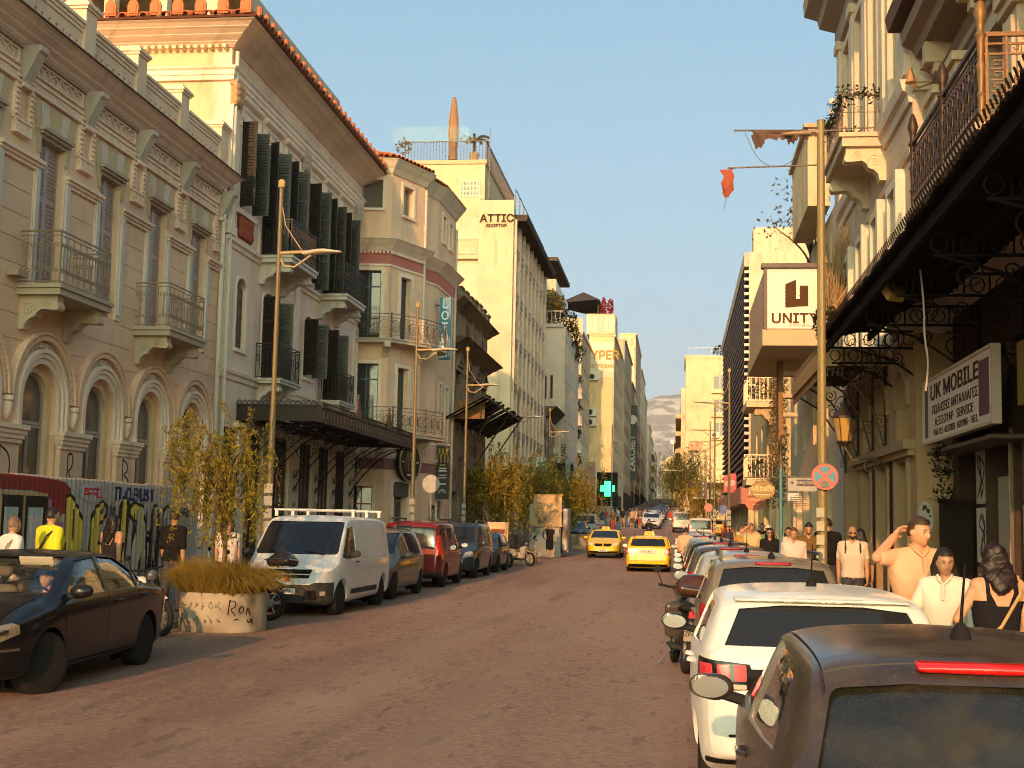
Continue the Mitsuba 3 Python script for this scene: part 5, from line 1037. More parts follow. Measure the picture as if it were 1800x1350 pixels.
def phone_sign():
    F = FR(3.78); t = thing('phone_shop_sign', 'lightbox sign reading UK MOBILE with Greek lettering for phone repairs over the pavement', 'sign')
    u0, u1, z0, z1 = 16.7, 21.25, 3.2, 4.1; L = u1 - u0
    put(F(box(u0, u1, -.09, 0, z0, z1)), 'paint', (.44, .36, .30), t, 'board')
    put(F(cat(box(u0 - .03, u1 + .03, -.1, .02, z1, z1 + .04), box(u0 - .03, u1 + .03, -.1, .02, z0 - .04, z0), box(u0 - .03, u0, -.1, .02, z0, z1), box(u1, u1 + .03, -.1, .02, z0, z1))), 'paint', (.32, .24, .18), t, 'frame')
    put(F(cat(box(u0 + .16, u0 + .72, 0, .004, z0 + .1, z1 - .1))), 'matt', (.10, .045, .05), t, 'picture_panel'); put(F(box(u1 - .36, u1 - .12, 0, .004, z0 + .06, z1 - .06)), 'matt', (.09, .06, .06), t, 'picture_panel')
    m = (u0 + u1) / 2 - .05
    for s, u, z, hh, sx, b in (('UK MOBILE', m + .12, 3.80, .22, 1.95, True), ('ΠΩΛΗΣΕΙΣ ΑΝΤΑΛΛΑΓΕΣ', m + .08, 3.58, .13, 1.42, False), ('ΑΞΕΣΟΥΑΡ   SERVICE', m + .12, 3.40, .12, 1.5, False), ('ΤΗΛ 211-4127859   BUYING - SELL', m + .05, 3.255, .09, 1.35, False)):
        text3(F, s, u, z, hh, .001, .006, b, True, sx, t, 'lettering', (.055, .02, .018), flip=True)
    put(F(box(u0 + .2, u1 - .1, -.5, -.02, 3.0, 3.05)), 'iron', (.05, .03, .02), t, 'support')
    bush('creeper', 'leafy creeper hanging below the phone shop sign', (3.85, 20.2, 2.85), .3, (.02, .016, .008), 220, .03, seed=41, sc=(.6, 1.2, 1)); bush('creeper', 'small creeper twig on the wall edge beside the shop posters', (3.95, 20.6, 2.4), .2, (.02, .016, .008), 120, .03, seed=42)
    k = thing('utility_cabinet', 'narrow dark cabinet standing against the corner wall', 'cabinet'); G = FV(21.3); put(G(box(4.0, 4.45, 0, .3, .13, 2.3)), 'matt', (.02, .013, .01), k, 'body'); put(G(box(3.98, 4.47, -.02, .32, 2.3, 2.35)), 'matt', (.03, .02, .015), k, 'top')
    k = thing('oval_board', 'oval white and black sticker covered board on a post by the cabinet', 'sign'); G = FV(20.9); put(G(ext(affinity.scale(Point(3.72, 2.02).buffer(.5), .22, .55), 0, .03, 'xz')), 'matt', (.32, .3, .28), k, 'board'); put(G(box(3.7, 3.74, 0, .03, .13, 1.75)), 'iron', (.1, .08, .06), k, 'post')
    g = np.random.default_rng(5); put(G(cat(*[ext(Point(3.72 + g.uniform(-.07, .07), 2.02 + g.uniform(-.2, .2)).buffer(g.uniform(.015, .035), quad_segs=2), .03, .034, 'xz') for _ in range(16)])), 'matt', (.03, .025, .02), k, 'sticker_print', kind='stuff')
phone_sign()
def balcony_house():
    F = FR(3.76); S = FV(21.8); h = thing('sunlit_house', 'tall cream house on the right with a garlanded balcony and louvred ground floor shutters', 'building'); C = (.66, .49, .34); Wc = (.74, .58, .43); U0, U1 = 21.8, 31.2; top = 14.0; X = 3.76
    cs1 = [23.3, 25.4, 27.5, 29.6]; cs2 = [23.2, 25.6, 27.6, 29.6]; sh = [23.1, 25.2, 27.3]
    ops = [sbox(c - .5, 5.3, c + .5, 7.7) for c in cs1] + [sbox(c - .5, 9.2, c + .5, 12.6) for c in cs2] + [sbox(c - .62, .15, c + .62, 3.0) for c in sh] + [arch(c, .62, 3.35, 3.9) for c in sh] + [sbox(28.9, .15, 30.9, 4.6)]
    put(wall(F, U0, U1, 5.0, top, ops, .45), 'stucco', C, h, 'wall'); put(wall(F, U0, U1, 0, 5.0, ops, .45), 'stucco', (.36, .235, .12), h, 'lower_wall'); put(wall(S, X - .0, 12, 5.0, 9.05, (), .3), 'stucco', (.48, .40, .33), h, 'side_wall'); put(wall(S, X - .0, 12, 0, 5.0, (), .3), 'stucco', (.33, .21, .10), h, 'lower_wall'); put(wall(S, X, 12, 9.05, top, (), .3), 'stucco', (.72, .60, .42), h, 'side_wall'); put(box(4.3, 12, 22.1, 31.2, 0, top), 'matt', (.10, .08, .06), h, 'core')  # side wall under the string course is greyer: its shade is painted in
    put(S(cat(box(X, 12, -.02, .08, 8.98, 9.12), box(X, 12, -.02, .12, 9.1, 9.2))), 'stucco', Wc, h, 'string_course')
    for c in cs1:
        p = sbox(c - .5, 5.3, c + .5, 7.7); put(surround(F, p, .16, .12, 5.3), 'stucco', (.70, .62, .48), h, 'window_surround'); window(F, h, c - .5, c + .5, 5.3, 7.7, .3, 2, (.7,), (.3, .22, .15), (.05, .04, .035), .06)
        put(F(box(c - .7, c - .5, -.02, .16, 5.2, 7.9)), 'stucco', (.74, .64, .5), h, 'jamb')
    for c in cs2:
        p = sbox(c - .5, 9.2, c + .5, 12.6); put(surround(F, p, .18, .1, 9.2), 'stucco', Wc, h, 'window_surround'); window(F, h, c - .5, c + .5, 9.2, 12.6, .3, 2, (.72,), (.35, .28, .2), (.06, .05, .045), .06)
    for c in (22.1, 24.4, 26.6, 28.6, 30.9): put(F(cat(box(c - .2, c + .2, -.02, .12, 9.3, 12.9), box(c - .26, c + .26, -.02, .18, 12.9, 13.1))), 'stucco', Wc, h, 'pilaster')
    path = [(X, U1 + .02), (X, U0)]
    put(sweep(path, [(-.03, 8.8), (.06, 8.8), (.08, 8.95), (.16, 9.0), (.2, 9.18), (-.03, 9.2)]), 'stucco', Wc, h, 'string_course'); put(sweep(path, [(-.03, 7.95), (.05, 7.95), (.07, 8.05), (-.03, 8.08)]), 'stucco', C, h, 'string_course')
    put(sweep([(X, U1 + .02), (X, U0), (9, U0)], [(-.03, 13.1), (.1, 13.1), (.14, 13.3), (.14, 13.5), (.5, 13.6), (.55, 13.8), (.85, 13.9), (.88, 14.2), (-.03, 14.4)]), 'stucco', (.42, .34, .27), h, 'cornice')
    k = put(F(cat(box(24.5, 27.2, -.02, .8, 8.85, 9.02), box(24.45, 27.25, -.02, .86, 9.02, 9.1))), 'stucco', (.60, .48, .33), h, 'balcony')
    for u in (24.75, 26.95): put(F(console(.3, .72, .62, 8.85, u)), 'stucco', (.66, .54, .36), k, 'bracket', sm=35)
    R = [(24.55, 0), (24.55, .78), (27.15, .78), (27.15, 0)]; ms = []
    for a, b in zip(R[:-1], R[1:]):
        a, b = np.array(a), np.array(b); L = np.linalg.norm(b - a); n = max(2, round(L / .2))
        for i in range(n + 1): q = a + (b - a) * i / n; ms.append(tube([(q[0], q[1], 9.1), (q[0], q[1], 9.85)], .012, 4))
        for z, r in ((9.2, .014), (9.82, .02), (9.5, .008)): ms.append(tube([(a[0], a[1], z), (b[0], b[1], z)], r, 4))
        for i in range(0, n, 2):
            q = a + (b - a) * (i + .5) / n; d = (b - a) / L; ms.append(tube([(q[0] + d[0] * x, q[1] + d[1] * x, 9.55 + z) for x, z in spiral(0, 0, .07, 1.5)], .008, 4))
    put(F(cat(*ms)), 'iron', (.07, .04, .02), k, 'railing')
    g = np.random.default_rng(11); pts = []
    for a, b in zip(R[:-1], R[1:]):
        for s in np.linspace(0, 1, 420 if abs(b[0] - a[0]) > 1 else 200): pts.append(np.array([a[0] + (b[0] - a[0]) * s, a[1] + (b[1] - a[1]) * s, 9.88]) + g.normal(size=3) * [.07, .07, .07] - [0, 0, .12 * g.random() ** 3])
    leaves(np.array([F.pt(*p) for p in pts]), g, .035, (.030, .032, .014), None, 'leaves', 'balcony_garland', 'dark green fir garland wound along the balcony railing of the sunlit house', 'garland')
    P_ = [F.pt(*q) for q in ((30.0, .02, 9.3), (30.0, .02, 10.3))]
    # ground floor
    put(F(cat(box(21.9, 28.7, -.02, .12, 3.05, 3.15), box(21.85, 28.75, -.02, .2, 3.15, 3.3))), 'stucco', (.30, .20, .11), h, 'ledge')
    for c in sh:
        z = .2
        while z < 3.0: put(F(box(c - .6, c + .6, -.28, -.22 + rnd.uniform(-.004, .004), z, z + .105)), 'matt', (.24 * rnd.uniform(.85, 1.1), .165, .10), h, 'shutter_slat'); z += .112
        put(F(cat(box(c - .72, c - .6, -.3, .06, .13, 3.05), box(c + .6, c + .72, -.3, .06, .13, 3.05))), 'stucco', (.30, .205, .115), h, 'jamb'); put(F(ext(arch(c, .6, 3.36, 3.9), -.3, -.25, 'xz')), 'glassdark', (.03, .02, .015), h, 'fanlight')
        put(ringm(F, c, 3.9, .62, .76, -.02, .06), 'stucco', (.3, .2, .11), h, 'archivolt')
    for c in (24.15, 26.25): put(F(box(c - .16, c + .16, -.02, .04, .13, 3.05)), 'matt', (.03, .018, .014), h, 'dark_strip')
    put(F(box(28.9, 30.9, -.44, -.4, .15, 4.6)), 'matt', (.025, .016, .012), h, 'dark_doorway')
    t = thing('paper_notice', 'white notice with dark red print pasted above the nearest shutter', 'sign'); put(F(box(22.6, 23.5, -.21, -.17, 2.0, 3.0)), 'matt', (.40, .31, .25), t, 'sheet')
    for i, (s, w) in enumerate((('DISCOUNT', .095), ('ΑΠΟ', .075), ('50% ΣΕ', .1), ('ΟΛΑ ΤΑ', .1), ('ΕΙΔΗ', .1))): text3(F, s, 23.05, 2.83 - i * .185, w, -.168, .006, True, True, 1.0, t, 'lettering', (.12, .02, .02) if i != 1 else (.04, .02, .02), flip=True)
    return h
balcony_house()
def curved_canopy():
    F = FR(3.76); t = thing('curved_iron_canopy', 'rounded bronze edged iron canopy with hanging finials on the sunlit house', 'canopy'); I = (.05, .03, .018); y0, y1, W, r = 24.6, 30.7, 1.16, .35
    path = [(y0, .02), (y0, W - r)] + [(y0 + r - r * math.cos(a), W - r + r * math.sin(a)) for a in np.linspace(.2, PI / 2 - .2, 5)] + [(y0 + r, W), (y1, W)]
    wp = [tuple(F.pt(u, w, 0)[:2]) for u, w in path]
    put(sweep(wp, [(-.03, 4.8), (.02, 4.8), (.03, 4.83), (.015, 4.86), (.015, 5.05), (.035, 5.08), (.03, 5.12), (-.03, 5.12)]), 'iron', (.33, .19, .075), t, 'fascia', sm=30)
    put(F(box(y0 + .05, y1, .02, W - .04, 5.06, 5.1)), 'matt', (.03, .02, .015), t, 'roof'); ms = []; L = 0; q = []
    for a, b in zip(path[:-1], path[1:]): n = max(1, int(math.dist(a, b) / .16)); q += [(a[0] + (b[0] - a[0]) * i / n, a[1] + (b[1] - a[1]) * i / n) for i in range(n)]
    for u, w in q:
        ms += [tube([(u, w, 4.8), (u, w, 4.68), (u, w, 4.62)], [.01, .012, .022], 5), tube([(u, w - .05, 4.8), (u - .0, w - .03, 4.74), (u, w, 4.76)], .009, 4)]
        ms.append(tube([(u + a * (1 if w > .8 else 0), w + a * (0 if w > .8 else 1), 5.12 + b) for a, b in spiral(0, .1, .09, 1.5, -PI / 2)], .009, 4))
    put(F(cat(*ms)), 'iron', (.12, .07, .035), t, 'finials', kind='stuff')
    put(F(cat(*[ext(Point(w, 4.96).buffer(.03, quad_segs=4), u - .01, u + .01, 'yz') for u, w in q[::2]])), 'iron', (.2, .12, .05), t, 'rosettes', kind='stuff')
    for u in (24.7, 26.3, 28.4, 30.5):
        ms = [tube([(u, .04, 4.8), (u, .04, 3.1)], .025, 5), tube([(u, .06, 3.3), (u, .25, 4.0), (u, .6, 4.5), (u, 1.05, 4.78)], .02, 5)]
        for cw, cz, rr, a in ((.3, 4.45, .2, 0), (.14, 3.8, .14, 1), (.6, 4.62, .13, 2), (.1, 3.3, .1, 1)): ms.append(tube([(u, x, z) for x, z in spiral(cw, cz, rr, 1.7, a, 1, 22, .1)], .013, 4))
        put(F(cat(*ms)), 'iron', I, t, 'bracket')
    t = thing('wall_lantern', 'brown glass street lantern on a curled bracket under the rounded canopy', 'lamp'); o = F.pt(24.3, .82, 3.42)
    hx = [(math.cos(a), math.sin(a)) for a in np.arange(6) * PI / 3]
    put(move(lathe([(.11, 0), (.19, .40)], 6), o), 'lens', (.42, .25, .06), t, 'glass'); put(move(lathe([(.21, .4), (.2, .44), (.1, .56), (.05, .6), (.03, .68)], 6), o), 'iron', I, t, 'roof'); put(move(lathe([(.05, -.1), (.12, -.02), (.12, 0)], 6), o), 'iron', I, t, 'base')
    put(cat(*[tube([o + [.115 * c, .115 * s, 0], o + [.195 * c, .195 * s, .4]], .012, 4) for c, s in hx]), 'iron', I, t, 'ribs'); put(cat(tube([o + [0, 0, -.1], o + [.15, 0, -.35], o + [.5, 0, -.3], o + [.82, 0, -.45]], .022, 5), tube([o + [.45 + x, 0, -.45 + z] for x, z in spiral(0, 0, .14, 1.6)], .014, 4)), 'iron', I, t, 'bracket')
curved_canopy()
def mid_right():
    # pale house with slatted roof screen
    F = FR(3.8); S = FV(31.3); h = thing('slatted_house', 'pale house behind the sunlit one, with white slats and dry reeds on its roof terrace', 'building'); C = (.50, .44, .38)
    put(wall(F, 31.3, 33.0, 0, 10.6, [sbox(31.7, 7, 32.4, 9.2)], .4), 'stucco', C, h, 'wall'); put(box(4.2, 11, 31.4, 46, 0, 9.8), 'stucco', C, h, 'core'); window(F, h, 31.7, 32.4, 7, 9.2, .2, 1, (), (.2, .15, .1), (.05, .04, .035))
    put(wall(FR(3.8), 33, 46, 0, 9.8, [sbox(a, b, a + 1.0, b + 2) for a in (34.5, 37.5, 40.5, 43.5) for b in (4.2, 7.2)] + [sbox(34, .2, 45, 3.0)], .4), 'stucco', (.6, .48, .32), h, 'wall')
    for a in (34.5, 37.5, 40.5, 43.5):
        for b in (4.2, 7.2): window(F, h, a, a + 1.0, b, b + 2, .2, 2, (), (.3, .22, .15), (.05, .045, .04))
    put(F(box(34, 45, -.3, -.25, .2, 3)), 'matt', (.04, .028, .02), h, 'shopfront'); [put(F(box(36 + i * 2.2, 36.3 + i * 2.2, -.25, .1, .1, 3.2)), 'stucco', (.6, .48, .32), h, 'shop_pier') for i in range(4)]
    for i in range(9): put(S(box(3.5, 5.4, -.06, .02, 9.9 + i * .24, 10.02 + i * .24)), 'paint', (.62, .56, .48), h, 'screen_slat')
    put(box(3.2, 3.75, 33.5, 38, 9.9, 11.9), 'stucco', (.72, .56, .34), h, 'stair_head'); put(box(3.1, 3.9, 33.4, 38.1, 11.9, 12.0), 'stucco', (.6, .45, .28), h, 'stair_head_roof')
    g = np.random.default_rng(8); ms = []
    for i in range(260):
        b = np.array([g.uniform(3.32, 3.74), g.uniform(29.6, 31.2), 6.6]); tp = b + [g.normal() * .2 + .25, g.normal() * .2, g.uniform(.8, 2.3)]; ms.append(tube([b, (b + tp) / 2 + g.normal(size=3) * .05, tp], [.02, .012, .004], 3, cap=False))
    k = put(cat(*ms), 'matt', (.40, .25, .11), name='reed_screen', label='bundle of dry ochre reeds rising above the canopy edge beside the white slats', cat_='plant', kind=None)
    # climbing plant house with two balconies
    h = thing('creeper_house', 'ochre sunlit house with two small balconies and creepers trained over its wall', 'building'); F = FR(3.8); S = FV(50); C = (.66, .50, .28)
    put(wall(F, 50, 71, 0, 11.2, [sbox(a, b, a + 1.1, b + 2) for a in (53, 57, 61, 65) for b in (4.4, 7.8)] + [sbox(51, .3, 70, 3.2)], .4), 'stucco', C, h, 'wall'); put(S(box(3.8, 10, -.01, .2, 0, 11.2)), 'stucco', C, h, 'side_wall'); put(box(4.2, 10, 50.2, 71, 0, 11.2), 'stucco', C, h, 'core')
    for a in (53, 57, 61, 65):
        for b in (4.4, 7.8): window(F, h, a, a + 1.1, b, b + 2, .2, 2, (), (.3, .22, .15), (.05, .045, .04))
    put(F(box(51, 70, -.35, -.3, .3, 3.2)), 'matt', (.04, .028, .02), h, 'shopfront'); 
    for i in range(6): put(F(box(51 + i * 3.6, 51.4 + i * 3.6, -.3, .12, .1, 3.3)), 'stucco', C, h, 'shop_pier')
    for z in (3.55, 6.7):
        k = put(F(cat(box(54.5, 57.8, -.02, 1.05, z, z + .22))), 'stucco', (.68, .52, .32), h, 'balcony'); rail_box(F, k, 54.6, 57.7, 1.0, z + .22, 1.0, (.62, .48, .3), r=.03)
        put(F(console(.5, .7, .7, z, 55.0)), 'stucco', (.5, .36, .2), k, 'bracket'); bush('balcony_plant', 'leafy pot plant on the %s balcony of the creeper house' % ('lower' if z < 5 else 'upper'), (3.3, 54.9, z + .7), .5, (.07, .05, .02), 260, .06, seed=50 + int(z))
    g = np.random.default_rng(13); pts = []
    for i in range(2600): u = 46 + g.random() * 7; pts.append(F.pt(u, .06 + .22 * g.random(), 2.6 + 5.8 * g.random() ** .9))
    P = np.array(pts); P = P[(np.abs(((P[:, 1] * 1.5 + P[:, 2] * .3) % 1) - .5) < .34)]
    leaves(P, g, .06, (.20, .12, .05), None, 'leaves', 'wall_creeper', 'sparse dry creeper trained in rows over the ochre wall under the boxed sign', 'plant')
    # projecting box with the sign
    t = thing('sign_balcony', 'square projecting balcony box with a framed sign reading UNITY under a letter U emblem', 'sign'); S = FV(33)
    put(cat(box(2.05, 4.2, 33, 40, 6.3, 6.52), box(2.05, 4.2, 33, 33.25, 6.5, 6.7), box(2.05, 2.3, 33.25, 40, 6.5, 6.7)), 'stucco', (.58, .44, .26), t, 'slab')
    put(S(box(2.16, 3.75, -.12, 0, 6.72, 8.22)), 'paint', (.70, .63, .54), t, 'board'); put(S(cat(box(2.08, 2.16, -.14, .05, 6.7, 8.3), box(2.02, 3.85, -.2, .1, 8.22, 8.33), box(3.70, 3.78, -.14, .05, 6.7, 8.22))), 'paint', (.05, .022, .016), t, 'frame')
    k = put(cat(box(2.1, 2.16, 33.14, 40, 6.7, 8.2)), 'paint', (.30, .18, .12), t, 'side_board')
    put(S(ext(Polygon([(2.60, 7.24), (2.60, 7.82), (2.86, 7.93), (2.86, 7.45), (2.95, 7.45), (2.95, 7.78), (3.15, 7.78), (3.15, 7.28)]), 0, .02, 'xz')), 'matt', (.09, .045, .02), t, 'emblem'); text3(S, 'UNITY', 2.84, 6.86, .235, 0, .02, True, True, 1.1, t, 'lettering', (.12, .055, .02)); text3(S, 'BY PATIO ESCALIO', 2.98, 6.775, .045, 0, .01, False, True, 1.0, t, 'lettering', (.25, .14, .08))
    put(S(cat(tube([(3.6, .3, 6.7), (3.6, .3, 7.6), (3.8, .2, 7.6)], .02, 4))), 'iron', (.03, .02, .015), t, 'rail')
    # rusty blade with tattered fringe
    t = thing('rusty_sign', 'tall weathered brown blade sign with a tattered lower edge, hung from metal arms', 'sign'); G = Fr((2.72, 36, 0), (0, 1, 0), (-1, 0, 0))
    put(G(ext(Polygon([(0, 4.3), (.05, 6.7), (.7, 7.0), (.8, 6.8), (.75, 4.2)]), -.06, .06, 'xz')), 'plank', None, t, 'blade'); put(cat(*[box(2.78, 3.15, 35.9, 36.3, z, z + .1) for z in (6.9, 6.5, 5.9, 5.3, 4.8)]), 'paint', (.40, .28, .16), t, 'arm')
    g = np.random.default_rng(4); put(G(cat(*[tube([(x, g.uniform(-.05, .05), 4.35), (x + g.normal() * .04, g.uniform(-.08, .08), 4.35 - g.uniform(.2, .75))], [.03, .008], 4) for x in np.linspace(0, .75, 26)])), 'plank', None, t, 'fringe', kind='stuff'); put(cat(tube([(2.75, 36.4, .13), (2.75, 36.4, 4.0)], .05, 6)), 'paint', (.12, .11, .06), t, 'post')
    # block with horizontal fins
    h = thing('finned_block', 'modern block with dark horizontal fins along the street and a sunlit blank end wall', 'building'); F = FR(3.8); S = FV(72); C = (.66, .54, .37)
    put(S(box(3.75, 9, -.01, .25, 0, 16.6)), 'stucco', C, h, 'end_wall'); put(box(4.2, 9, 72.2, 108, 0, 16.6), 'matt', (.03, .025, .025), h, 'core'); put(F(box(72.2, 108, -.4, -.35, .1, 16.6)), 'glassdark', (.03, .027, .028), h, 'glazing')
    put(S(box(4.0, 9, -1.5, -.05, 16.6, 18.0)), 'stucco', C, h, 'roof_parapet')
    for i in range(30): put(F(box(72.02, 108, -.34, .25, 4.0 + i * .395, 4.12 + i * .395)), 'paint', (.12, .085, .085), h, 'fin')
    for i in range(30): put(S(box(3.5, 3.745, .0, .2, 4.0 + i * .395, 4.14 + i * .395)), 'paint', (.62, .5, .38), h, 'fin_end')
    put(F(cat(box(72, 108, -.35, .3, 15.85, 16.6))), 'stucco', (.55, .47, .38), h, 'roof_edge'); put(F(cat(box(72.1, 108, -.3, .5, 3.1, 4.0))), 'paint', (.40, .12, .09), h, 'fascia')
    for i in range(7): put(F(box(72.5 + i * 5, 73 + i * 5, -.3, .05, .1, 3.1)), 'stucco', (.4, .3, .2), h, 'shop_pier')
    for i, (y, l) in enumerate(((80, 'nearer'), (88, 'farther'))):
        t = thing('red_light_sign', 'small red illuminated shop sign on the finned block, the %s of two' % l, 'sign'); put(cat(box(3.0, 3.45, y, y + .15, 3.9 + i * .2, 5.0 + i * .2)), 'paint', (.55, .05, .06), t, 'box'); put(FV(y)(ext(Point(3.22, 4.45 + i * .2).buffer(.17), 0, .02, 'xz')), 'paint', (.8, .3, .3), t, 'disc')
    # hotel like block with blank sunlit wall
    h = thing('blank_block', 'tall sunlit block with a blank plaster wall and one column of windows', 'building'); S = FV(204); C = (.74, .56, .33); g0 = 3.0
    so = [(5.3, 8.4, z, z + 2.1) for z in (8.5, 12, 15.5, 19.0, 22.6)]
    put(wall(S, 1.15, 9, g0, 27.4, [sbox(a, c, b, d) for a, b, c, d in so], .4), 'stucco', C, h, 'wall'); put(box(1.2, 9, 204.5, 222, g0, 27.4), 'stucco', C, h, 'core'); put(S(box(1.0, 9, -18, .15, 27.4, 27.8)), 'stucco', (.7, .55, .35), h, 'roof_edge')
    for a, b, c, d in so:
        window(S, h, a, b, c, d, .15, 3, (), (.62, .5, .34), (.14, .11, .08), .09); put(S(box(a - .3, b, .0, .5, c - .6, c - .45)), 'stucco', C, h, 'ledge')
    for i in (1, 2): aircon(S, 5.6, .5, 8.2 + 3.5 * i, 'air conditioner under a window of the tall blank block, %s one' % ('lower', 'upper')[i - 1], 1.4)
    put(cat(*[tube([(x, 204.2, 27.8), (x, 204.2, 29)], .03, 4) for x in np.arange(1.5, 9, 1.2)], tube([(1.5, 204.2, 29), (9, 204.2, 29)], .04, 4)), 'iron', (.4, .35, .3), h, 'roof_railing')
    bush('roof_plants', 'green plants on the roof corner of the tall blank block', (6.6, 204.6, 28.7), 1.1, (.07, .07, .02), 320, .16, seed=61, sc=(1.2, .8, .9))
    put(FV(203.5)(box(1.7, 3.6, 0, .2, 13.2, 14.6)), 'paint', (.45, .22, .10), name='red_roof_board', label='faded red board at the foot of the tall blank wall', cat_='sign')
    h = thing('gabled_house', 'low sunlit house with a plain sloping gable below the tall blank block', 'building'); S = FV(160); put(S(ext(Polygon([(1.7, 2.2), (1.7, 10.0), (6.2, 12.3), (9, 12.3), (9, 2.2)]), -8, 0, 'xz')), 'stucco', (.72, .56, .32), h, 'wall'); put(S(ext(Polygon([(1.5, 9.9), (6.2, 12.3), (9, 12.3), (9, 12.5), (6.2, 12.5), (1.5, 10.1)]), -8, .3, 'xz')), 'stucco', (.5, .36, .2), h, 'roof_edge')
    for z in (8.6, 5.2): put(S(box(1.6, 9, .0, .1, z, z + .12)), 'stucco', (.6, .45, .26), h, 'band')
    t = thing('kiosk_roof', 'flat dark canopy roof on posts with cream blinds, beside the trees at the far crossing', 'kiosk'); z = float(gz(120)); put(box(.6, 4.4, 118, 124, z + 3.9, z + 4.3), 'matt', (.06, .045, .035), t, 'roof'); put(box(1.2, 4.4, 118.6, 123.5, z + 2.0, z + 3.9), 'stucco', (.64, .46, .25), t, 'blind'); put(cat(*[box(x, x + .15, 118.3, 118.45, z, z + 3.9) for x in (.8, 2.4, 4.1)]), 'paint', (.3, .22, .13), t, 'post'); put(cat(box(1.2, 4.4, 118.55, 118.6, z + 2.9, z + 2.96)), 'matt', (.3, .2, .1), t, 'blind_bar')
    for i, (x, y, z1, c) in enumerate(((.6, 245, 27, (.7, .54, .33)), (.2, 290, 25, (.66, .5, .32)), (-.4, 350, 23, (.64, .5, .34)))):
        F = FR(x); h = thing('far_right_block', 'far block on the right side of the street, %s in line' % ('nearest', 'middle', 'farthest')[i], 'building'); g0 = float(gz(y)) - .5; zs = [(g0 + 5 + 3.2 * j, 1.8) for j in range(int((z1 - g0 - 6) / 3.2))]
        grid_facade(F, h, y, y + 40, zs, 6, c, .5, (.3, .22, .15), (.06, .05, .04), g0, z1); put(box(x, x + 8, y, y + 40, g0, z1 - .2), 'stucco', c, h, 'core')
        put(FV(y)(box(x, x + 8, 0, .15, g0, z1)), 'stucco', np.array(c) * 1.05, h, 'end_wall')
        for j, (zz, _) in enumerate(zs): put(F(box(y + 1, y + 39, 0, 1.0, zz - .9, zz - .1)), 'stucco', c, h, 'balcony')
    # pale classical building at the end of the street
    h = thing('pedimented_building', 'small pale yellow building with a pediment and a flagpole closing the street', 'building'); S = FV(440); C = (.74, .60, .36); g0 = float(gz(440)); x0, x1 = -4.9, .8
    wo = [(x0 + 1.2 + i * 1.25, x0 + 1.75 + i * 1.25, g0 + 7.2, g0 + 9.4) for i in range(4)]
    put(wall(S, x0, x1, g0 - 1, g0 + 11.5, [seg(a, b, c, d, .25) for a, b, c, d in wo], .4), 'stucco', C, h, 'wall'); put(box(x0, x1, 440.5, 455, g0, g0 + 11.5), 'stucco', C, h, 'core')
    for a, b, c, d in wo: window(S, h, a, b, c, d, .2, 1, (), (.5, .4, .25), (.1, .08, .06), .1, poly=seg(a, b, c, d, .25))
    put(S(ext(Polygon([(x0 - .5, g0 + 11.5), (x1 + .5, g0 + 11.5), (x1 + .5, g0 + 12.1), ((x0 + x1) / 2, g0 + 14.3), (x0 - .5, g0 + 12.1)]), -1, .4, 'xz')), 'stucco', C, h, 'pediment')
    t = thing('flagpole', 'white flagpole with a small pale flag on the building at the end of the street', 'flag'); put(tube([(-1.2, 440, g0 + 14), (-1.2, 440, g0 + 20.5)], .09, 5), 'paint', (.7, .7, .7), t, 'pole'); put(box(-2.4, -1.25, 439.98, 440.02, g0 + 18.3, g0 + 19.6), 'cloth', (.5, .55, .62), t, 'cloth')
mid_right()
# ---------------------------------------------------------------- street furniture
def lamp_post(x, y, label, H=8.75, arm=1.25, side=1, lower=3.9, z_arm=-1.45):
    t = thing('street_lamp', label, 'street lamp', 'tapered street lamps along the kerb'); g = float(gz(y)) + .13
    put(tube([(x, y, g), (x, y, g + .9)], .115, 10), 'paint', (.075, .07, .035), t, 'base'); put(tube([(x, y, g + .88), (x, y, g + lower)], .07, 10), 'paint', (.085, .08, .04), t, 'lower_pole'); put(tube([(x, y, g + lower), (x, y, g + H)], [.055, .045], 10), 'paint', (.15, .11, .05), t, 'upper_pole')  # sun and shade painted in: upper pole golden as lit, lower parts darkened
    put(lathe([(.075, g + H - .02), (.075, g + H + .12), (.02, g + H + .16)], 8, (x, y, 0)), 'paint', (.42, .28, .1), t, 'cap')
    za = g + H + z_arm; put(cat(tube([(x, y, za), (x + side * arm * .45, y, za + .02)], .04, 8), tube([(x, y, za + 1.2), (x + side * .12, y, za + .6), (x + side * arm * .4, y, za + .05)], .012, 4), tube([(x, y, za - .05), (x + side * .12, y, za - .28), (x + side * .35, y, za - .3), (x + side * .7, y, za - .05)], .025, 5)), 'paint', (.30, .2, .08), t, 'arm')
    h = Manifold.hull_points(np.vstack([ball((x + side * (arm * .45), y, za), .06, 1, (1, 1, .8))[0], ball((x + side * arm * .75, y, za + .03), .16, 2, (1.6, .9, .35))[0], ball((x + side * arm * 1.05, y, za + .02), .06, 1, (1, 1.2, .4))[0]]).astype(np.float32)); put(frommf(h), 'paint', (.52, .42, .30), t, 'luminaire', sm=40)
    put(cat(*[box(x - .09, x + .09, y - .125, y - .10, g + .9 + i * .26, g + 1.1 + i * .26) for i in range(6)]), 'matt', (.32, .30, .26), t, 'stickers', kind='stuff'); return t
for i, (x, y) in enumerate(((-8.45, 27.2), (-8.6, 43.2), (-8.7, 54.6), (-8.7, 72.5), (-8.5, 89))):
    lamp_post(x, y, ('tapered street lamp before the white house with black shutters, nearest on the left', 'street lamp in front of the corner house, second on the left', 'street lamp by the derelict house, third on the left', 'street lamp in front of the concrete block, fourth on the left', 'street lamp beyond the concrete block, fifth on the left')[i])
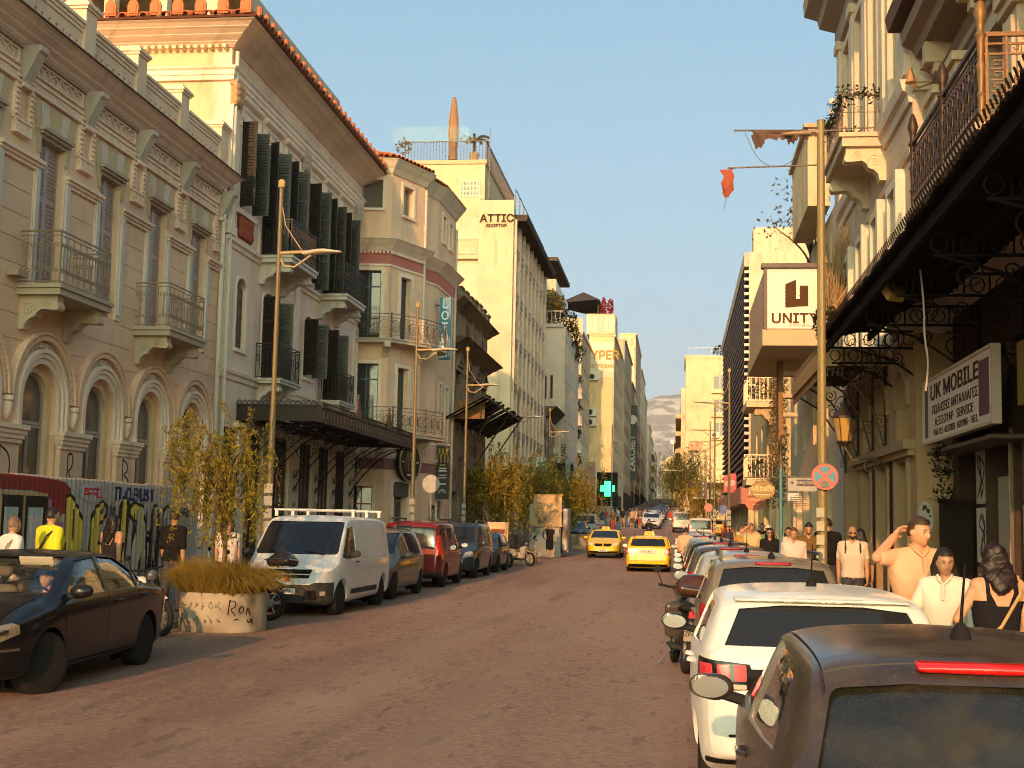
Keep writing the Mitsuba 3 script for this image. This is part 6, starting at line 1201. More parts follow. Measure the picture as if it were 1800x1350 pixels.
for i, (x, y) in enumerate(((2.35, 62), (2.3, 84), (2.5, 104))): lamp_post(x, y, 'street lamp on the right pavement by the finned block, %s one' % ('nearest', 'second', 'farthest')[i], side=-1, arm=1.5)
lamp_post(-6.2, 128, 'bare street lamp in front of the blank cream wall near the pharmacy cross', H=9.5, arm=.4)
# pole with banner bars and torn cloth
t = thing('banner_pole', 'tall ochre pole on the right pavement with two horizontal banner bars', 'pole'); X, Y = 2.25, 21.4
put(tube([(X, Y, .13), (X, Y, 1.3)], .1, 10), 'paint', (.30, .26, .16), t, 'base'); put(tube([(X, Y, 1.28), (X, Y, 8.4)], [.075, .06], 10), 'paint', (.22, .16, .06), t, 'pole')
put(tube([(X + .35, Y, 8.22), (X - 1.38, Y, 8.25)], .016, 6), 'iron', (.10, .07, .05), t, 'upper_bar'); put(tube([(X, Y, 7.66), (X - 1.48, Y, 7.63)], .014, 6), 'iron', (.10, .07, .05), t, 'lower_bar')
put(frommf(Manifold.hull_points(np.vstack([ball((X - .02, Y, 8.2), .05, 1)[0], ball((X - .45, Y, 8.17), .09, 2, (2, .9, .4))[0]]).astype(np.float32))), 'paint', (.3, .2, .12), t, 'luminaire', sm=40)
put(cat(*[box(X - .10, X + .02, Y - .115, Y - .095, .35 + i * .21, .5 + i * .21) for i in range(9)]), 'matt', (.42, .38, .28), t, 'stickers', kind='stuff')
g = np.random.default_rng(21)
def rag(c0, c1, drop, n, m, seed, col, name, label):
    g = np.random.default_rng(seed); s = np.linspace(0, 1, n); u = np.linspace(0, 1, m); S_, U_ = np.meshgrid(s, u)
    P = np.array(c0) + (np.array(c1) - np.array(c0)) * S_[..., None]; d = drop(S_) * U_; nz = meshkit.noise(np.stack([S_ * 7, U_ * 3, S_ * 0 + seed], -1)) - .5
    P = P + np.stack([nz * .12, nz * .2 * U_ + .05 * np.sin(S_ * 25) * U_, -d], -1); P[-1, :, 2] -= g.uniform(0, .10, n)
    return put((P.reshape(-1, 3), gridf(m, n)), 'cloth', col, name=name, label=label, cat_='cloth', sm=True)
rag((X - 1.12, Y - .02, 8.25), (X - .05, Y - .02, 8.23), lambda s: .05 + .20 * np.exp(-((s - .12) / .14) ** 2) + .09 * np.exp(-((s - .6) / .2) ** 2), 40, 6, 3, (.12, .07, .055), 'torn_banner', 'torn brown banner cloth hanging along the upper bar of the ochre pole')
t = rag((X - 1.58, Y, 7.6), (X - 1.40, Y, 7.62), lambda s: .32 + .12 * np.sin(s * 3), 9, 8, 5, (.36, .09, .05), 'torn_flag', 'torn red cloth hanging at the end of the lower bar of the ochre pole')
put(cat(tube(smoothline([(X - 1.2, Y, 8.2), (X - 1.0, Y, 7.75), (X - .7, Y, 7.6), (X - .4, Y, 7.75), (X - .2, Y, 8.1)]), .006, 4), tube([(X - 1.52, Y, 7.3), (X - 1.5, Y, 7.1), (X - 1.53, Y, 6.95)], .006, 4)), 'matt', (.10, .07, .06), name='dangling_cord', label='thin cords dangling from the torn banner bars', cat_='cord')
# no stopping sign
t = thing('no_stopping_sign', 'round red rimmed sign with blue sectors and a red cross on the ochre pole', 'road sign'); G = Fr((X + .03, Y - .12, 2.66), (1, 0, 0), (0, -1, 0)); r = .205
put(G(ext(Point(0, 0).buffer(r, quad_segs=12), 0, .02, 'xz')), 'paint', (.60, .08, .05), t, 'disc'); inner = Point(0, 0).buffer(r * .80, quad_segs=12); cross = unary_union([LineString([(-.2, -.2), (.2, .2)]).buffer(.026), LineString([(-.2, .2), (.2, -.2)]).buffer(.026)])
put(G(ext(inner.difference(cross), .02, .024, 'xz')), 'paint', (.035, .19, .30), t, 'blue_sectors'); put(G(ext(sbox(-.06, -.17, .05, -.07), .024, .028, 'xz')), 'matt', (.2, .17, .13), t, 'sticker')
# small street signs on the teal post
t = thing('street_sign_post', 'thin teal post carrying a black framed name sign and a rounded notice sign', 'road sign'); x0, y0 = 1.92, 25.2; G = Fr((0, y0 - .06, 0), (1, 0, 0), (0, -1, 0))
put(tube([(x0 - .02, y0, .13), (x0 - .02, y0, 2.95)], .035, 8), 'paint', (.05, .16, .20), t, 'post')
put(G(cat(ext(sbox(2.0, 2.56, 2.58, 2.80).buffer(.01), 0, .03, 'xz'))), 'paint', (.05, .035, .03), t, 'name_frame'); put(G(ext(sbox(2.03, 2.54, 2.61, 2.77).buffer(.004), .03, .034, 'xz')), 'paint', (.30, .28, .25), t, 'name_panel'); put(G(box(2.18, 2.52, .034, .038, 2.63, 2.75)), 'paint', (.03, .025, .03), t, 'name_band'); text3(G, 'ΜΟΝΑΣΤΗΡΑΚΙ', 2.35, 2.665, .05, .038, .004, True, True, .78, t, 'lettering', (.42, .4, .38)); text3(G, '→', 2.09, 2.655, .07, .034, .004, True, True, 1, t, 'lettering', (.04, .03, .03))
put(G(ext(sbox(2.02, 2.40, 2.18, 2.50).buffer(.03), 0, .03, 'xz')), 'paint', (.04, .03, .026), t, 'notice_frame'); put(G(ext(sbox(2.04, 2.38, 2.2, 2.48).buffer(.02), .03, .034, 'xz')), 'paint', (.46, .44, .40), t, 'notice_panel'); put(G(cat(*[box(2.06, 2.36 - .05 * (i % 3 == 2), .034, .037, 2.27 + i * .035, 2.285 + i * .035) for i in range(5)], box(2.14, 2.28, .034, .037, 2.455, 2.465))), 'matt', (.12, .1, .09), t, 'notice_print'); put(G(cat(*[ext(Point(2.17 + .04 * i, 2.17).buffer(.013), .03, .036, 'xz') for i in range(3)])), 'paint', (.8, .75, .65), t, 'notice_dots')
# oval signs
t = thing('oval_sign', 'oval gold brown sign with cream lettering Misafir hanging from a bar', 'sign'); G = FV(41); put(G(ext(affinity.scale(Point(2.55, 2.98).buffer(1, quad_segs=14), .36, .27), 0, .08, 'xz')), 'paint', (.30, .17, .045), t, 'board'); put(G(ext(affinity.scale(Point(2.55, 2.98).buffer(1, quad_segs=14), .37, .28).difference(affinity.scale(Point(2.55, 2.98).buffer(1, quad_segs=14), .345, .255)), .07, .10, 'xz')), 'paint', (.22, .11, .03), t, 'rim'); text3(G, 'Misafir', 2.55, 2.95, .17, .08, .012, True, True, .9, t, 'lettering', (.70, .56, .30)); put(G(box(2.3, 2.8, .08, .086, 2.83, 2.86)), 'paint', (.6, .46, .22), t, 'print'); put(cat(tube([(2.0, 41, 3.36), (3.8, 41, 3.36)], .02, 5), tube([(2.55, 41, 3.25), (2.55, 41, 3.36)], .015, 4)), 'iron', (.1, .07, .04), t, 'bar')
t = thing('oval_sign', 'orange red oval sign below and behind the gold brown one', 'sign'); G = FV(43); put(G(ext(affinity.scale(Point(2.45, 2.66).buffer(1, quad_segs=14), .33, .27), 0, .08, 'xz')), 'paint', (.42, .11, .05), t, 'board'); put(G(cat(box(2.3, 2.6, .08, .09, 2.7, 2.74), box(2.35, 2.58, .08, .09, 2.56, 2.59))), 'paint', (.6, .3, .18), t, 'print'); put(tube([(2.45, 43, 2.9), (2.45, 43, 3.3), (3.8, 43, 3.3)], .02, 5), 'iron', (.1, .07, .04), t, 'bar')
# traffic light, gantry
t = thing('traffic_light', 'dark traffic light on a thin post at the far right crossing', 'traffic light'); y0 = 101; z0 = float(gz(y0)); put(tube([(2.15, y0, z0), (2.15, y0, z0 + 6.3)], .07, 8), 'paint', (.28, .2, .09), t, 'post'); put(box(1.8, 2.14, y0 - .25, y0 - .02, z0 + 3.1, z0 + 4.4), 'paint', (.02, .018, .015), t, 'housing'); put(cat(*[move(lin(lathe([(.12, 0), (.11, .03), (.001, .04)], 12), rotx(PI / 2)), (1.97, y0 - .25, z0 + 3.32 + .42 * i)) for i in range(3)]), 'lens', (.10, .05, .04), t, 'lenses')
t = thing('gantry_arm', 'pale curved arm reaching out over the road beyond the crossing', 'pole'); y0 = 150; z0 = float(gz(y0)); put(tube([(3.3, y0, z0), (3.2, y0, z0 + 4.0), (2.6, y0, z0 + 5.2), (1.6, y0, z0 + 5.7), (-1.6, y0, z0 + 5.75)], .08, 8), 'paint', (.6, .5, .35), t, 'arm')
for i, (x, y, s) in enumerate(((1.0, 96, 'pink'), (1.75, 88, 'blue'))):
    t = thing('round_road_sign', '%s round road sign on a thin post at the far right crossing' % ('red' if i == 0 else 'blue'), 'road sign'); z0 = float(gz(y)) + .1; put(tube([(x + 1.2, y, z0), (x + 1.2, y, z0 + 2.7)], .03, 6), 'paint', (.3, .25, .2), t, 'post'); put(FV(y - .06)(ext(Point(x + 1.2, z0 + 2.4).buffer(.3), 0, .03, 'xz')), 'paint', ((.5, .14, .14), (.05, .10, .3))[i], t, 'disc')
t = thing('striped_parasol', 'pale open parasol over the far right pavement', 'parasol'); put(lathe([(1.5, 4.1), (1.4, 4.25), (.02, 4.95)], 10, (2.6, 112, 0)), 'cloth', (.6, .5, .4), t, 'canopy'); put(tube([(2.6, 112, 1.2), (2.6, 112, 4.9)], .04, 6), 'iron', (.3, .3, .3), t, 'pole')
t = thing('round_disc_sign', 'grey back of a round road sign on a post beside the corner house shop window', 'road sign'); put(FV(46.2)(cat(ext(Point(-8.55, 3.15).buffer(.31), 0, .03, 'xz'))), 'paint', (.30, .29, .27), t, 'disc'); put(tube([(-8.55, 46.25, .13), (-8.55, 46.25, 3.5)], .03, 6), 'paint', (.2, .19, .17), t, 'post')
# ---------------------------------------------------------------- hoarding with graffiti
def corr(u): return .022 * np.sin(np.asarray(u) * 2 * PI / .16)
def on_corr(F, poly, w0, col, par, name, m='ruin', label=None, kind=None):
    """A painted patch that follows the corrugations: cut into narrow strips, each set on the sheet."""
    x0, _, x1, _ = poly.bounds; out = []
    for i in range(int(math.floor(x0 / .04)), int(math.ceil(x1 / .04))):
        a, b = i * .04, i * .04 + .04
        for g in polys(poly.intersection(sbox(a, -9, b, 9))):
            v, f = ext(g, 0, .004, 'xz'); v = v.copy(); v[:, 1] += w0 + corr(v[:, 0]); out.append((v, f))
    return put(F(cat(*out)), m, col, par, name, label=label, kind=kind)
def hoarding():
    F = FL(-9.85); t = thing('painted_hoarding', 'corrugated grey metal hoarding covered with large graffiti letters in front of the arcaded house', 'fence'); Z0, Z1 = .16, 2.45
    for i in range(11):
        a = 16.0 + i; us = np.linspace(a, a + 1.0, 51); w = corr(us); lo = np.stack([us, w, us * 0 + Z0], 1); hi = np.stack([us, w, us * 0 + Z1 + rnd.uniform(-.02, .02)], 1); v = np.vstack([lo, hi, lo - [0, .012, 0], hi - [0, .012, 0]]); n = 51; j = np.arange(n - 1)
        f = np.vstack([gridf(2, n), gridf(2, n) + 2 * n, np.stack([j + n, j + n + 1, j + 3 * n + 1], 1), np.stack([j + n, j + 3 * n + 1, j + 3 * n], 1)]); s = rnd.uniform(.9, 1.1); put(F((v, f)), 'ruin', (.46 * s, .41 * s, .39 * s), t, 'sheet')
    put(F(cat(*[box(16 + 2 * i, 16.06 + 2 * i, -.12, -.03, .13, 2.4) for i in range(6)], box(16, 27, -.1, -.04, 2.2, 2.26))), 'iron', (.12, .11, .1), t, 'frame')
    bl = lambda q, r: Polygon(smoothline(q + [q[0]])).buffer(r)
    L_ = lambda ls, w: unary_union([LineString(smoothline(q)).buffer(w) for q in ls])
    w = .004
    red = Polygon(smoothline([(16, 2.44), (20.6, 2.42), (20.9, 2.25), (20.75, 1.85), (20.3, 1.8), (20.15, 2.2), (18.6, 2.2), (16, 2.2), (16, 2.44)])); on_corr(F, red, w, (.26, .03, .03), t, 'red_paint', label='dark red paint along the top of the hoarding')
    on_corr(F, Polygon([(16, 2.1), (20.3, 2.1), (20.45, 1.75), (20.75, 1.7), (20.8, .2), (16, .2)]), w - .002, (.42, .20, .33), t, 'purple_paint', label='purple paint behind the big silver letters')
    for k, (a, b) in enumerate(((16.2, 17.3), (17.5, 18.5), (18.62, 19.24), (19.36, 20.05))):
        q = sbox(a, .25, b, 2.12); on_corr(F, q.buffer(.05), w + .004, (.50, .33, .17), t, 'orange_outline'); on_corr(F, q, w + .008, (.012, .012, .014), t, 'black_outline'); on_corr(F, sbox(a + .1, .2, b - .1, 1.94), w + .012, (.58, .54, .52), t, 'silver_letter'); on_corr(F, sbox(a + .1, 1.82, b - .1, 1.94), w + .016, (.42, .50, .50), t, 'pale_blue_band')
    on_corr(F, L_([[(18.95, .3), (19.1, .9), (19.5, 1.15), (19.9, 1.1)], [(19.3, .2), (19.35, .7), (19.8, .8)]], .07), w + .016, (.012, .012, .014), t, 'black_strokes')
    def bubble(specs, z, sc, fill, u0, lw=.055):
        for ls in specs:
            p = L_([[(u0 + a * sc, z + b * sc * 1.62) for a, b in l] for l in ls], .13 * sc); on_corr(F, p.buffer(lw), w + .006, (.012, .011, .010), t, 'black_outline'); on_corr(F, p, w + .010, fill, t, 'letter_fill')
            g = np.random.default_rng(int(u0 * 100)); x0, y0, x1, y1 = p.bounds; on_corr(F, unary_union([LineString([(x, yy), (x, yy - g.uniform(.15, .5))]).buffer(.011) for x, yy in zip(g.uniform(x0, x1, 6), g.uniform(y0 + .1, y1, 6))]), w + .014, (.03, .028, .025), t, 'paint_drips')
            u0 += (max(a for l in ls for a, b in l) + .42) * sc
    K = [[(0, 1), (.05, 0)], [(.1, .95), (.38, .8), (.35, .55), (.05, .5), (.42, 0)]]; E_ = [[(.4, .95), (.1, .85), (.08, .1), (.45, .05)], [(.1, .5), (.38, .52)]]; N_ = [[(0, 0), (.08, .95), (.38, .1), (.45, 1)]]; Z_ = [[(0, .95), (.45, .9), (.05, .1), (.5, .05)]]; O_ = [[(.2, 1), (.0, .6), (.02, .2), (.2, 0), (.4, .2), (.42, .7), (.2, 1)]]
    bubble([K, E_, N_, Z_], .35, 1.02, (.72, .54, .10), 20.85); bubble([O_, [[(.1, 1), (.08, .1)]], O_], .35, .95, (.46, .42, .40), 23.6)
    def tag(txt, u, z, h, col, wd): 
        v, f = fromtm(meshkit.text_mesh(txt, h, .004, True)); v = v.copy(); v[:, 0] *= wd; us = v[:, 0] + u; put(F((np.stack([us, w + .014 + corr(us) + v[:, 2], v[:, 1] + z], 1), f[:, ::-1])), 'matt', col, t, 'sprayed_tag')
    tag('TLO.BUST', 22.55, 2.12, .22, (.035, .035, .12), 1.25); on_corr(F, affinity.scale(Point(21.75, 2.22).buffer(1), .55, .17), w + .006, (.42, .40, .42), t, 'white_cloud'); tag('APRIL', 21.35, 2.14, .15, (.45, .03, .03), 1.2); tag('STLO', 24.0, 1.35, .22, (.02, .02, .03), 1.0); tag('ZA', 24.1, .8, .3, (.02, .02, .03), .8); tag('EVA.MGO', 25.2, 1.85, .16, (.05, .05, .06), 1.1); tag('WARS', 22.0, 1.86, .14, (.05, .05, .1), 1.2)
hoarding()
# sticker covered post at the end of the hoarding
t = thing('sticker_post', 'white sticker covered thin post at the end of the hoarding', 'pole'); put(tube([(-8.85, 24.3, .13), (-8.85, 24.3, 3.1)], .045, 8), 'paint', (.22, .21, .19), t, 'pole'); put(cat(*[box(-8.9, -8.80, 24.235, 24.25, .6 + .17 * i, .74 + .17 * i) for i in range(13)]), 'matt', (.40, .40, .40), t, 'stickers', kind='stuff')
# ---------------------------------------------------------------- planters, grass, pepper trees
def planter(x, y, r, h, label, lines=True):
    z = float(gz(y)); t = thing('round_planter', label, 'planter'); a = np.linspace(0, 2 * PI, 40)
    put(lathe([(r * .985, z), (r, z + .03), (r, z + h - .03), (r - .02, z + h), (r - .07, z + h), (r - .08, z + h - .10)], 40, (x, y, 0)), 'ruin', (.52, .45, .35), t, 'shell', sm=40); put(lathe([(r - .08, z + h - .12), (.01, z + h - .08)], 30, (x, y, 0)), 'matt', (.05, .035, .025), t, 'soil')
    if lines:
        def curve(q, wd=.012):
            m = []
            for l in q:
                s = smoothline(l); aa = -PI / 2 + s[:, 0] / r; m.append(tube(np.stack([x + (r + .002) * np.cos(aa), y + (r + .002) * np.sin(aa), z + s[:, 1]], 1), wd, 4))
            return cat(*m)
        put(curve([[(.30, .28), (.33, .52)], [(.31, .5), (.42, .5), (.42, .4), (.33, .38), (.42, .27)], [(.52, .42), (.47, .36), (.5, .3), (.56, .34), (.54, .42)], [(.6, .28), (.63, .42), (.67, .28)], [(.40, .2), (.44, .22), (.48, .2)], [(.62, .2), (.66, .14), (.70, .24), (.72, .14)]], .011), 'matt', (.02, .018, .018), t, 'graffiti')
        g = np.random.default_rng(2); put(curve([[(-.75 + .13 * i + g.uniform(-.03, .03), .15 + g.uniform(0, .3)) for i in range(4)] for _ in range(1)] + [[(u + g.uniform(-.06, .06), zz + g.uniform(-.08, .08)) for _ in range(5)] for u in np.linspace(-.85, .15, 9) for zz in (.2, .42)], .006), 'matt', (.09, .075, .06), t, 'scribbles', kind='stuff')
    return t
def grass(x, y, r, z, n, L, seed, label, col=(.26, .17, .035)):
    g = np.random.default_rng(seed); ms_v = []; ms_f = []; k = 0
    for i in range(n):
        a = g.uniform(0, 2 * PI); d = r * g.random() ** .6; a = a + .35 * math.sin(3 * a); b = np.array([x + d * math.cos(a), y + d * math.sin(a), z]); out = .15 + .75 * g.random() * (.4 + .6 * d / r); an = a + g.normal() * .6; l = L * g.uniform(.6, 1.15); s = np.linspace(0, 1, 5)
        c = b + np.stack([np.cos(an) * out * l * s ** 1.35 * .8, np.sin(an) * out * l * s ** 1.35 * .8, l * (1.0 * s - (.22 + .68 * out) * s ** 2.5)], 1); wv = np.array([-math.sin(an), math.cos(an), 0]) * .0045; ww = (1 - s)[:, None] * wv + .001
        ms_v.append(np.concatenate([c - ww, c + ww])); j = np.arange(4); ms_f.append(np.vstack([np.stack([j, j + 1, j + 6], 1), np.stack([j, j + 6, j + 5], 1)]) + k); k += 10
    half = n // 3; 
    key = put((np.vstack(ms_v), np.vstack(ms_f)), 'leaf', col, name='ornamental_grass', label=label, cat_='grass'); labels[key]['kind'] = 'stuff'
def pepper_tree(x, y, z0, H, R, seed, label, n=9000, col=(.20, .155, .025), trunk=.07, lean=0, strands=None, spread=1.0, leaf=.030, low=.05):
    t = thing('pepper_tree', label, 'tree'); g = np.random.default_rng(seed); z = z0; tops = []
    tr = [(x, y, z), (x + .04 + lean * .3, y, z + H * .25), (x - .03 + lean * .6, y + .05, z + H * .5)]; put(tube(smoothline(tr), np.linspace(trunk, trunk * .6, len(smoothline(tr))), 8), 'bark', None, t, 'trunk'); base = np.array(tr[-1]); limbs = []
    for i in range(11):
        a = g.uniform(0, 2 * PI); s = base - [0, 0, H * .2 * g.random()]; e = np.array([x + lean + R * .75 * math.cos(a) * g.uniform(.4, 1), y + R * .75 * math.sin(a) * g.uniform(.4, 1), z + H * g.uniform(.68, 1.0)]); mdl = (s + e) / 2 + [0, 0, .12 * H]; q = smoothline([s, mdl, e]); limbs.append((q, np.linspace(trunk * .45, .008, len(q)))); tops.append(q)
    put(cat(*[tube(q, r, 5) for q, r in limbs]), 'bark', None, t, 'limbs', kind='stuff'); P = []; D = []
    ns = strands or n // 26
    for i in range(ns):
        q = tops[g.integers(len(tops))]; p = q[int(len(q) * (.35 + .65 * g.random() ** .7)) - 1] + g.normal(size=3) * R * .16 * spread; l = H * g.uniform(.12, .42); a = g.uniform(0, 2 * PI); k = max(26, n // ns); s = np.linspace(0, 1, k)
        st = p + np.stack([np.cos(a) * .22 * R * s ** .7, np.sin(a) * .22 * R * s ** .7, .10 * l * np.sin(s * PI) - l * s ** 1.6], 1); st += g.normal(size=st.shape) * .028 * R; P.append(st[st[:, 2] > z + low])
    P = np.vstack(P); leaves(P, g, leaf, col, t, 'foliage', el=3.6, droop=1.1, kind='stuff'); return t
planter(-7.32, 21.3, .70, .62, 'round pale concrete planter with black graffiti at the left edge of the road'); grass(-7.32, 21.3, .66, .50, 6500, 1.0, 4, 'ochre ornamental grass spilling over the graffiti covered planter')
pepper_tree(-7.45, 21.5, .5, 2.95, 1.0, 6, 'feathery yellow green pepper tree growing in the graffiti covered planter', 9000, (.235, .185, .033), .05, .05, strands=120, spread=1.7, leaf=.021, low=.85)
planter(-6.6, 58.5, .55, .5, 'small planter with a tuft of grass behind the parked scooters', False); grass(-6.6, 58.5, .45, .42, 500, .7, 5, 'yellow grass tuft in the small planter behind the scooters')
MT = (.27, .20, .036)
for i, (x, y, H, R, s, lb) in enumerate(((-8.35, 62.5, 4.7, 1.45, 11, 'broad yellow green pepper tree between the scooters and the boarded kiosk'), (-8.2, 77.5, 5.0, 1.6, 12, 'pepper tree rising behind the boarded kiosk'), (-7.4, 84, 4.6, 1.9, 13, 'pepper tree just right of the boarded kiosk'), (-7.9, 104, 4.6, 1.9, 14, 'dark pepper tree below the pharmacy cross'), (2.2, 112, 4.0, 2.1, 15, 'rounded olive green tree at the far right crossing'), (.5, 132, 7.2, 2.3, 16, 'tall dark tree farther back on the right side of the street'), (-.6, 168, 7.5, 2.6, 17, 'dark tree in the distance near the middle of the street'))):
    pepper_tree(x, y, float(gz(y)), H, R, s, lb, 11000, MT if i not in (5, 6) else (.10, .09, .025), .1, strands=380, spread=2.0, leaf=.05, low=1.2)
g = np.random.default_rng(77)
def airy_tree():
    t = thing('roof_tree', 'thin airy tree on a roof terrace against the sky at the right', 'tree'); b = np.array([3.9, 39, 9.0]); lm = []; P = []
    for i in range(9):
        e = b + [g.uniform(-1.3, .5), g.uniform(-.7, .7), g.uniform(1.5, 3.9)]; q = smoothline([b, b + (e - b) * [.2, .2, .55], e]); lm.append(tube(q, np.linspace(.05, .01, len(q)), 5)); P.append(e + g.normal(size=(46, 3)) * [.24, .24, .22])
    put(cat(*lm), 'bark', None, t, 'trunk'); leaves(np.vstack(P), g, .055, (.10, .08, .03), t, 'foliage', kind='stuff')
airy_tree()
bush('roof_weed', 'dry weed sprouting on the tiled roof of the corner house', (-11.2, 52.5, 17.1), .35, (.24, .17, .06), 120, .06, seed=81); bush('creeper', 'green creeper leaves along the edge of the dark canopy by the ochre pole', (2.65, 24.6, 5.6), .4, (.05, .05, .015), 300, .05, seed=82, sc=(.6, 1.2, 1))
# kiosk boarded with planks
t = thing('boarded_kiosk', 'white graffiti smeared kiosk with a large wooden crate panel on its upper front', 'kiosk'); y0 = 69.0; z0 = .1; G = FV(y0)
put(box(-7.55, -5.95, y0, y0 + 2.2, z0 + .25, z0 + 2.75), 'ruin', (.60, .58, .54), t, 'body'); put(G(ext(Polygon([(-7.6, z0 + .05), (-5.9, z0 + .05), (-6.0, z0 + 1.5), (-7.3, z0 + 1.5)]), 0, .35, 'xz')), 'ruin', (.58, .56, .52), t, 'front_skirt')
for i in range(2):
    for j in range(2): put(G(box(-7.35 + i * .74, -6.63 + i * .74, 0.02, .10, z0 + 1.68 + j * .76, z0 + 2.42 + j * .76)), 'ruin', (.72, .50, .28), t, 'plank_panel')
put(G(cat(*[lin(box(-.5, .5, .1, .125, -.025, .025), roty(a), (-6.61 + dx, 0, z0 + 2.43 + dz)) for a, dx, dz in ((.8, -.36, -.37), (-.8, .36, -.37), (-.8, -.36, .38), (.8, .36, .38))], box(-7.36, -5.86, .1, .13, z0 + 2.40, z0 + 2.46), box(-6.64, -6.58, .1, .14, z0 + 1.68, z0 + 3.2), box(-7.38, -5.84, .08, .16, z0 + 1.6, z0 + 1.68), box(-7.38, -5.84, .08, .15, z0 + 3.19, z0 + 3.25))), 'matt', (.50, .32, .16), t, 'battens')
put(frommf(Manifold.hull_points(np.vstack([ball((-5.75, y0 + .4 + d, z0 + zz), .16, 1)[0] for d in (0, 1.8) for zz in (.5, 2.4)]).astype(np.float32))), 'ruin', (.62, .60, .56), t, 'side_flap', sm=40); put(box(-5.66, -5.58, y0 + .5, y0 + 1.3, z0 + .3, z0 + 2.2), 'paint', (.3, .24, .2), t, 'door')
gk = np.random.default_rng(3); put(strokes(G, [smoothline([(-7.2 + .4 * i + gk.uniform(-.15, .15), z0 + 1.1 + gk.uniform(-.3, .3)) for _ in range(5)]) for i in range(3)], .05, .36, .006), 'matt', (.02, .02, .02), t, 'graffiti')
put(box(-8.0, -5.4, y0 - .6, y0 + 3, .0, .12), 'paving', None, name='kerb_island', kind='structure')
t = put(box(-6.4, -4.5, 82, 82.6, .2, 1.25), 'ruin', (.45, .38, .29), name='concrete_barrier', label='low pale concrete barrier beyond the boarded kiosk', cat_='barrier')
t = thing('menu_board', 'tall orange A frame board leaning by the pavement near the scooters', 'sign'); G = FV(57.0); put(lin(box(-.45, .45, -.03, .03, 0, 1.75), rotx(-.12), (-7.62, 57.0, .13)), 'paint', (.52, .25, .10), t, 'board'); put(lin(cat(box(-.3, .3, -.036, -.031, 1.25, 1.45), box(-.3, .1, -.036, -.031, .95, 1.05), box(-.2, .3, -.036, -.031, .7, .85)), rotx(-.12), (-7.62, 57.0, .13)), 'matt', (.20, .06, .03), t, 'print')
for i, y in enumerate((70.2, 73.5)):
    t = thing('bollard', 'dark bollard near the boarded kiosk, %s of two' % ('first', 'second')[i], 'bollard'); put(lathe([(.07, .1), (.07, .95), (.09, .97), (.06, 1.05), (.01, 1.08)], 10, (-5.2 + i * .6, y + 9, 0)), 'paint', (.03, .03, .03), t, 'post')
# ---------------------------------------------------------------- cars: one lofted body, cut by window and lamp outlines. local x forward, y left, z up
def chaikin(p, n=2):
    for _ in range(n):
        a = p[:-1] * .75 + p[1:] * .25; b = p[:-1] * .25 + p[1:] * .75
        p = np.vstack([p[:1], np.stack([a, b], 1).reshape(-1, p.shape[1]), p[-1:]])
    return p
class Body:
    """top: side profile [(x, z)] rear to front; belt: [(x, z)]; plan: [(x, half width)]; bot: [(x, z)]."""
    def __init__(s, top, belt, plan, bot, tumble=.2, crown=.05, n=56):
        f = lambda q: chaikin(np.array(q, float), 2)
        s.top, s.plan = f(top), f(plan); s.belt, s.bot = np.array(belt, float), np.array(bot, float); s.tumble, s.crown = tumble, crown
        x0, x1 = s.plan[0, 0], s.plan[-1, 0]; t = np.linspace(0, 1, n); t = .5 - .5 * np.cos(PI * t); t = .6 * t + .4 * np.linspace(0, 1, n)
        s.xs = np.unique(np.concatenate([x0 + (x1 - x0) * t, np.linspace(x0, x1, 40)])); s.cache = {}
    def solid(s, d=0.0):
        if d in s.cache: return s.cache[d]
        x = s.xs; zt = np.interp(x, *s.top.T) - d; w = np.maximum(np.interp(x, *s.plan.T) - d, .02); zb = np.interp(x, *s.bot.T) + min(d, .04); be = np.minimum(np.interp(x, *s.belt.T), zt - .03)
        xx = x * (1 - 2 * d / (x[-1] - x[0])); rows = []
        for i in range(len(x)):
            h = zt[i] - be[i]; wr = w[i] - s.tumble * max(0, h) - .02; zs = zb[i] + (be[i] - zb[i]) * .55; cr = min(s.crown, h * .5)
            q = np.array([(0, zb[i]), (w[i] * .86, zb[i]), (w[i] * .96, zb[i] + .06), (w[i] * .985, zb[i] + .18), (w[i], zs), (w[i] * .995, be[i] - .03), (w[i] - .025, be[i] + min(.02, h * .3)), (wr, zt[i] - cr * 1.6 - .01), (wr - .06, zt[i] - cr * .8), (wr * .6, zt[i] - cr * .2), (0, zt[i])])
            q = chaikin(q, 2); rows.append(np.vstack([q, (q * [-1, 1])[-2:0:-1]]))
        R = np.array(rows); k = R.shape[1]; v = np.concatenate([np.repeat(xx[:, None, None], k, 1), R], -1).reshape(-1, 3); f = gridf(len(x), k, True); n = len(v); j = np.arange(k)
        v = np.vstack([v, [[xx[0], 0, R[0, :, 1].mean()]], [[xx[-1], 0, R[-1, :, 1].mean()]]])
        f = np.vstack([f, np.stack([(j + 1) % k, j, j * 0 + n], 1), np.stack([j + (len(x) - 1) * k, (j + 1) % k + (len(x) - 1) * k, j * 0 + n + 1], 1)])
        m = tomf((v, f[:, ::-1])); m = m if m.volume() > 0 else tomf((v, f)); s.cache[d] = m; return m
    def cutter(s, view, poly, side=0, deep=True):
        if not isinstance(poly, Polygon): poly = Polygon(poly)
        if view == 'side': return tomf(ext(poly, *((0.25, 1.6) if side > 0 else (-1.6, -0.25)), 'xz'))
        x0, x1 = s.plan[0, 0], s.plan[-1, 0]
        if view == 'front': return tomf(ext(poly, .15 * x1 if deep else x1 - .42, x1 + .5, 'yz'))
        if view == 'rear': return tomf(ext(poly, x0 - .5, .15 * x0 if deep else x0 + .30, 'yz'))
        return tomf(ext(poly, .5, 3.0, 'xy'))
    def skin(s, cut, d0, d1):
        r = (s.solid(d0) - s.solid(d1)) ^ cut
        return frommf(r) if r.num_tri() else None
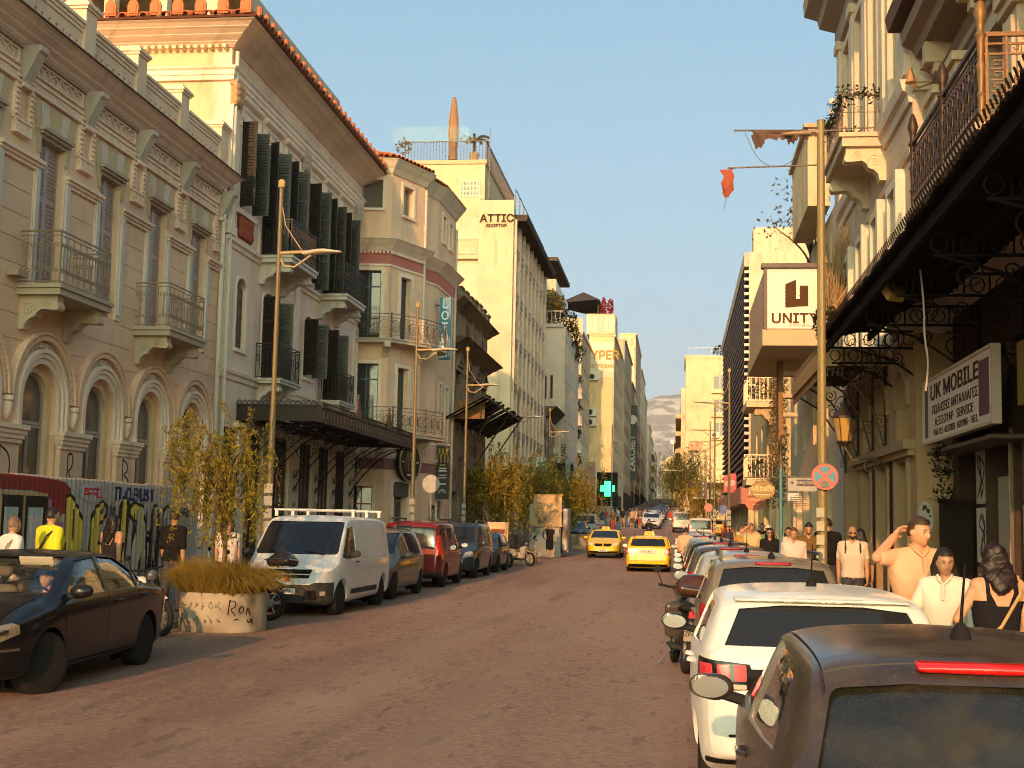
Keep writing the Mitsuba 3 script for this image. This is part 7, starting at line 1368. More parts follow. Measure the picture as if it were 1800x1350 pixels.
def sm_poly(q, r=.03): return Polygon(q).buffer(-r).buffer(r, quad_segs=4)
def wheel(pt, c, r, w, side, col=(.42, .40, .37), spokes=5, steer=0, style='alloy'):
    A = rotz(steer); o = np.array(c, float)
    tyre = lathe([(r * .66, -w / 2), (r * .9, -w / 2), (r * .985, -w * .42), (r, -w * .25), (r, w * .25), (r * .985, w * .42), (r * .9, w / 2), (r * .66, w / 2)], 28)
    P = lambda m: lin(m, A @ rotx(-PI / 2 * side), o)
    k = pt(P(tyre), 'rubber', (.018, .016, .014), 'wheel', 40)
    pt(P(lathe([(r * .67, w * .46), (r * .63, w * .47), (r * .60, w * .30), (r * .60, -w * .4)], 28)), 'paint', np.array(col) * .8, 'rim', 40, k)
    if style == 'disc': pt(P(lathe([(r * .6, w * .33), (r * .5, w * .42), (r * .2, w * .44), (r * .16, w * .48), (.001, w * .48)], 24)), 'paint', col, 'hub_cap', 40, k)
    else:
        sp = [lin(box(r * .08, r * .63, -r * .075, r * .075, w * .28, w * .40), rotz(2 * PI * i / spokes + .3)) for i in range(spokes)] + [lathe([(r * .17, w * .25), (r * .17, w * .42), (.001, w * .43)], 14)]
        pt(P(cat(*sp)), 'paint', col, 'spokes', False, k); pt(P(lathe([(r * .6, w * .05), (.001, w * .05)], 20)), 'matt', (.02, .018, .016), 'brake_disc', False, k)
def car(kind, name, label, pos, head, col, o, group=None, paint='carpaint'):
    """o: the outline data of the model. head: direction of travel in degrees from +x, counter-clockwise."""
    B = kind; ck = o.get('cache')
    if ck and ck in CARS: return place_car(CARS[ck], name, label, pos, head, col, o, group)
    R_ = []
    def pt(m, mat_, c, nm, sm=30, par=None):
        if m is None or not len(m[0]): return None
        if sm is not False and sm is not True:
            q = trimesh.graph.smooth_shade(trimesh.Trimesh(m[0], m[1], process=False), angle=np.radians(sm), facet_minarea=None); m = (np.array(q.vertices), np.array(q.faces)); sm = True
        R_.append((m, mat_, None if c is col else c, nm, sm, par)); return len(R_) - 1
    L0, L1 = B.plan[0, 0], B.plan[-1, 0]; r, wx, tw = o['r'], o['wx'], o['tw']
    arches = [m3.Manifold.cylinder(.42, r * 1.13, r * 1.13, 36, True).rotate([90, 0, 0]).translate([x, s * (tw), r]) for x in wx for s in (1, -1)]
    A_ = Manifold.compose(arches) if len(arches) else None
    wins = []
    for nm, view, q in o['glass']:
        for s in ((1, -1) if view == 'side' else (0,)): wins.append((nm, B.cutter(view, q, s)))
    allw = None
    for _, c in wins: allw = c if allw is None else allw + c
    clear = o.get('clear', False)
    body = B.solid(0.0)
    if clear:
        body = body - B.solid(.07) + (B.solid(.0) ^ tomf(box(L0, L1, -2, 2, 0, .34))) if o.get('floor', True) else body - B.solid(.07)
        body = body - (allw ^ (B.solid(-.05) - B.solid(.2)))
    else: body = body - (allw ^ (B.solid(-.05) - B.solid(.014)))
    body = body - A_
    gr = []
    for q in o.get('seams', ()):
        for s in (1, -1): gr.append(B.cutter('side', LineString(q).buffer(.006), s))
    for view, q in o.get('lines', ()): gr.append(B.cutter(view, LineString(q).buffer(.006)))
    if gr:
        g_ = gr[0]
        for q in gr[1:]: g_ = g_ + q
        body = body - (g_ ^ (B.solid(-.02) - B.solid(.012)))
    pt(frommf(body), paint, col, 'body', 28)
    for nm, c in wins:
        m = B.skin(c, .016, .021) if clear else B.skin(c, .010, .03)
        pt(m, o.get('pane', 'pane') if clear else 'glassdark', o.get('gcol', (.018, .018, .018)), nm, 28)
    for nm, view, q, mat_, c, d0, d1 in o.get('patch', ()):
        for s in ((1, -1) if view == 'side' else (0,)):
            qs = [q] if view in ('side', 'top') or o.get('nomirror') else ([q, [(-a, b) for a, b in q]] if min(a for a, b in q) > .04 else [q])
            for qq in qs:
                m = B.skin(B.cutter(view, sm_poly(qq, .012) if len(qq) > 2 else LineString(qq).buffer(.01), s, nm in DEEP), d0, d1)
                if m is not None and view == 'side': m = frommf(tomf(m) - A_) if len(m[0]) else m
                pt(m, mat_, c, nm, 28)
    for x in wx:
        for s in (1, -1):
            st = math.radians(o.get('steer', 0)) if x > 0 else 0
            wheel(pt, (x, s * (tw - .02), r), r, o.get('ww', .2), s, o.get('rim', (.40, .38, .35)), o.get('spokes', 5), st, o.get('rimstyle', 'alloy'))
            pt(box(x - r * 1.05, x + r * 1.05, s * (tw - .22), s * (tw - .20), .1, r * 1.9), 'matt', (.008, .008, .008), 'wheel_well', False)
    if o.get('mirror'):
        mx, mz, my = o['mirror']
        for s in (1, -1):
            m = frommf(Manifold.hull_points((np.vstack([ball((mx + .05, s * (my + .10), mz), .085, 2, (.7, 1.2, .85))[0], ball((mx + .02, s * (my + .17), mz + .01), .07, 2, (.8, 1, .9))[0]])).astype(np.float32)) - tomf(box(mx - .6, mx - .005, -2, 2, 0, 3)))
            kk = pt(m, o.get('mirror_mat', paint), o.get('mirror_col', col), 'door_mirror'); pt(ext(affinity.scale(Point(s * (my + .125), mz + .003).buffer(1), .095, .055), mx - .007, mx - .003, 'yz'), 'chrome', (.35, .36, .36), 'mirror_glass', False, kk); pt(tube([(mx + .06, s * (my - .06), mz - .07), (mx + .05, s * (my + .08), mz - .03)], .03, 6), 'matt', (.02, .02, .02), 'mirror_stem', 40, kk)
    for q in o.get('handles', ()):
        for s in (1, -1):
            y = s * (np.interp(q[0], *B.plan.T) + .004); pt(tube([(q[0] - .09, y - s * .01, q[1]), (q[0] - .06, y + s * .025, q[1] + .005), (q[0] + .06, y + s * .025, q[1] + .005), (q[0] + .09, y - s * .01, q[1])], .014, 6), o.get('handle_mat', paint), o.get('handle_col', col), 'door_handle', 40)
    if o.get('plate'):
        x, z, w, t = o['plate']; s = 1 if x > 0 else -1
        pk = pt(box(x - .01, x + .01, -w / 2, w / 2, z - .055, z + .055), 'paint', (.62, .6, .55), 'number_plate', False)
        v, f = fromtm(meshkit.text_mesh(t, .075, .004, True)); v = v - [v[:, 0].mean(), 0, 0]; v = np.stack([x + s * (.0105 + v[:, 2]), s * v[:, 0] * (w * .8 / max(.01, np.ptp(v[:, 0]))), z - .037 + v[:, 1]], 1); pt((v, f), 'matt', (.02, .02, .025), 'plate_print', False, pk)
    if o.get('aerial'): x, z = o['aerial']; pt(cat(lathe([(.045, z - .02), (.035, z + .03), (.012, z + .06)], 10, (x, 0, 0)), tube([(x, 0, z + .05), (x - .10, 0, z + .30)], [.008, .004], 5)), 'matt', (.015, .012, .012), 'aerial', 40)
    if o.get('bars'):
        z, xa, xb, y = o['bars']; pt(cat(*[tube([(xa, s * y, z), (xb, s * y, z)], .022, 6) for s in (1, -1)], *[box(x - .03, x + .03, s * y - .02, s * y + .02, z - .08, z) for s in (1, -1) for x in (xa + .05, xb - .05)]), 'paint', o.get('bar_col', (.03, .03, .03)), 'roof_rails', False)
    if clear:
        it = o.get('inside', (.03, .025, .02)); xs_ = o['seats']
        for x, h in xs_:
            for y in (.36, -.36):
                m = frommf(Manifold.hull_points(np.vstack([ball((x, y + d, z), .1, 1, (.8, 1, 1))[0] for d in (-.14, .14) for z in (.6, h - .14)]).astype(np.float32))); pt(m, 'cloth', it, 'seat', 40); pt(frommf(Manifold.hull_points(np.vstack([ball((x - .03, y + d, h + .12), .075, 1, (.6, 1, 1))[0] for d in (-.07, .07)]).astype(np.float32))), 'cloth', it, 'headrest', 40)
            pt(box(x, x + .5, -.6, .6, .42, .58), 'cloth', it, 'seat_cushion', False)
        pt(box(o['dash'] - .1, o['dash'] + .5, -.66, .66, .6, o.get('dashz', .92)), 'matt', (.02, .017, .015), 'dashboard', False); sx = o['dash'] - .2
        pt(tube([(sx - .06 + .06 * math.sin(a), .36 + .18 * math.cos(a), .88 + .17 * math.sin(a)) for a in np.linspace(0, 2 * PI, 20)[:-1]], .016, 6, closed=True), 'matt', (.02, .018, .016), 'steering_wheel', 40)
        for (x0, x1, z) in o.get('shelf', ()): pt(box(x0, x1, -.55, .55, z - .03, z), 'cloth', it, 'parcel_shelf', False)
        if o.get('rvm'): x, z = o['rvm']; pt(box(x - .02, x + .02, -.12, .12, z - .03, z + .03), 'matt', (.02, .02, .02), 'interior_mirror', False)
    for (nm, m, mat_, c) in o.get('extra', ()): pt(m, mat_, c, nm, 35)
    if ck: CARS[ck] = R_
    return place_car(R_, name, label, pos, head, col, o, group)
CARS = {}; DEEP = ('brake_lamp', 'spoiler', 'spoiler_edge')
def place_car(R_, name, label, pos, head, col, o, group):
    k = thing(name, label, o.get('cat', 'car'), group); A = rotz(math.radians(head)); P = np.array([pos[0], pos[1], pos[2] if len(pos) > 2 else 0.0]); ks = []
    for m, mat_, c, nm, sm, par in R_: ks.append(put(lin(m, A, P), mat_, col if c is None else c, k if par is None else ks[par], nm, sm=sm))
    return k
def hatch(L=3.95, W=1.72, H=1.44, hood=.92, nose=.62, belt=.93, rear=.30, ws=(.55, 1.15), tail=.95, roofx=(-.95, .15)):
    """A hatchback: rear overhang and glass angle, roof, screen, bonnet."""
    a, b, w = -L / 2, L / 2, W / 2
    top = [(a, .55), (a + .02, tail - .1), (a + .05, tail), (a + rear, H - .09), (a + rear + .22, H - .015), (roofx[1] - .5, H), (roofx[1], H - .03), (ws[1], hood + .04), (ws[1] + .3, hood - .02), (b - .22, nose + .1), (b - .05, nose - .05), (b, .42)]
    return Body(top, [(a, belt + .05), (a + .6, belt + .03), (0, belt), (ws[1], hood - .06), (b, nose - .15)], [(a, w * .62), (a + .02, w * .8), (a + .14, w * .93), (a + .6, w * .99), (0, w), (b - .8, w * .98), (b - .3, w * .88), (b - .08, w * .7), (b, w * .45)], [(a, .36), (a + .3, .22), (b - .3, .2), (b, .3)], .30, .06)
GLASS = (.018, .018, .018); RED = (.42, .012, .012); BLK = (.012, .011, .011); LENS = (.34, .32, .29)
def hatch_opts(B, L, W, H, hood, belt, ws, roofx, rear, **k):
    a, b, w = -L / 2, L / 2, W / 2
    bz = belt + .03
    o = dict(r=.30, wx=(a + .68, b - .78), tw=w - .13, glass=[
        ('windscreen', 'front', [(-w * .80, hood + .10), (w * .80, hood + .10), (w * .66, H - .09), (-w * .66, H - .09)]),
        ('rear_window', 'rear', [(-w * .76, belt + .10), (w * .76, belt + .10), (w * .64, H - .14), (w * .3, H - .11), (-w * .3, H - .11), (-w * .64, H - .14)]),
        ('side_window', 'side', [(ws[1] - .32, bz), (ws[0] - .08, H - .12), (-.12, H - .10), (-.12, bz)]),
        ('side_window', 'side', [(-.20, bz), (-.20, H - .10), (a + rear + .45, H - .13), (a + rear + .18, bz + .05)])],
        seams=[[(-.16, belt), (-.16, .32)], [(b - 1.45, belt - .03), (b - 1.42, .34)], [(a + rear + .35, belt), (-.95, .6), (-.9, .34)], [(b - 1.45, .36), (-.9, .36)]],
        mirror=(ws[1] - .38, belt + .06, w), handles=[(-.35, belt - .10), (.7 - 1.75, belt - .08)], aerial=(a + rear + .35, H - .01))
    o['patch'] = [
        ('headlight', 'front', [(w * .5, hood - .22), (w * .9, hood - .16), (w * .95, hood - .06), (w * .55, hood - .12)], 'lens', LENS, -.006, .02),
        ('grille', 'front', [(-w * .42, hood - .30), (w * .42, hood - .30), (w * .45, hood - .20), (-w * .45, hood - .20)], 'matt', BLK, -.004, .02),
        ('air_intake', 'front', [(-w * .6, .26), (w * .6, .26), (w * .55, .40), (-w * .55, .40)], 'matt', BLK, -.004, .02),
        ('tail_light', 'rear', [(w * .62, belt - .20), (w * .98, belt - .16), (w * .99, belt + .06), (w * .70, belt + .02)], 'lens', RED, -.006, .02),
        ('rear_bumper', 'rear', [(-w * .9, .30), (w * .9, .30), (w * .9, .34), (-w * .9, .34)], 'matt', BLK, -.004, .02),
        ('brake_lamp', 'rear', [(-.20, H - .085), (.20, H - .085), (.20, H - .055), (-.20, H - .055)], 'lens', RED, -.008, .02),
        ('tailgate_seam', 'rear', [(-w * .72, .5), (w * .72, .5)], 'matt', BLK, -.001, .01)]
    o['plate'] = (a - .012, .72, .5, 'ΙΖΥ-4127'); o.update(k); return o
CAR_PROTO = {}
def H1(): 
    L, W, H = 3.86, 1.66, 1.43; return hatch(L, W, H, .93, .64, .93, .34, (.52, 1.08), .98, (-.95, .12)), hatch_opts(None, L, W, H, .93, .93, (.52, 1.08), (-.95, .12), .34)
B_, O_ = H1()
# nearest car at the right: dusty dark hatchback
o = dict(O_); w = .83; a = -1.93
o['glass'] = [g for g in O_['glass'] if g[0] != 'rear_window'] + [('rear_window', 'rear', sm_poly([(-.66, .96), (.66, .96), (.575, 1.27), (.3, 1.295), (-.3, 1.295), (-.575, 1.27)], .05))]
o.update(clear=True, pane='panedusty', inside=(.08, .07, .06), seats=[(.25, 1.12), (-.85, 1.08)], dash=.95, shelf=[(-1.75, -1.0, .92)], rvm=(.55, 1.27), aerial=(-1.05, 1.425), mirror=(.70, .99, .83))
o['patch'] = [q for q in O_['patch'] if q[0] not in ('brake_lamp',)] + [('brake_lamp', 'rear', [(-.26, 1.335), (.26, 1.335), (.26, 1.37), (-.26, 1.37)], 'lens', (.55, .015, .012), -.012, .02), ('spoiler_edge', 'rear', [(-.62, 1.30), (.62, 1.30), (.60, 1.318), (-.60, 1.318)], 'matt', (.02, .015, .012), -.006, .02)]
o['lines'] = [('top', [(-1.6, .60), (.2, .60)]), ('top', [(-1.6, -.60), (.2, -.60)]), ('top', [(-1.5, -.6), (-1.5, .6)])]
NC = car(B_, 'parked_hatchback', 'dusty dark brown hatchback parked nearest at the bottom right, seen from behind', (1.14, 6.70), 90, (.030, .021, .018), o, 'cars parked along the right kerb', 'dustpaint')
# white hatchback with three-bar tail lights
L, W, H = 4.05, 1.74, 1.44
Bw = hatch(L, W, H, .95, .66, .97, .36, (.60, 1.18), 1.02, (-.95, .2)); ow = hatch_opts(None, L, W, H, .95, .97, (.60, 1.18), (-.95, .2), .36); w = W / 2
ow['patch'] = [q for q in ow['patch'] if q[0] not in ('tail_light', 'brake_lamp')] + [('lamp_surround', 'rear', [(.46, .80), (.80, .78), (.87, .86), (.86, .99), (.50, .96)], 'glassdark', BLK, -.010, .02), ('black_band', 'rear', [(-.5, .83), (.5, .83), (.5, .93), (-.5, .93)], 'glassdark', BLK, -.004, .02)]
for i in range(3): ow['patch'] += [('tail_light', 'rear', [(.52 + i * .11, .85), (.60 + i * .11, .85), (.605 + i * .11, .955), (.525 + i * .11, .955)], 'lens', (.65, .04, .05), -.016, .0), ('reflector', 'rear', [(.52 + i * .11, .80), (.61 + i * .11, .80), (.61 + i * .11, .83), (.52 + i * .11, .83)], 'lens', (.6, .35, .25), -.016, .0)]
ow['patch'] += [('brake_lamp', 'rear', [(-.2, 1.325), (.2, 1.325), (.2, 1.345), (-.2, 1.345)], 'lens', (.75, .55, .45), -.004, .02), ('spoiler', 'rear', [(-.62, 1.35), (.62, 1.35), (.58, 1.375), (-.58, 1.375)], 'carpaint', (.66, .63, .58), -.02, .02)]
ow['aerial'] = (-.9, 1.435); ow['mirror_mat'] = 'lens'; ow['mirror_col'] = BLK
car(Bw, 'parked_hatchback', 'white hatchback with red three bar tail lights parked in front of the dusty dark one', (.98, 11.0), 90, (.66, .63, .58), ow, 'cars parked along the right kerb')
def simple_hatch(label, x, y, col, L=3.95, W=1.70, H=1.45, head=90, group='cars parked along the right kerb', name='parked_hatchback', **k):
    B = hatch(L, W, H, .93, .64, .94, .34, (.52, 1.08), .99, (-.95, .12)); q = hatch_opts(None, L, W, H, .93, .94, (.52, 1.08), (-.95, .12), .34); q.update(k); q['cache'] = (L, W, H, str(k)); return car(B, name, label, (x, y, float(gz(y))), head, col, q, group)
simple_hatch('taupe grey hatchback with a rack lined roof, third in the parked row on the right', 1.06, 16.75, (.17, .14, .11), H=1.50, bars=(1.54, -1.2, .3, .56))
simple_hatch('silver blue hatchback with a shark fin aerial, fourth in the parked row on the right', 1.05, 22.0, (.30, .32, .33), H=1.47)
simple_hatch('dark grey hatchback, fifth in the parked row on the right', 1.0, 27.0, (.07, .062, .06), H=1.49)
simple_hatch('black hatchback with a lit red brake lamp, sixth in the parked row on the right', 1.0, 32.2, (.018, .017, .018), H=1.52)
for i, (y, c, h) in enumerate(((37.4, (.10, .10, .12), 1.49), (42.4, (.30, .29, .27), 1.49), (52.5, (.05, .05, .06), 1.49), (58, (.42, .41, .38), 1.49), (64, (.04, .045, .06), 1.49), (70, (.35, .34, .32), 1.49))):
    simple_hatch('%s car in the parked row on the right, %s beyond the black hatchback' % (('slate', 'silver', 'charcoal', 'pale grey', 'navy', 'light grey')[i], ('first', 'second', 'third', 'fourth', 'fifth', 'sixth')[i]), 1.0, y, c, H=h)
# black saloon with a driver, front wheels turned
L, W, H = 4.80, 1.82, 1.45; a, b, w = -L / 2, L / 2, W / 2
Bs = Body([(a, .55), (a + .03, .88), (a + .10, .99), (a + .75, 1.03), (a + 1.05, 1.10), (-.75, 1.41), (-.2, H), (.25, H - .01), (.55, H - .05), (1.28, 1.02), (1.6, .96), (b - .4, .80), (b - .1, .70), (b - .02, .62), (b, .42)],
          [(a, .90), (-1.2, .97), (0, .94), (1.2, .90), (b, .66)], [(a, w * .62), (a + .04, w * .8), (a + .25, w * .93), (a + .8, w * .99), (0, w), (1.3, w * .99), (b - .6, w * .93), (b - .2, w * .78), (b - .04, w * .6), (b, w * .42)], [(a, .36), (a + .4, .22), (b - .4, .20), (b, .28)], .30, .06)
os_ = dict(r=.325, wx=(-1.42, 1.44), tw=w - .14, ww=.22, clear=True, pane='paneclear', seats=[(.05, 1.08), (-.95, 1.08)], dash=.85, dashz=.95, inside=(.16, .13, .10), rvm=(.62, 1.32), steer=-24, rim=(.06, .055, .05), spokes=5,
    glass=[('windscreen', 'front', [(-.72, 1.02), (.72, 1.02), (.56, 1.375), (-.56, 1.375)]), ('rear_window', 'rear', [(-.62, 1.08), (.62, 1.08), (.52, 1.36), (-.52, 1.36)]), ('side_window', 'side', [(1.02, .985), (.50, 1.345), (.02, 1.375), (-.02, .985)]), ('side_window', 'side', [(-.10, .985), (-.06, 1.375), (-.55, 1.35), (-.98, 1.18), (-1.0, .995)]), ('quarter_window', 'side', [(-1.06, 1.0), (-1.04, 1.16), (-1.38, 1.05)])],
    seams=[[(-.06, .97), (-.04, .3)], [(1.12, .92), (1.08, .30)], [(-1.02, .98), (-1.15, .66), (-.98, .3)], [(1.08, .3), (-.98, .3)]], lines=[('front', [(-.62, .80), (-.5, .92)]), ('top', [(1.25, .68), (2.2, .52)]), ('top', [(1.25, -.68), (2.2, -.52)])],
    mirror=(.92, 1.03, .86), handles=[(-.35, .87), (-1.25, .89)], handle_mat='carpaint',
    patch=[('headlight', 'front', [(.56, .61), (.70, .60), (.80, .67), (.80, .74), (.70, .77), (.58, .73)], 'lens', (.20, .15, .10), -.008, .03), ('headlight_reflector', 'front', [(.64, .65), (.74, .66), (.74, .72), (.64, .71)], 'chrome', (.8, .7, .55), -.013, .0), ('grille', 'front', [(-.34, .54), (.34, .54), (.38, .68), (-.38, .68)], 'matt', (.05, .05, .05), -.012, .02), ('grille_rim', 'front', [(-.38, .68), (.38, .68), (.39, .70), (-.39, .70)], 'chrome', (.5, .48, .45), -.014, .02), ('air_intake', 'front', [(-.62, .26), (.62, .26), (.56, .38), (-.56, .38)], 'matt', BLK, -.004, .02), ('bumper_trim', 'front', [(-.86, .50), (.86, .50), (.86, .525), (-.86, .525)], 'chrome', (.45, .43, .4), -.012, .02), ('tail_light', 'rear', [(.52, .70), (.86, .72), (.86, .90), (.6, .90)], 'lens', RED, -.006, .02),
           ('side_moulding', 'side', [(1.04, .585), (-.98, .61), (-.98, .632), (1.04, .607)], 'chrome', (.55, .5, .45), -.012, .01), ('window_trim', 'side', [(1.05, .962), (-1.4, .985), (-1.4, 1.0), (1.05, .978)], 'chrome', (.55, .52, .48), -.006, .02)],
    plate=(b + .012, .44, .5, 'ΥΖΑ-3018'))
SAL = car(Bs, 'black_saloon', 'black saloon at the left turning out with its driver visible, chrome trimmed windows', (-7.30, 14.62), -87.4, (.008, .007, .008), os_)
def car_at(pos, head): return lambda p: rotz(math.radians(head)) @ np.array(p, float) + np.array([pos[0], pos[1], 0])
put((lambda m: lin(m, rotz(math.radians(-87.4)), (-7.30, 14.62, 0)))(cat(lin(box(-.01, .01, -.19, .19, -.05, .05), roty(.6), (.64, .33, 1.335)))), 'cloth', (.42, .36, .28), SAL, 'sun_visor')
# white panel van
L, W, H = 4.95, 1.92, 1.93; a, b, w = -L / 2, L / 2, W / 2
Bv = Body([(a, .6), (a + .02, 1.5), (a + .05, H - .12), (a + .2, H - .01), (0, H), (.7, H), (.95, H - .04), (1.72, 1.18), (1.85, 1.10), (b - .25, .96), (b - .08, .82), (b, .5)], [(a, 1.12), (1.2, 1.06), (1.7, 1.02), (b, .78)],
          [(a, w * .85), (a + .05, w * .94), (a + .4, w), (0, w), (1.5, w * .985), (b - .45, w * .92), (b - .12, w * .78), (b, w * .55)], [(a, .38), (a + .3, .26), (b - .3, .22), (b, .30)], .13, .06)
BK = (.045, .042, .04)
ov = dict(r=.34, wx=(-1.62, 1.62), tw=w - .15, ww=.22, rim=(.30, .29, .27), rimstyle='disc', cat='van', glass=[('windscreen', 'front', sm_poly([(-.83, 1.17), (.83, 1.17), (.76, 1.80), (-.76, 1.80)], .06)), ('side_window', 'side', [(1.55, 1.12), (1.05, 1.68), (.62, 1.72), (.62, 1.10), (1.2, 1.08)])],
    seams=[[(.52, 1.78), (.52, .34)], [(1.62, 1.05), (1.3, .34)], [(-.72, 1.78), (-.72, .5)], [(.5, 1.12), (-.7, 1.12)], [(.5, 1.08), (-2.3, 1.10)]],
    mirror=(1.28, 1.18, .95), mirror_mat='matt', mirror_col=BK, handles=[(.64, 1.02)], handle_mat='matt', handle_col=BK,
    patch=[('headlight', 'front', [(.50, .80), (.86, .86), (.92, 1.00), (.84, 1.02), (.54, .90)], 'lens', (.66, .62, .56), -.01, .03), ('grille', 'front', [(-.50, .82), (.50, .82), (.52, .90), (-.52, .90)], 'matt', BLK, -.004, .02), ('grille', 'front', [(-.48, .74), (.48, .74), (.50, .80), (-.50, .80)], 'matt', BLK, -.004, .02), ('chrome_bar', 'front', [(-.52, .80), (.52, .80), (.52, .815), (-.52, .815)], 'chrome', (.6, .58, .55), -.012, .02),
           ('bumper', 'front', [(-.98, .22), (.98, .22), (.98, .66), (.6, .66), (.5, .62), (-.5, .62), (-.6, .66), (-.98, .66)], 'matt', BK, -.016, .02), ('fog_lamp', 'front', [(.70, .42), (.78, .42), (.78, .50), (.70, .50)], 'lens', (.4, .33, .25), -.022, .0), ('bumper_vent', 'front', [(.40, .34), (.66, .34), (.64, .52), (.44, .52)], 'matt', BLK, -.021, .0),
           ('rub_strip', 'side', [(1.05, .40), (-1.0, .40), (-1.0, .50), (1.05, .50)], 'matt', BK, -.014, .01), ('wheel_arch_trim', 'side', [(a, .3), (a + .25, .3), (a + .25, .55), (a, .55)], 'matt', BK, -.01, .02)],
    plate=(b + .02, .50, .5, 'ΙΝΟ-8899'))
Gv = lambda m: lin(m, rotz(math.radians(-91)), (-7.28, 27.05, 0))
bars = [('roof_bar', cat(*[tube([(x, -.85, H + .10), (x, .85, H + .10)], .022, 6)], *[box(x - .03, x + .03, s * .8 - .03, s * .8 + .03, H - .03, H + .1) for s in (1, -1)]), 'paint', (.6, .58, .55)) for x in (.5, -.6, -1.7)]
ov['extra'] = bars + [('wiper', cat(tube([(1.80, .6, 1.17), (1.62, .1, 1.24)], .012, 5), tube([(1.80, -.1, 1.17), (1.62, -.6, 1.24)], .012, 5)), 'matt', BLK)]
car(Bv, 'white_van', 'white panel van with dark bumper and roof bars parked facing us', (-7.28, 27.05), -91, (.62, .62, .62), ov)
# tall passenger vans and small cars on the left
def mpv(name, label, pos, head, col, L=4.3, W=1.80, H=1.82, rear_clear=False, **k):
    a, b, w = -L / 2, L / 2, W / 2
    B = Body([(a, .6), (a + .02, 1.1), (a + .10, H - .14), (a + .3, H - .01), (0, H), (.35, H - .02), (.6, H - .07), (1.22, 1.08), (1.5, 1.02), (b - .25, .82), (b - .06, .70), (b, .45)], [(a, 1.02), (1.2, 1.0), (b, .70)], [(a, w * .78), (a + .04, w * .9), (a + .3, w * .98), (0, w), (1.1, w * .99), (b - .4, w * .9), (b - .1, w * .75), (b, w * .5)], [(a, .36), (a + .3, .24), (b - .3, .22), (b, .30)], .15, .06)
    q = dict(r=.32, wx=(-1.28, 1.28), tw=w - .14, glass=[('windscreen', 'front', [(-.74, 1.14), (.74, 1.14), (.66, H - .17), (-.66, H - .17)]), ('rear_window', 'rear', sm_poly([(-.72, 1.06), (.72, 1.06), (.66, H - .18), (-.66, H - .18)], .05)), ('side_window', 'side', [(1.12, 1.08), (.66, H - .22), (.1, H - .2), (.1, 1.06)]), ('side_window', 'side', [(.02, 1.06), (.02, H - .2), (-.85, H - .2), (-.85, 1.06)]), ('side_window', 'side', [(-.95, 1.06), (-.95, H - .2), (a + .35, H - .22), (a + .28, 1.08)])],
        seams=[[(.06, 1.0), (.06, .34)], [(1.15, .98), (1.0, .34)], [(-.9, 1.0), (-.9, .5)]], mirror=(.92, 1.12, w), handles=[(-.1, .93), (-.6, .93)], bars=(H + .05, -1.6, .5, .66), patch=[('headlight', 'front', [(.50, .66), (.84, .72), (.86, .92), (.56, .84)], 'lens', LENS, -.008, .03), ('grille', 'front', [(-.44, .66), (.44, .66), (.48, .76), (-.48, .76)], 'matt', BLK, -.004, .02), ('bumper', 'front', [(-.9, .24), (.9, .24), (.9, .5), (-.9, .5)], 'matt', BK, -.012, .02), ('tail_light', 'rear', [(.74, .88), (.88, .88), (.84, 1.42), (.74, 1.42)], 'lens', (.6, .02, .015), -.02, .03), ('bumper', 'rear', [(-.9, .26), (.9, .26), (.9, .44), (-.9, .44)], 'matt', BK, -.012, .02)], plate=(a - .03, .80, .5, 'ΙΤΒ-7340'))
    q.update(k); return car(B, name, label, (pos[0], pos[1], float(gz(pos[1]))), head, col, q, q.pop('group', None))
LG = 'cars parked along the left kerb'
simple_hatch('taupe estate car parked behind the white van, only its side showing', -7.3, 32.1, (.13, .11, .09), L=4.3, W=1.78, H=1.62, head=-91, group=LG, name='parked_car', bars=(1.68, -1.4, .4, .6), plate=(2.16, .5, .5, 'ΙΟΕ-2264'))
mpv('red_people_carrier', 'dark red people carrier with roof rails seen from behind', (-7.22, 38.2), 90, (.16, .012, .015), group=LG, rimstyle='disc')
mpv('blue_people_carrier', 'dark blue people carrier facing us behind the red one', (-7.2, 44.2), -91, (.030, .045, .065), group=LG, H=1.80, plate=(2.17, .5, .5, 'ΝΒΥ-5512'))
simple_hatch('small dark green blue hatchback facing us, last before the scooters on the left', -7.15, 49.4, (.035, .05, .055), L=3.7, W=1.62, H=1.46, head=-91, group=LG, name='parked_car', plate=(1.87, .5, .48, 'ΖΧΚ-9047'))
simple_hatch('black hatchback parked beside the low concrete wall in the distance on the left', -6.9, 92, (.02, .02, .022), L=4.2, W=1.76, H=1.5, head=-91, group=LG, name='parked_car'); mpv('pale_jeep', 'pale boxy off road car parked beyond the black hatchback on the left', (-6.6, 98), -91, (.42, .40, .35), group=LG, H=1.9, L=4.0)
# taxis
def taxi_opts(o, z, x=.1):
    v = cat(*[lin(ext(Polygon([(-.22, 0), (.22, 0), (.17, .14), (-.17, .14)]), -.06, .06, 'xz'), rotz(PI / 2), (x, 0, z))]); t1 = fromtm(meshkit.text_mesh('TAXI', .075, .004, True)); t1 = (t1[0] - [t1[0][:, 0].mean(), 0, 0], t1[1])
    P1 = (np.stack([x - .0605 - t1[0][:, 2], -t1[0][:, 0], z + .03 + t1[0][:, 1]], 1), t1[1]); P2 = (np.stack([x + .0605 + t1[0][:, 2], t1[0][:, 0], z + .03 + t1[0][:, 1]], 1), t1[1])
    o['extra'] = [('roof_sign', v, 'paint', (.72, .50, .06)), ('sign_print', P1, 'matt', (.02, .02, .02)), ('sign_print', P2, 'matt', (.02, .02, .02))]; o['cat'] = 'taxi'; return o
L, W, H = 4.60, 1.80, 1.46; a, b, w = -L / 2, L / 2, W / 2; YL = (.74, .47, .025)
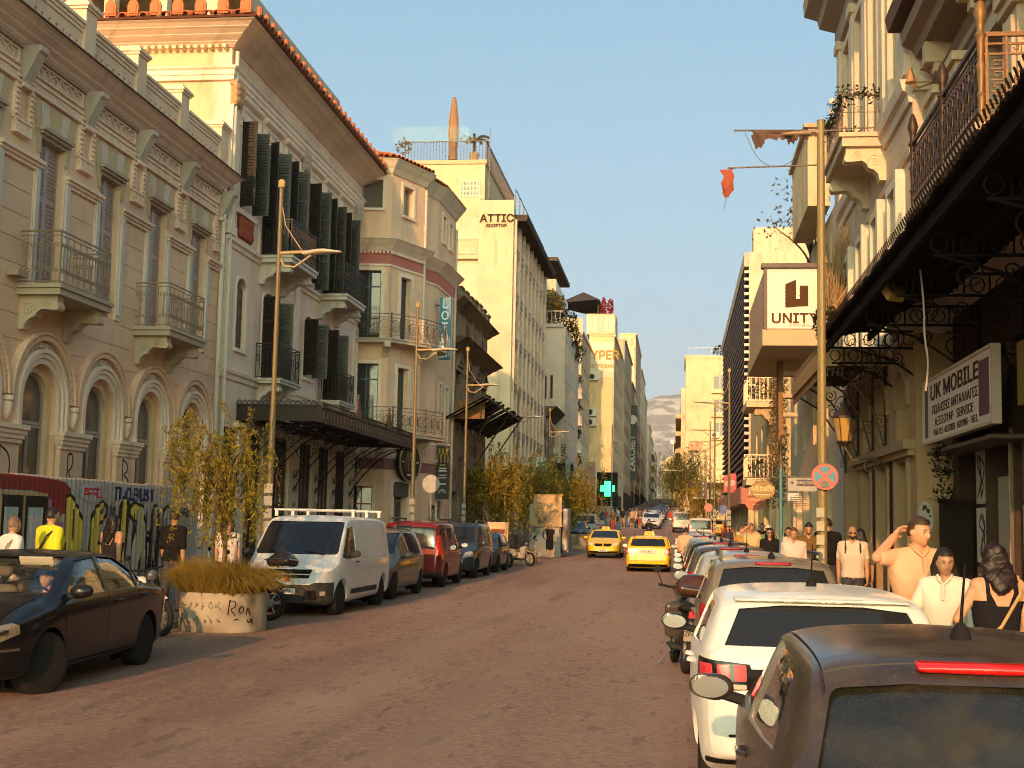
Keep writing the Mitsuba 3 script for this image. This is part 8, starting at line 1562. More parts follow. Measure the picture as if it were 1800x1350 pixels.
Bt = Body([(a, .55), (a + .03, .90), (a + .08, 1.02), (a + .25, 1.08), (a + 1.1, 1.38), (-.4, H), (.2, H - .01), (.5, H - .05), (1.2, 1.0), (1.5, .95), (b - .3, .78), (b - .08, .66), (b, .42)], [(a, .95), (0, .94), (1.2, .90), (b, .62)], [(a, w * .7), (a + .04, w * .86), (a + .3, w * .96), (0, w), (1.2, w * .985), (b - .4, w * .9), (b - .1, w * .74), (b, w * .5)], [(a, .36), (a + .3, .22), (b - .3, .2), (b, .28)], .27, .06)
ot = dict(r=.32, wx=(-1.3, 1.36), tw=w - .14, glass=[('windscreen', 'front', [(-.72, 1.02), (.72, 1.02), (.58, 1.37), (-.58, 1.37)]), ('side_window', 'side', [(1.0, .98), (.48, 1.34), (0, 1.37), (0, .98)]), ('side_window', 'side', [(-.08, .98), (-.08, 1.37), (-.9, 1.30), (-1.3, 1.06), (-1.3, 1.0)])], seams=[[(-.04, .96), (-.02, .3)], [(1.1, .9), (1.05, .3)]], mirror=(.88, 1.02, .86), handles=[(-.3, .86), (-1.15, .88)], plate=(b + .015, .40, .5, 'ΤΑΖ-6201'),
    patch=[('headlight', 'front', [(.46, .64), (.80, .68), (.86, .80), (.52, .76)], 'lens', (.7, .68, .62), -.008, .03), ('grille', 'front', [(-.40, .60), (.40, .60), (.44, .74), (-.44, .74)], 'matt', BLK, -.006, .02), ('grille_bar', 'front', [(-.03, .60), (.03, .60), (.03, .76), (-.03, .76)], 'carpaint', YL, -.012, .02), ('air_intake', 'front', [(-.72, .26), (.72, .26), (.78, .36), (-.78, .36)], 'matt', BLK, -.006, .02)])
car(Bt, 'yellow_taxi', 'yellow taxi coming towards us in the middle of the road', (-3.68, 70.5, float(gz(70))), -91, YL, taxi_opts(ot, 1.455), 'yellow taxis')
L, W, H = 4.66, 1.80, 1.47; a, b = -L / 2, L / 2
Bt2 = Body([(a, .55), (a + .02, .98), (a + .12, 1.10), (a + .42, H - .10), (a + .65, H - .02), (-.3, H), (.2, H - .01), (.5, H - .05), (1.2, 1.0), (1.5, .95), (b - .3, .78), (b - .08, .66), (b, .42)], [(a, .98), (0, .94), (1.2, .90), (b, .62)], [(a, w * .78), (a + .04, w * .9), (a + .3, w * .97), (0, w), (1.2, w * .985), (b - .4, w * .9), (b - .1, w * .74), (b, w * .5)], [(a, .36), (a + .3, .22), (b - .3, .2), (b, .28)], .25, .06)
o2 = dict(ot); o2.update(glass=[ot['glass'][0], ot['glass'][1], ('side_window', 'side', [(-.08, .98), (-.08, 1.37), (-1.0, 1.35), (-1.0, .99)]), ('side_window', 'side', [(-1.08, 1.0), (-1.08, 1.34), (-1.75, 1.28), (-1.95, 1.08)]), ('rear_window', 'rear', sm_poly([(-.68, 1.06), (.68, 1.06), (.60, 1.34), (-.60, 1.34)], .04))], plate=(a - .03, .86, .5, 'ΤΑΗ-1853'), bars=(1.52, -1.9, .1, .58),
    patch=[('tail_light', 'rear', [(.60, .74), (.88, .74), (.88, .98), (.64, .98)], 'lens', (.5, .03, .015), -.012, .03), ('tail_light_inner', 'rear', [(.70, .80), (.82, .80), (.82, .90), (.70, .90)], 'lens', (.7, .3, .2), -.018, .0), ('plate_recess', 'rear', [(-.36, .78), (.36, .78), (.36, .94), (-.36, .94)], 'carpaint', (.55, .33, .02), -.004, .02), ('lower_bumper', 'rear', [(-.78, .26), (.78, .26), (.72, .38), (-.72, .38)], 'matt', BLK, -.008, .02), ('bumper_step', 'rear', [(-.84, .50), (.84, .50), (.84, .53), (-.84, .53)], 'carpaint', (.6, .36, .02), -.02, .02)])
car(Bt2, 'yellow_taxi', 'yellow estate taxi driving away from us, seen from behind', (-1.10, 54.3), 90, (.78, .46, .012), taxi_opts(o2, 1.475, .3), 'yellow taxis')
# far traffic
simple_hatch('white car coming towards us at the far crossing', -2.35, 126, (.60, .57, .52), L=4.3, W=1.8, H=1.55, head=-90, group='cars in the far traffic', name='far_car')
for i, (x, y, c, hd) in enumerate(((-2.3, 136, (.45, .43, .4), -90), (-2.2, 147, (.05, .05, .06), -90), (-2.1, 160, (.03, .03, .035), -90), (-1.9, 176, (.02, .02, .025), -90))):
    simple_hatch('%s car in the queue behind the white one at the far crossing' % ('grey', 'charcoal', 'black, third', 'black, last')[i], x, y, c, L=4.3, W=1.8, H=1.55, head=hd, group='cars in the far traffic', name='far_car')
mpv('white_minivan', 'white minivan seen from behind ahead of the parked row on the right', (1.55, 92), 90, (.58, .55, .48), group='cars parked along the right kerb', H=1.85)
mpv('white_pickup', 'small white van farther on, left of the minivan', (.45, 118), 90, (.55, .52, .45), group='cars parked along the right kerb', H=1.8)
simple_hatch('yellow taxi parked at the far right behind the minivan', 3.0, 108, (.62, .40, .05), head=90, name='far_taxi')
# ---------------------------------------------------------------- scooters and motorbikes; local x forward, z up
def hb(*bs): return frommf(Manifold.hull_points(np.vstack([ball(c, r, 2, sc)[0] for c, r, sc in bs]).astype(np.float32)))
def scooter(name, label, pos, head, col, case=None, big=False, plate=None, group=None, moto=False, tail=None, lean=.1):
    k = thing(name, label, 'motorcycle' if moto else 'scooter', group); A = rotz(math.radians(head)) @ rotx(lean); P = np.array([pos[0], pos[1], pos[2] if len(pos) > 2 else float(gz(pos[1]))])
    q = lambda m, mt, c, nm, sm=40, par=k: put(lin(m, A, P), mt, c, par, nm, sm=sm)
    r = .31 if moto or big else .25; xf, xr = (.68, -.66); t = np.linspace(0, 2 * PI, 30)[:-1]
    for x in (xf, xr):
        w = q(tube([(x + (r - .05) * math.cos(a), 0, r + (r - .05) * math.sin(a)) for a in t], .05, 8, closed=True), 'rubber', (.02, .018, .016), 'wheel'); q(tube([(x + (r - .10) * math.cos(a), 0, r + (r - .10) * math.sin(a)) for a in t], .018, 6, closed=True), 'chrome', (.5, .45, .38), 'rim', 40, w)
        n = 16 if moto else 6; q(cat(*[tube([(x, (-1) ** i * .03, r), (x + (r - .1) * math.cos(2 * PI * i / n), 0, r + (r - .1) * math.sin(2 * PI * i / n))], .004 if moto else .014, 4) for i in range(n)], lin(lathe([(.06, -.05), (.06, .05)], 10), rotx(PI / 2), (x, 0, r))), 'iron', (.3, .28, .25), 'spokes', False, w)
    q(hb(((xf - .1, 0, r * 2 + .02), .05, (1.8, 1, .4)), ((xf + .12, 0, r * 1.9), .045, (1.6, 1, .5))), 'carpaint', col, 'mudguard')
    q(cat(tube([(xf, .07, r), (xf - .22, .07, .72)], .022, 6), tube([(xf, -.07, r), (xf - .22, -.07, .72)], .022, 6)), 'iron', (.2, .19, .18), 'fork'); s = hb
    if not moto:
        q(s(((xf - .26, .14, .40), .05, (.6, 1, 1)), ((xf - .26, -.14, .40), .05, (.6, 1, 1)), ((xf - .33, .17, .74), .06, (.6, 1, 1)), ((xf - .33, -.17, .74), .06, (.6, 1, 1)), ((xf - .22, 0, .80), .07, (1, 1, 1))), 'carpaint', col, 'leg_shield'); q(s(((xf - .4, .13, .28), .04, (1, 1, .6)), ((xf - .4, -.13, .28), .04, (1, 1, .6)), ((-.25, .13, .28), .05, (1, 1, .7)), ((-.25, -.13, .28), .05, (1, 1, .7))), 'matt', (.03, .03, .03), 'floorboard')
        q(s(((-.22, 0, .45), .14, (1, 1, 1)), ((-.75, 0, .62), .10, (1.3, 1, .8)), ((-.3, 0, .62), .12, (1, 1, .8))), 'carpaint', col, 'rear_body')
    else:
        q(s(((.1, 0, .40), .13, (1.2, 1, 1)), ((-.2, 0, .42), .12, (1.2, 1, 1))), 'iron', (.1, .09, .085), 'engine'); q(s(((.25, 0, .80), .11, (1.2, 1, .9)), ((-.1, 0, .78), .10, (1, 1, .8))), 'carpaint', col, 'tank'); q(s(((-.3, 0, .70), .09, (1, 1, .8)), ((-.85, 0, .90), .07, (1.4, 1, .6))), 'carpaint', col, 'tail_fairing'); q(tube([(xr, .1, r), (0, .1, .35)], .03, 6), 'iron', (.15, .14, .13), 'swing_arm')
    q(s(((-.05, 0, .76), .07, (1.4, 1.5, .7)), ((-.55, 0, .80), .075, (1.4, 1.6, .7))), 'matt', (.02, .018, .018), 'seat')
    hbz = 1.0; q(cat(tube([(xf - .3, .34, hbz + .02), (xf - .26, .12, hbz), (xf - .26, -.12, hbz), (xf - .3, -.34, hbz + .02)], .018, 6), tube([(xf - .24, 0, .75), (xf - .27, 0, hbz)], .03, 6)), 'matt', (.02, .02, .02), 'handlebar'); q(s(((xf - .14, 0, .92), .085, (.8, 1.1, 1))), 'lens', (.08, .08, .075), 'headlamp')
    for sg in (1, -1): q(cat(tube([(xf - .28, sg * .28, hbz), (xf - .24, sg * .36, hbz + .18)], .008, 4), move(ball((0, 0, 0), .06, 2, (.3, 1, .7)), (xf - .24, sg * .37, hbz + .22))), 'matt', (.02, .02, .02), 'mirror')
    q(box(-.97, -.92, -.06, .06, .70, .78) if not moto else box(-1.02, -.94, -.05, .05, .86, .95), 'lens', tail or (.45, .02, .02), 'tail_light', False); q(tube([(-.1, -.16, .22), (-.5, -.17, .25), (-.85, -.17, .34)], [.03, .045, .05], 8), 'chrome', (.45, .42, .38), 'exhaust')
    if case:
        cz = 1.03; ck = q(s(((-.70, .17, cz), .09, (1, 1, 1)), ((-.70, -.17, cz), .09, (1, 1, 1)), ((-.98, .17, cz + .02), .08, (1, 1, 1)), ((-.98, -.17, cz + .02), .08, (1, 1, 1)), ((-.84, 0, cz + .14), .12, (1.4, 1.6, .6))), 'carpaint', case, 'top_case'); q(tube([(-.58, .2, cz + .04), (-.58, -.2, cz + .04), (-.8, -.28, cz + .04), (-1.05, -.2, cz + .05), (-1.07, 0, cz + .05), (-1.05, .2, cz + .05), (-.8, .28, cz + .04)], .012, 5, closed=True), 'chrome', (.45, .4, .36), 'case_trim', 40, ck)
    if plate:
        pk = q(box(-1.0, -.985, -.10, .10, .42, .60), 'paint', (.26, .22, .16), 'number_plate', False); v, f = fromtm(meshkit.text_mesh(plate, .06, .003, True)); v = v - [v[:, 0].mean(), 0, 0]; q((np.stack([-1.0 - v[:, 2], -v[:, 0] * .8, .48 + v[:, 1]], 1), f), 'matt', (.03, .03, .03), 'plate_print', False, pk)
    q(tube([(-.05, .12, .25), (-.12, .3, .02)], .012, 5), 'iron', (.1, .1, .1), 'stand'); return k
scooter('white_motorbike', 'white motorbike with a red tail lamp, half hidden between the black saloon and the planter', (-8.35, 20.1), -30, (.62, .60, .58), moto=True, big=True, tail=(.6, .03, .03))
scooter('top_case_scooter', 'dark scooter with a rounded black top case standing just before the white van', (-7.85, 23.5), 172, (.02, .018, .02), case=(.018, .015, .016), big=True)
scooter('kerb_scooter', 'dark scooter with a brown red top case beside the parked cars at right', (.04, 17.7), 96, (.06, .045, .035), case=(.06, .022, .014), big=True, plate='ΖΡΑ 27')
for i, (x, y, h, c) in enumerate(((-7.4, 52.6, -60, (.03, .03, .03)), (-7.0, 53.9, -55, (.28, .25, .2)), (-6.5, 55.6, -40, (.24, .22, .17)))): scooter('parked_scooter', '%s of the scooters parked between the small hatchback and the menu board' % ('dark nearest', 'grey middle', 'beige farthest')[i], (x, y), h, c, big=True, group='scooters parked on the left')
MB = scooter('ridden_scooter', 'dark scooter ridden towards us in the middle of the road far ahead', (-2.0, 97), -90, (.03, .028, .03), lean=0)
# ---------------------------------------------------------------- people. local: x to the person's right, y forward, z up, standing height 1.78 before scaling
def head_mesh(sub=4, fem=False):
    v, f = ICO[sub]; d = v.copy(); x, y, z = d.T
    q = d * [.074, .095, .118]; t = np.clip(-z, 0, 1); q[:, 0] *= 1 - .28 * t ** 1.5; q[:, 1] += .018 * np.clip(-z - .2, 0, 1) * np.clip(y, 0, 1); q[:, 1] *= np.where(y < 0, 1.0 + .06 * z, 1.0)
    gs = lambda cx, cz, sx, sz: np.exp(-((x - cx) / sx) ** 2 - ((z - cz) / sz) ** 2) * (y > 0)
    q[:, 1] += .020 * gs(0, -.16, .12, .17) + .010 * gs(0, -.28, .16, .07) - .011 * (gs(.34, .0, .16, .10) + gs(-.34, .0, .16, .10)) + .008 * gs(0, .16, .5, .08) + .006 * gs(0, -.55, .22, .06) - .004 * gs(0, -.50, .25, .03) + .010 * gs(0, -.82, .25, .15)
    for s in (1, -1): e = np.exp(-((x - s * .98) / .22) ** 2 - ((y + .08) / .16) ** 2 - ((z + .05) / .22) ** 2); q[:, 0] += s * .016 * e; q[:, 1] -= .006 * e
    return q, f
def person(label, pos, head=-90, H=1.75, fem=False, shirt=(.5, .5, .5), legs=(.05, .05, .06), hair=(.03, .02, .015), hairs='short', skin=(.42, .23, .13), arms=None, sleeve=.55, lod=1, dress=False, shorts=False, look=(0, 0), step=.12, glasses=False, hat=None, bag=None, bare_back=False, beard=False, group=None, seated=False, mat_shirt='cloth', strap=None, name='person', fat=1.0):
    s = H / 1.78; k = thing(name, label, 'person', group); A = rotz(math.radians(head - 90)); P = np.array([pos[0], pos[1], (pos[2] if len(pos) > 2 else float(gz(pos[1])) + .13)]); sw = .90 if fem else 1.0; hw = 1.06 if fem else 1.0
    T_ = lambda m: lin((m[0] * s, m[1]), A, P)
    q = lambda m, mt, c, nm, sm=True, par=k: put(T_(m), mt, c, par, nm, sm=sm)
    J = {}
    for sg, nm in ((1, 'R'), (-1, 'L')):
        J['sh' + nm] = np.array([sg * .185 * sw, -.01, 1.455]); J['hip' + nm] = np.array([sg * .088 * hw, 0, .93]); st = step * sg
        J['kn' + nm] = np.array([sg * .095, st * .55 + .02, .50]); J['an' + nm] = np.array([sg * .09, st - .04 * (st < 0), .085]); J['toe' + nm] = J['an' + nm] + [sg * .02, .15, -.05]
        J['el' + nm] = J['sh' + nm] + [sg * .05, -.02 - st * .35, -.29]; J['wr' + nm] = J['el' + nm] + [sg * .0, .06 - st * .4, -.25]
    for nm, (e, w) in (arms or {}).items(): J['el' + nm] = np.array(e, float); J['wr' + nm] = np.array(w, float)
    if seated:
        for nm, sg in (('R', 1), ('L', -1)): J['kn' + nm] = np.array([sg * .12, .42, .96]); J['an' + nm] = np.array([sg * .12, .55, .56]); J['toe' + nm] = J['an' + nm] + [0, .14, -.03]
    sub = 2 if lod < 2 else 1
    def hl(*b): return Manifold.hull_points(np.vstack([ball(c, r, sub)[0] for c, r in b]).astype(np.float32))
    def soft(m, l, it=8):
        m = m.refine_to_length(l) if lod < 2 else m; v, f = frommf(m)
        if lod < 2: tm = trimesh.Trimesh(v, f, process=False); trimesh.smoothing.filter_taubin(tm, iterations=it); v, f = np.array(tm.vertices), np.array(tm.faces)
        return v, f
    res = .016 if lod == 0 else .03; tr = .012 * fat
    def torso(e):
        cz = .125 * (.93 if fem else 1) * fat; return (hl((J['hipR'] + [0, 0, .02], .10 + e), (J['hipL'] + [0, 0, .02], .10 + e), ((.05, 0, 1.10), .105 * fat + e), ((-.05, 0, 1.10), .105 * fat + e)) + hl(((.05, 0, 1.10), .105 * fat + e), ((-.05, 0, 1.10), .105 * fat + e), ((.085 * sw, .012, 1.28), cz * .95 + e), ((-.085 * sw, .012, 1.28), cz * .95 + e)) + hl(((.085 * sw, .012, 1.28), cz * .95 + e), ((-.085 * sw, .012, 1.28), cz * .95 + e), (J['shR'], .062 + e), (J['shL'], .062 + e), ((0, -.01, 1.48), .065 + e)))
    def arm(nm, e, cut=1.0):
        a, b, c = J['sh' + nm], J['el' + nm], J['wr' + nm]; k_ = 1.0 if not fem else .86
        if cut <= .6: return hl((a, .060 * k_ + e), (a + (b - a) * min(1, cut / .55), .048 * k_ + e))
        return hl((a, .060 * k_ + e), (b, .045 * k_ + e)) + hl((b, .044 * k_ + e), (b + (c - b) * min(1, (cut - .55) / .45), .032 * k_ + e))
    def leg(nm, e, to=1.0):
        h, kn, an = J['hip' + nm], J['kn' + nm], J['an' + nm]
        if to < .6: return hl((h, .090 * hw + e), (h + (kn - h) * to / .5, .07 + e * 2))
        return hl((h, .090 * hw + e), (kn, .060 + e)) + hl((kn, .060 + e), (an + (kn - an) * (1 - to), .042 + e))
    def hand(nm):
        w = J['wr' + nm]; d = w - J['el' + nm]; d /= np.linalg.norm(d); sg = 1 if nm == 'R' else -1; n = np.array([-sg, .25, 0.0]); n -= d * (n @ d); n /= np.linalg.norm(n); u = np.cross(d, n) * sg; o = hl((w, .026), (w + d * .03, .026)) + hl((w + d * .03 + u * .022, .019), (w + d * .03 - u * .022, .019), (w + d * .085 + u * .028, .014), (w + d * .085 - u * .028, .014))
        for i, L in enumerate((.065, .078, .072, .056)):
            b = w + d * .088 + u * (.028 - .0185 * i); m = b + d * L * .55 + n * .012; o = o + hl((b, .0098), (m, .009)) + hl((m, .009), (m + d * L * .35 + n * .026, .0078))
        b = w + d * .03 + u * .03; m = b + d * .03 + u * .028 + n * .01; return o + hl((b, .013), (m, .011)) + hl((m, .0105), (m + d * .032 + u * .006 + n * .01, .009))
    body = torso(0) + hl(((0, -.012, 1.48), .058 if not fem else .05), ((0, .008, 1.60), .052 if not fem else .045))
    for nm in 'RL': body = body + arm(nm, 0) + leg(nm, 0) + hl((J['an' + nm], .042), (J['an' + nm] + [0, -.03, -.04], .04), (J['toe' + nm], .03))
    bv, bf = soft(body, res); hm = head_mesh(4 if lod == 0 else 3, fem); R = rotz(-math.radians(look[0])) @ rotx(math.radians(look[1])); hc = np.array([0, .025, 1.665]); hd = lin(hm, R, hc)
    m = tomf((bv, bf)) + tomf(hd)
    if lod < 2:
        for nm in 'RL': m = m + hand(nm)
    q(frommf(m), 'skin', skin, 'body')
    HP = lambda c, r, sc=(1, 1, 1): lin(ball(c, r, 2, sc), R, hc)
    if lod < 2:
        for sg in (1, -1): e = q(HP((sg * .028, .078, .004), .0115, (1.3, .7, .75)), 'lens', (.22, .18, .15), 'eye'); q(HP((sg * .028, .0852, .004), .0058, (1, .5, 1)), 'lens', (.03, .02, .015), 'pupil', True, e); q(lin(tube([(sg * .012, .093, .020), (sg * .03, .093, .026), (sg * .05, .080, .019)], [.003, .0045, .002], 5), R, hc), 'hair', np.array(hair) * .9, 'eyebrow')
        q(lin(tube([(-.024, .083, -.060), (-.01, .0945, -.058), (.01, .0945, -.058), (.024, .083, -.060)], [.002, .006, .006, .002], 6), R, hc), 'skin', np.array(skin) * [.75, .5, .5], 'mouth')
    if glasses: q(lin(cat(*[ball((sg * .031, .092, .004), .024, 2, (1, .3, .75)) for sg in (1, -1)], tube([(-.075, .0, .01), (-.06, .075, .01), (0, .10, .01), (.06, .075, .01), (.075, 0, .01)], .004, 5)), R, hc), 'glassdark', (.012, .01, .01), 'sunglasses')
    # hair
    hv, hf = hm[0] * 1.075 + [0, -.004, .006], hm[1]; d = ICO[4 if lod == 0 else 3][0]; keep = ~((d[:, 1] > -.05) & (d[:, 2] < .42) & ~((np.abs(d[:, 0]) > .8) & (d[:, 2] > .1) & (d[:, 1] < .25))) & (d[:, 2] > (-.35 if hairs == 'short' else -.9))
    if hairs == 'bald': keep = np.zeros(len(d), bool)
    ff = hf[keep[hf].all(1)]; n_ = (meshkit.noise(d * 9 + 3) - .5)[:, None]
    if len(ff): q(lin((hv * (1 + .05 * n_), ff), R, hc), 'hair', hair, 'hair')
    if hairs in ('long', 'curly', 'bun'):
        if hairs == 'bun': b = hl((hc + R @ [0, -.11, .05], .045))
        else: b = hl((hc + R @ [0, -.03, .04], .085), (hc + R @ [.05, -.055, -.05], .06), (hc + R @ [-.05, -.055, -.05], .06)) + hl((hc + R @ [.05, -.055, -.05], .06), (hc + R @ [-.05, -.055, -.05], .06), (np.array([.07, -.075, 1.50]), .055), (np.array([-.07, -.075, 1.50]), .055), (np.array([0, -.10, 1.43 if hairs == 'curly' else 1.36]), .05))
        v, f = soft(b, .02, 4) if lod < 2 else frommf(b); nn = meshkit.noise(v * (26 if hairs == 'curly' else 40) * [1, 1, 1 if hairs == 'curly' else .25]) - .5; v = v + (v - v.mean(0)) / np.linalg.norm(v - v.mean(0), axis=1, keepdims=True) * nn[:, None] * (.05 if hairs == 'curly' else .022); q((v, f), 'hair', hair, 'hair_length')
    if beard: keep = (d[:, 2] < -.3) & (d[:, 1] > -.2) & ~((np.abs(d[:, 0]) < .35) & (d[:, 2] > -.42)); q(lin((hm[0] * 1.03, hf[keep[hf].all(1)]), R, hc), 'hair', hair, 'beard')
    if hat: q(lin(cat(lathe([(.085, .03), (.088, .08), (.06, .125), (.01, .135)], 14), lin(lathe([(.10, 0), (.01, .01)], 12), np.diag([.8, 1.2, .5]), (0, .07, .05))), R, hc), 'cloth', hat, 'cap')
    # clothes
    if dress:
        dr_ = torso(.014) + hl((J['hipR'], .11), (J['hipL'], .11), (J['knR'] + [0, 0, .06], .095), (J['knL'] + [0, 0, .06], .095))
    else: dr_ = torso(.014)
    if sleeve > 0:
        for nm in 'RL': dr_ = dr_ + arm(nm, .014, sleeve)
    if bare_back or sleeve <= 0:
        w_ = tomf(ext(Polygon([(-.105, 1.6), (-.1, 1.40), (-.05, 1.30), (.05, 1.30), (.1, 1.40), (.105, 1.6)]), -.5, .5, 'xz')); dr_ = dr_ - w_ - tomf(box(.145 * sw, .6, -.4, .4, 1.34, 1.8)) - tomf(box(-.6, -.145 * sw, -.4, .4, 1.34, 1.8))
    elif True: dr_ = dr_ - hl(((0, .10, 1.52), .055), ((0, .05, 1.60), .075))
    if not dress: dr_ = dr_ - tomf(box(-1, 1, -1, 1, 0, .90))
    v, f = soft(dr_, res, 6); wv = meshkit.fbm(v * [9, 9, 6], 3) - .5; v = v + np.stack([v[:, 0], v[:, 1], v[:, 2] * 0], 1) * (wv[:, None] * .10); q((v, f), mat_shirt, shirt, 'dress' if dress else 'shirt')
    if not dress:
        if lod == 0 and sleeve > .3 and not bare_back:
            q(cat(tube([(-.062, .045, 1.548), (-.045, .085, 1.515), (0, .105, 1.47)], [.012, .014, .008], 6), tube([(.062, .045, 1.548), (.045, .085, 1.515), (0, .105, 1.47)], [.012, .014, .008], 6), tube([(-.062, .045, 1.548), (-.05, -.05, 1.56), (.05, -.05, 1.56), (.062, .045, 1.548)], .012, 6)), mat_shirt, np.array(shirt) * .92, 'collar'); q(box(-.014, .014, .118, .15, 1.34, 1.47), mat_shirt, np.array(shirt) * .88, 'placket', False)
        p = leg('R', .014, .45 if shorts else .96) + leg('L', .014, .45 if shorts else .96) + hl((J['hipR'] + [0, 0, .04], .105), (J['hipL'] + [0, 0, .04], .105)); q(soft(p, res * 1.3, 5), 'cloth', legs, 'trousers')
    sh = hl((J['anR'] + [0, -.02, -.03], .052), (J['toeR'], .042)); 
    for nm in 'RL': b = hl((J['an' + nm] + [0, -.03, -.035], .05), (J['toe' + nm] + [0, .01, 0], .040)) ^ tomf(box(-1, 1, -1, 1, -.005, .14)) if not seated else hl((J['an' + nm], .05), (J['toe' + nm], .04)); q(frommf(b), 'matt', (.05, .045, .04) if not shorts else (.4, .38, .35), 'shoe', 40)
    if bag: q(frommf(hl(((.05, -.20, 1.30), .07), ((-.05, -.20, 1.30), .07), ((.06, -.21, 1.05), .09), ((-.06, -.21, 1.05), .09))), 'cloth', bag, 'backpack')
    if bag or strap:
        c = bag or strap
        if bag: q(cat(*[tube([(sg * .11, -.13, 1.47), (sg * .12, .02, 1.53), (sg * .125, .135, 1.40), (sg * .13, .12, 1.20), (sg * .15, -.08, 1.08)], .016, 5) for sg in (1, -1)]), 'cloth', c, 'straps')
        else: q(tube([(.19 * sw, -.01, 1.53), (.12, -.145, 1.40), (-.05, -.165, 1.15), (-.18, -.08, 1.0)], .014, 5), 'cloth', c, 'strap'); q(frommf(hl(((-.2, .0, .98), .06), ((-.2, .1, .88), .07), ((-.2, -.1, .88), .07))), 'cloth', c, 'shoulder_bag')
    return k
RG, FG = 'pedestrians on the right pavement', 'pedestrians at the far crossing'
# three people nearest at the right
person('tall man in a peach polo shirt raising one hand to his ear', (1.96, 11.35), -78, 1.80, shirt=(.62, .35, .20), legs=(.12, .10, .08), hair=(.045, .024, .012), skin=(.50, .25, .14), sleeve=.40, lod=0, look=(-28, -4), step=.05, arms={'R': ((.37, .08, 1.46), (.20, -.01, 1.62)), 'L': ((-.26, -.02, 1.16), (-.24, .14, .95))}, fat=1.13)
person('woman in a loose white shirt, head turned aside, facing the dark haired woman', (2.06, 10.75), -110, 1.56, True, shirt=(.60, .56, .46), hair=(.02, .012, .008), hairs='long', skin=(.36, .19, .11), sleeve=.80, lod=0, look=(-22, -8), step=.05, arms={'R': ((.30, .08, 1.18), (.22, .30, 1.06))}, legs=(.03, .03, .035))
person('woman with dark curly hair in a low backed black top, seen from behind', (2.27, 10.0), 105, 1.61, True, shirt=(.012, .010, .011), hair=(.016, .008, .006), hairs='curly', skin=(.50, .26, .15), sleeve=0, bare_back=True, lod=0, look=(25, 0), step=.05, arms={'L': ((-.30, .06, 1.19), (-.20, .28, 1.08)), 'R': ((.24, .0, 1.16), (.22, .14, .95))}, strap=(.42, .26, .12))
# the right pavement further on
PP = [('bald man in a pale printed T shirt with sunglasses and backpack straps', 2.95, 23.3, -95, 1.74, dict(shirt=(.60, .50, .40), hairs='bald', glasses=True, beard=True, hair=(.03, .02, .015), bag=(.04, .03, .025), sleeve=.38, fat=1.1)),
      ('bearded man in an olive brown sweater looking down at his hands', 2.50, 26.2, -95, 1.80, dict(shirt=(.16, .095, .03), hairs='short', beard=True, sleeve=.95, look=(0, -22), arms={'R': ((.25, .02, 1.15), (.08, .30, 1.18)), 'L': ((-.25, .02, 1.15), (-.04, .30, 1.14))}, fat=1.15)),
      ('young woman with brown hair tied back, in a white blouse with bare neckline', 2.10, 24.8, -95, 1.70, dict(fem=True, shirt=(.62, .48, .42), hair=(.10, .05, .025), hairs='bun', sleeve=.5, look=(0, -10))),
      ('woman in black with sunglasses and dark hair parted in the middle', 2.06, 30.5, -95, 1.68, dict(fem=True, shirt=(.014, .012, .012), hair=(.02, .012, .01), hairs='long', glasses=True, sleeve=.4)),
      ('man in a black jacket walking away behind the ochre pole', 3.05, 28.0, 88, 1.90, dict(shirt=(.012, .011, .012), sleeve=.95)),
      ('woman with long black hair walking away along the shutters', 3.25, 24.6, 80, 1.70, dict(fem=True, shirt=(.12, .10, .08), hairs='long', hair=(.012, .01, .01), bag=(.03, .025, .02))),
      ('man with one arm raised beside the woman in black', 1.95, 36.0, -90, 1.78, dict(shirt=(.50, .40, .20), arms={'R': ((.35, .1, 1.5), (.12, .12, 1.68))}, hairs='short')),
      ('woman in a pale top with loose dark hair, behind the woman in black', 2.75, 34.0, -95, 1.70, dict(fem=True, shirt=(.55, .45, .38), hairs='long')),
      ('man in a light cap and green shirt among the people under the oval signs', 2.55, 38.5, -90, 1.74, dict(shirt=(.14, .22, .10), hat=(.6, .56, .5))),
      ('woman in a pink top under the oval signs', 2.95, 31.5, -92, 1.66, dict(fem=True, shirt=(.52, .22, .18), hair=(.2, .1, .04), hairs='long')),
      ('shirtless looking man in a tan vest under the orange sign', 2.35, 43.5, -90, 1.80, dict(shirt=(.5, .32, .2), hairs='short', arms={'R': ((.30, .1, 1.42), (.05, .22, 1.55))})),
      ('man in a dark jacket standing by the shop piers under the oval signs', 2.85, 46.0, -95, 1.82, dict(shirt=(.03, .025, .025), sleeve=.95)),
      ('woman in an ochre dress by the shop piers', 2.3, 48.5, -90, 1.68, dict(fem=True, shirt=(.5, .26, .06), dress=True, hairs='long', hair=(.18, .09, .03))),
      ('man in a white shirt farther along the right pavement', 2.7, 54.0, -90, 1.76, dict(shirt=(.6, .56, .5))),
      ('woman in dark clothes farther along the right pavement', 2.2, 59.0, -90, 1.68, dict(fem=True, shirt=(.05, .04, .05), hairs='long')),
      ('man in a red shirt at the far end of the right pavement', 2.5, 68.0, -90, 1.75, dict(shirt=(.35, .04, .03)))]
for i, (lb, x, y, h, H, kw) in enumerate(PP): person(lb, (x, y), h, H, group=RG, lod=1 if y < 40 else 2, **kw)
person('heavy set man in a salmon shirt walking away beside the parked cars', (.28, 42.5, float(gz(42.5))), 92, 1.76, shirt=(.62, .36, .22), legs=(.5, .42, .33), strap=(.03, .025, .02), fat=1.35, lod=1, sleeve=.5)
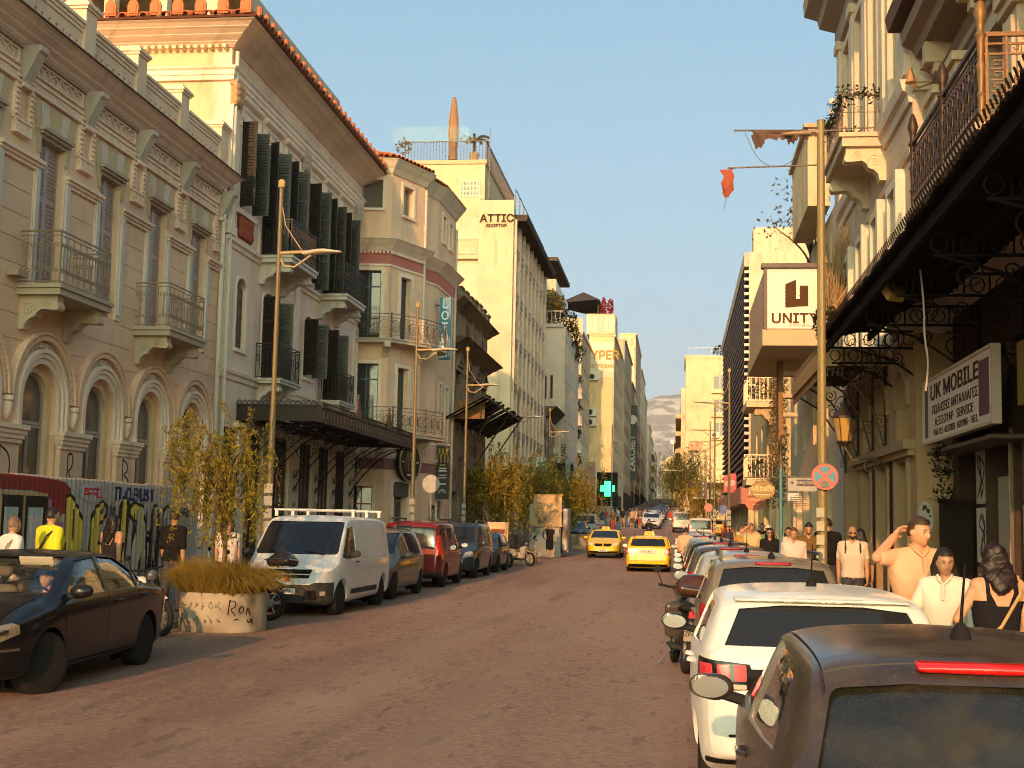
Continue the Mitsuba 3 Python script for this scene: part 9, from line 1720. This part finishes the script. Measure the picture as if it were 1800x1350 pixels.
# the left pavement behind the saloon
LP = [('grey haired person in a white shirt with a bag strap, leftmost by the hoarding', -8.9, 17.2, 60, 1.66, dict(shirt=(.62, .60, .58), hair=(.16, .10, .07), fem=True, strap=(.3, .25, .2))),
      ('person in a bright yellow shirt walking past the hoarding', -8.75, 18.0, 62, 1.80, dict(shirt=(.66, .58, .03), hair=(.015, .01, .01), strap=(.03, .03, .05))),
      ('woman with long dark hair and bare shoulders walking past the hoarding', -8.75, 20.1, 70, 1.72, dict(fem=True, shirt=(.02, .018, .02), hair=(.012, .008, .008), hairs='long', sleeve=0, bare_back=True, skin=(.38, .2, .12))),
      ('person in black clothes at the end of the hoarding', -8.95, 23.2, 80, 1.80, dict(shirt=(.012, .011, .012), hairs='short', sleeve=.6)),
      ('woman in a white top behind the pepper tree trunk', -8.35, 24.4, -60, 1.66, dict(fem=True, shirt=(.60, .55, .50), hair=(.14, .07, .03), hairs='long', skin=(.45, .24, .15), sleeve=.3)),
      ('man in a dark sweatshirt leaning by the derelict house', -9.1, 58.5, -70, 1.78, dict(shirt=(.03, .028, .03), sleeve=.95)),
      ('dark dressed person under the pepper tree by the menu board', -8.4, 59.5, -80, 1.82, dict(shirt=(.02, .018, .018), sleeve=.95)),
      ('woman in a black dress standing before the boarded kiosk, arm raised to her head', -6.25, 66.5, -90, 1.72, dict(fem=True, shirt=(.014, .012, .014), dress=True, hair=(.35, .2, .08), sleeve=.3, arms={'R': ((.30, .05, 1.55), (.08, .08, 1.72))}))]
for lb, x, y, h, H, kw in LP: person(lb, (x, y, .13 if y < 60 else .10), h, H, lod=1 if y < 40 else 2, **kw)
# driver and rider
dpos = rotz(math.radians(-87.4)) @ np.array([.2, .27, 0]) + [-7.30, 14.62, -.40]
person('driver of the black saloon in a dark cap, seen through the windscreen', (dpos[0], dpos[1], dpos[2] - .06), -87.4, 1.70, shirt=(.03, .03, .035), hair=(.02, .015, .012), hat=(.02, .02, .022), skin=(.52, .28, .17), lod=1, seated=True, look=(0, 0), arms={'R': ((.25, .12, 1.22), (.12, .38, 1.30)), 'L': ((-.25, .12, 1.22), (-.12, .38, 1.30))}, name='person')
person('dark dressed rider of the scooter far ahead', (-2.0, 97.25, float(gz(97)) - .16), -90, 1.75, shirt=(.025, .02, .02), hat=(.02, .02, .02), lod=2, seated=True, sleeve=.95, arms={'R': ((.3, .25, 1.2), (.3, .5, 1.2)), 'L': ((-.3, .25, 1.2), (-.3, .5, 1.2))})
# the far crossing
gp = np.random.default_rng(31); CN = ('pale', 'black', 'red', 'blue', 'tan', 'grey', 'white', 'brown'); CC = ((.55, .48, .4), (.02, .02, .02), (.4, .06, .04), (.08, .1, .2), (.45, .28, .15), (.2, .2, .2), (.62, .58, .54), (.12, .07, .05))
for i in range(18):
    c = i % 8; x = -7.4 + .26 * i + gp.uniform(-.1, .1); y = 118 + gp.uniform(0, 22)
    person('%s clad pedestrian in the crowd crossing at the far left, number %s from the left' % (CN[c], ('one', 'two', 'three', 'four', 'five', 'six', 'seven', 'eight', 'nine', 'ten', 'eleven', 'twelve', 'thirteen', 'fourteen', 'fifteen', 'sixteen', 'seventeen', 'eighteen')[i]), (x, y, float(gz(y))), gp.choice([0, 180, -90, 90]) + gp.uniform(-20, 20), gp.uniform(1.6, 1.85), i % 2 == 0, shirt=CC[c], legs=CC[(c + 3) % 8], lod=2, group=FG, shorts=i % 3 == 0, hairs=('short', 'long')[i % 2])
for i in range(8):
    c = (i * 3 + 2) % 8; x = -.7 + .36 * i; y = 122 + gp.uniform(0, 25)
    person('%s clad pedestrian at the far crossing right of the queue, number %s from the left' % (CN[c], ('one', 'two', 'three', 'four', 'five', 'six', 'seven', 'eight')[i]), (x, y, float(gz(y))), gp.choice([-90, 90]) + gp.uniform(-20, 20), gp.uniform(1.6, 1.85), i % 2 == 0, shirt=CC[c], legs=CC[(c + 3) % 8], lod=2, group=FG)
# ---------------------------------------------------------------- thin evening haze that only the far mountain shows
scene['haze_air'] = {'type': 'homogeneous', 'albedo': {'type': 'rgb', 'value': [.95, .95, .95]}, 'sigma_t': 4.5e-5}
scene['haze'] = {'type': 'cube', 'to_world': T().translate([0, 4600, 460]).scale([9200, 8000, 470]), 'bsdf': {'type': 'null'}, 'interior': {'type': 'ref', 'id': 'haze_air'}}
labels['haze'] = {'kind': 'stuff', 'label': 'thin evening haze in the air over the whole street and mountain', 'category': 'haze'}
scene['camera']['medium'] = {'type': 'ref', 'id': 'haze_air'}
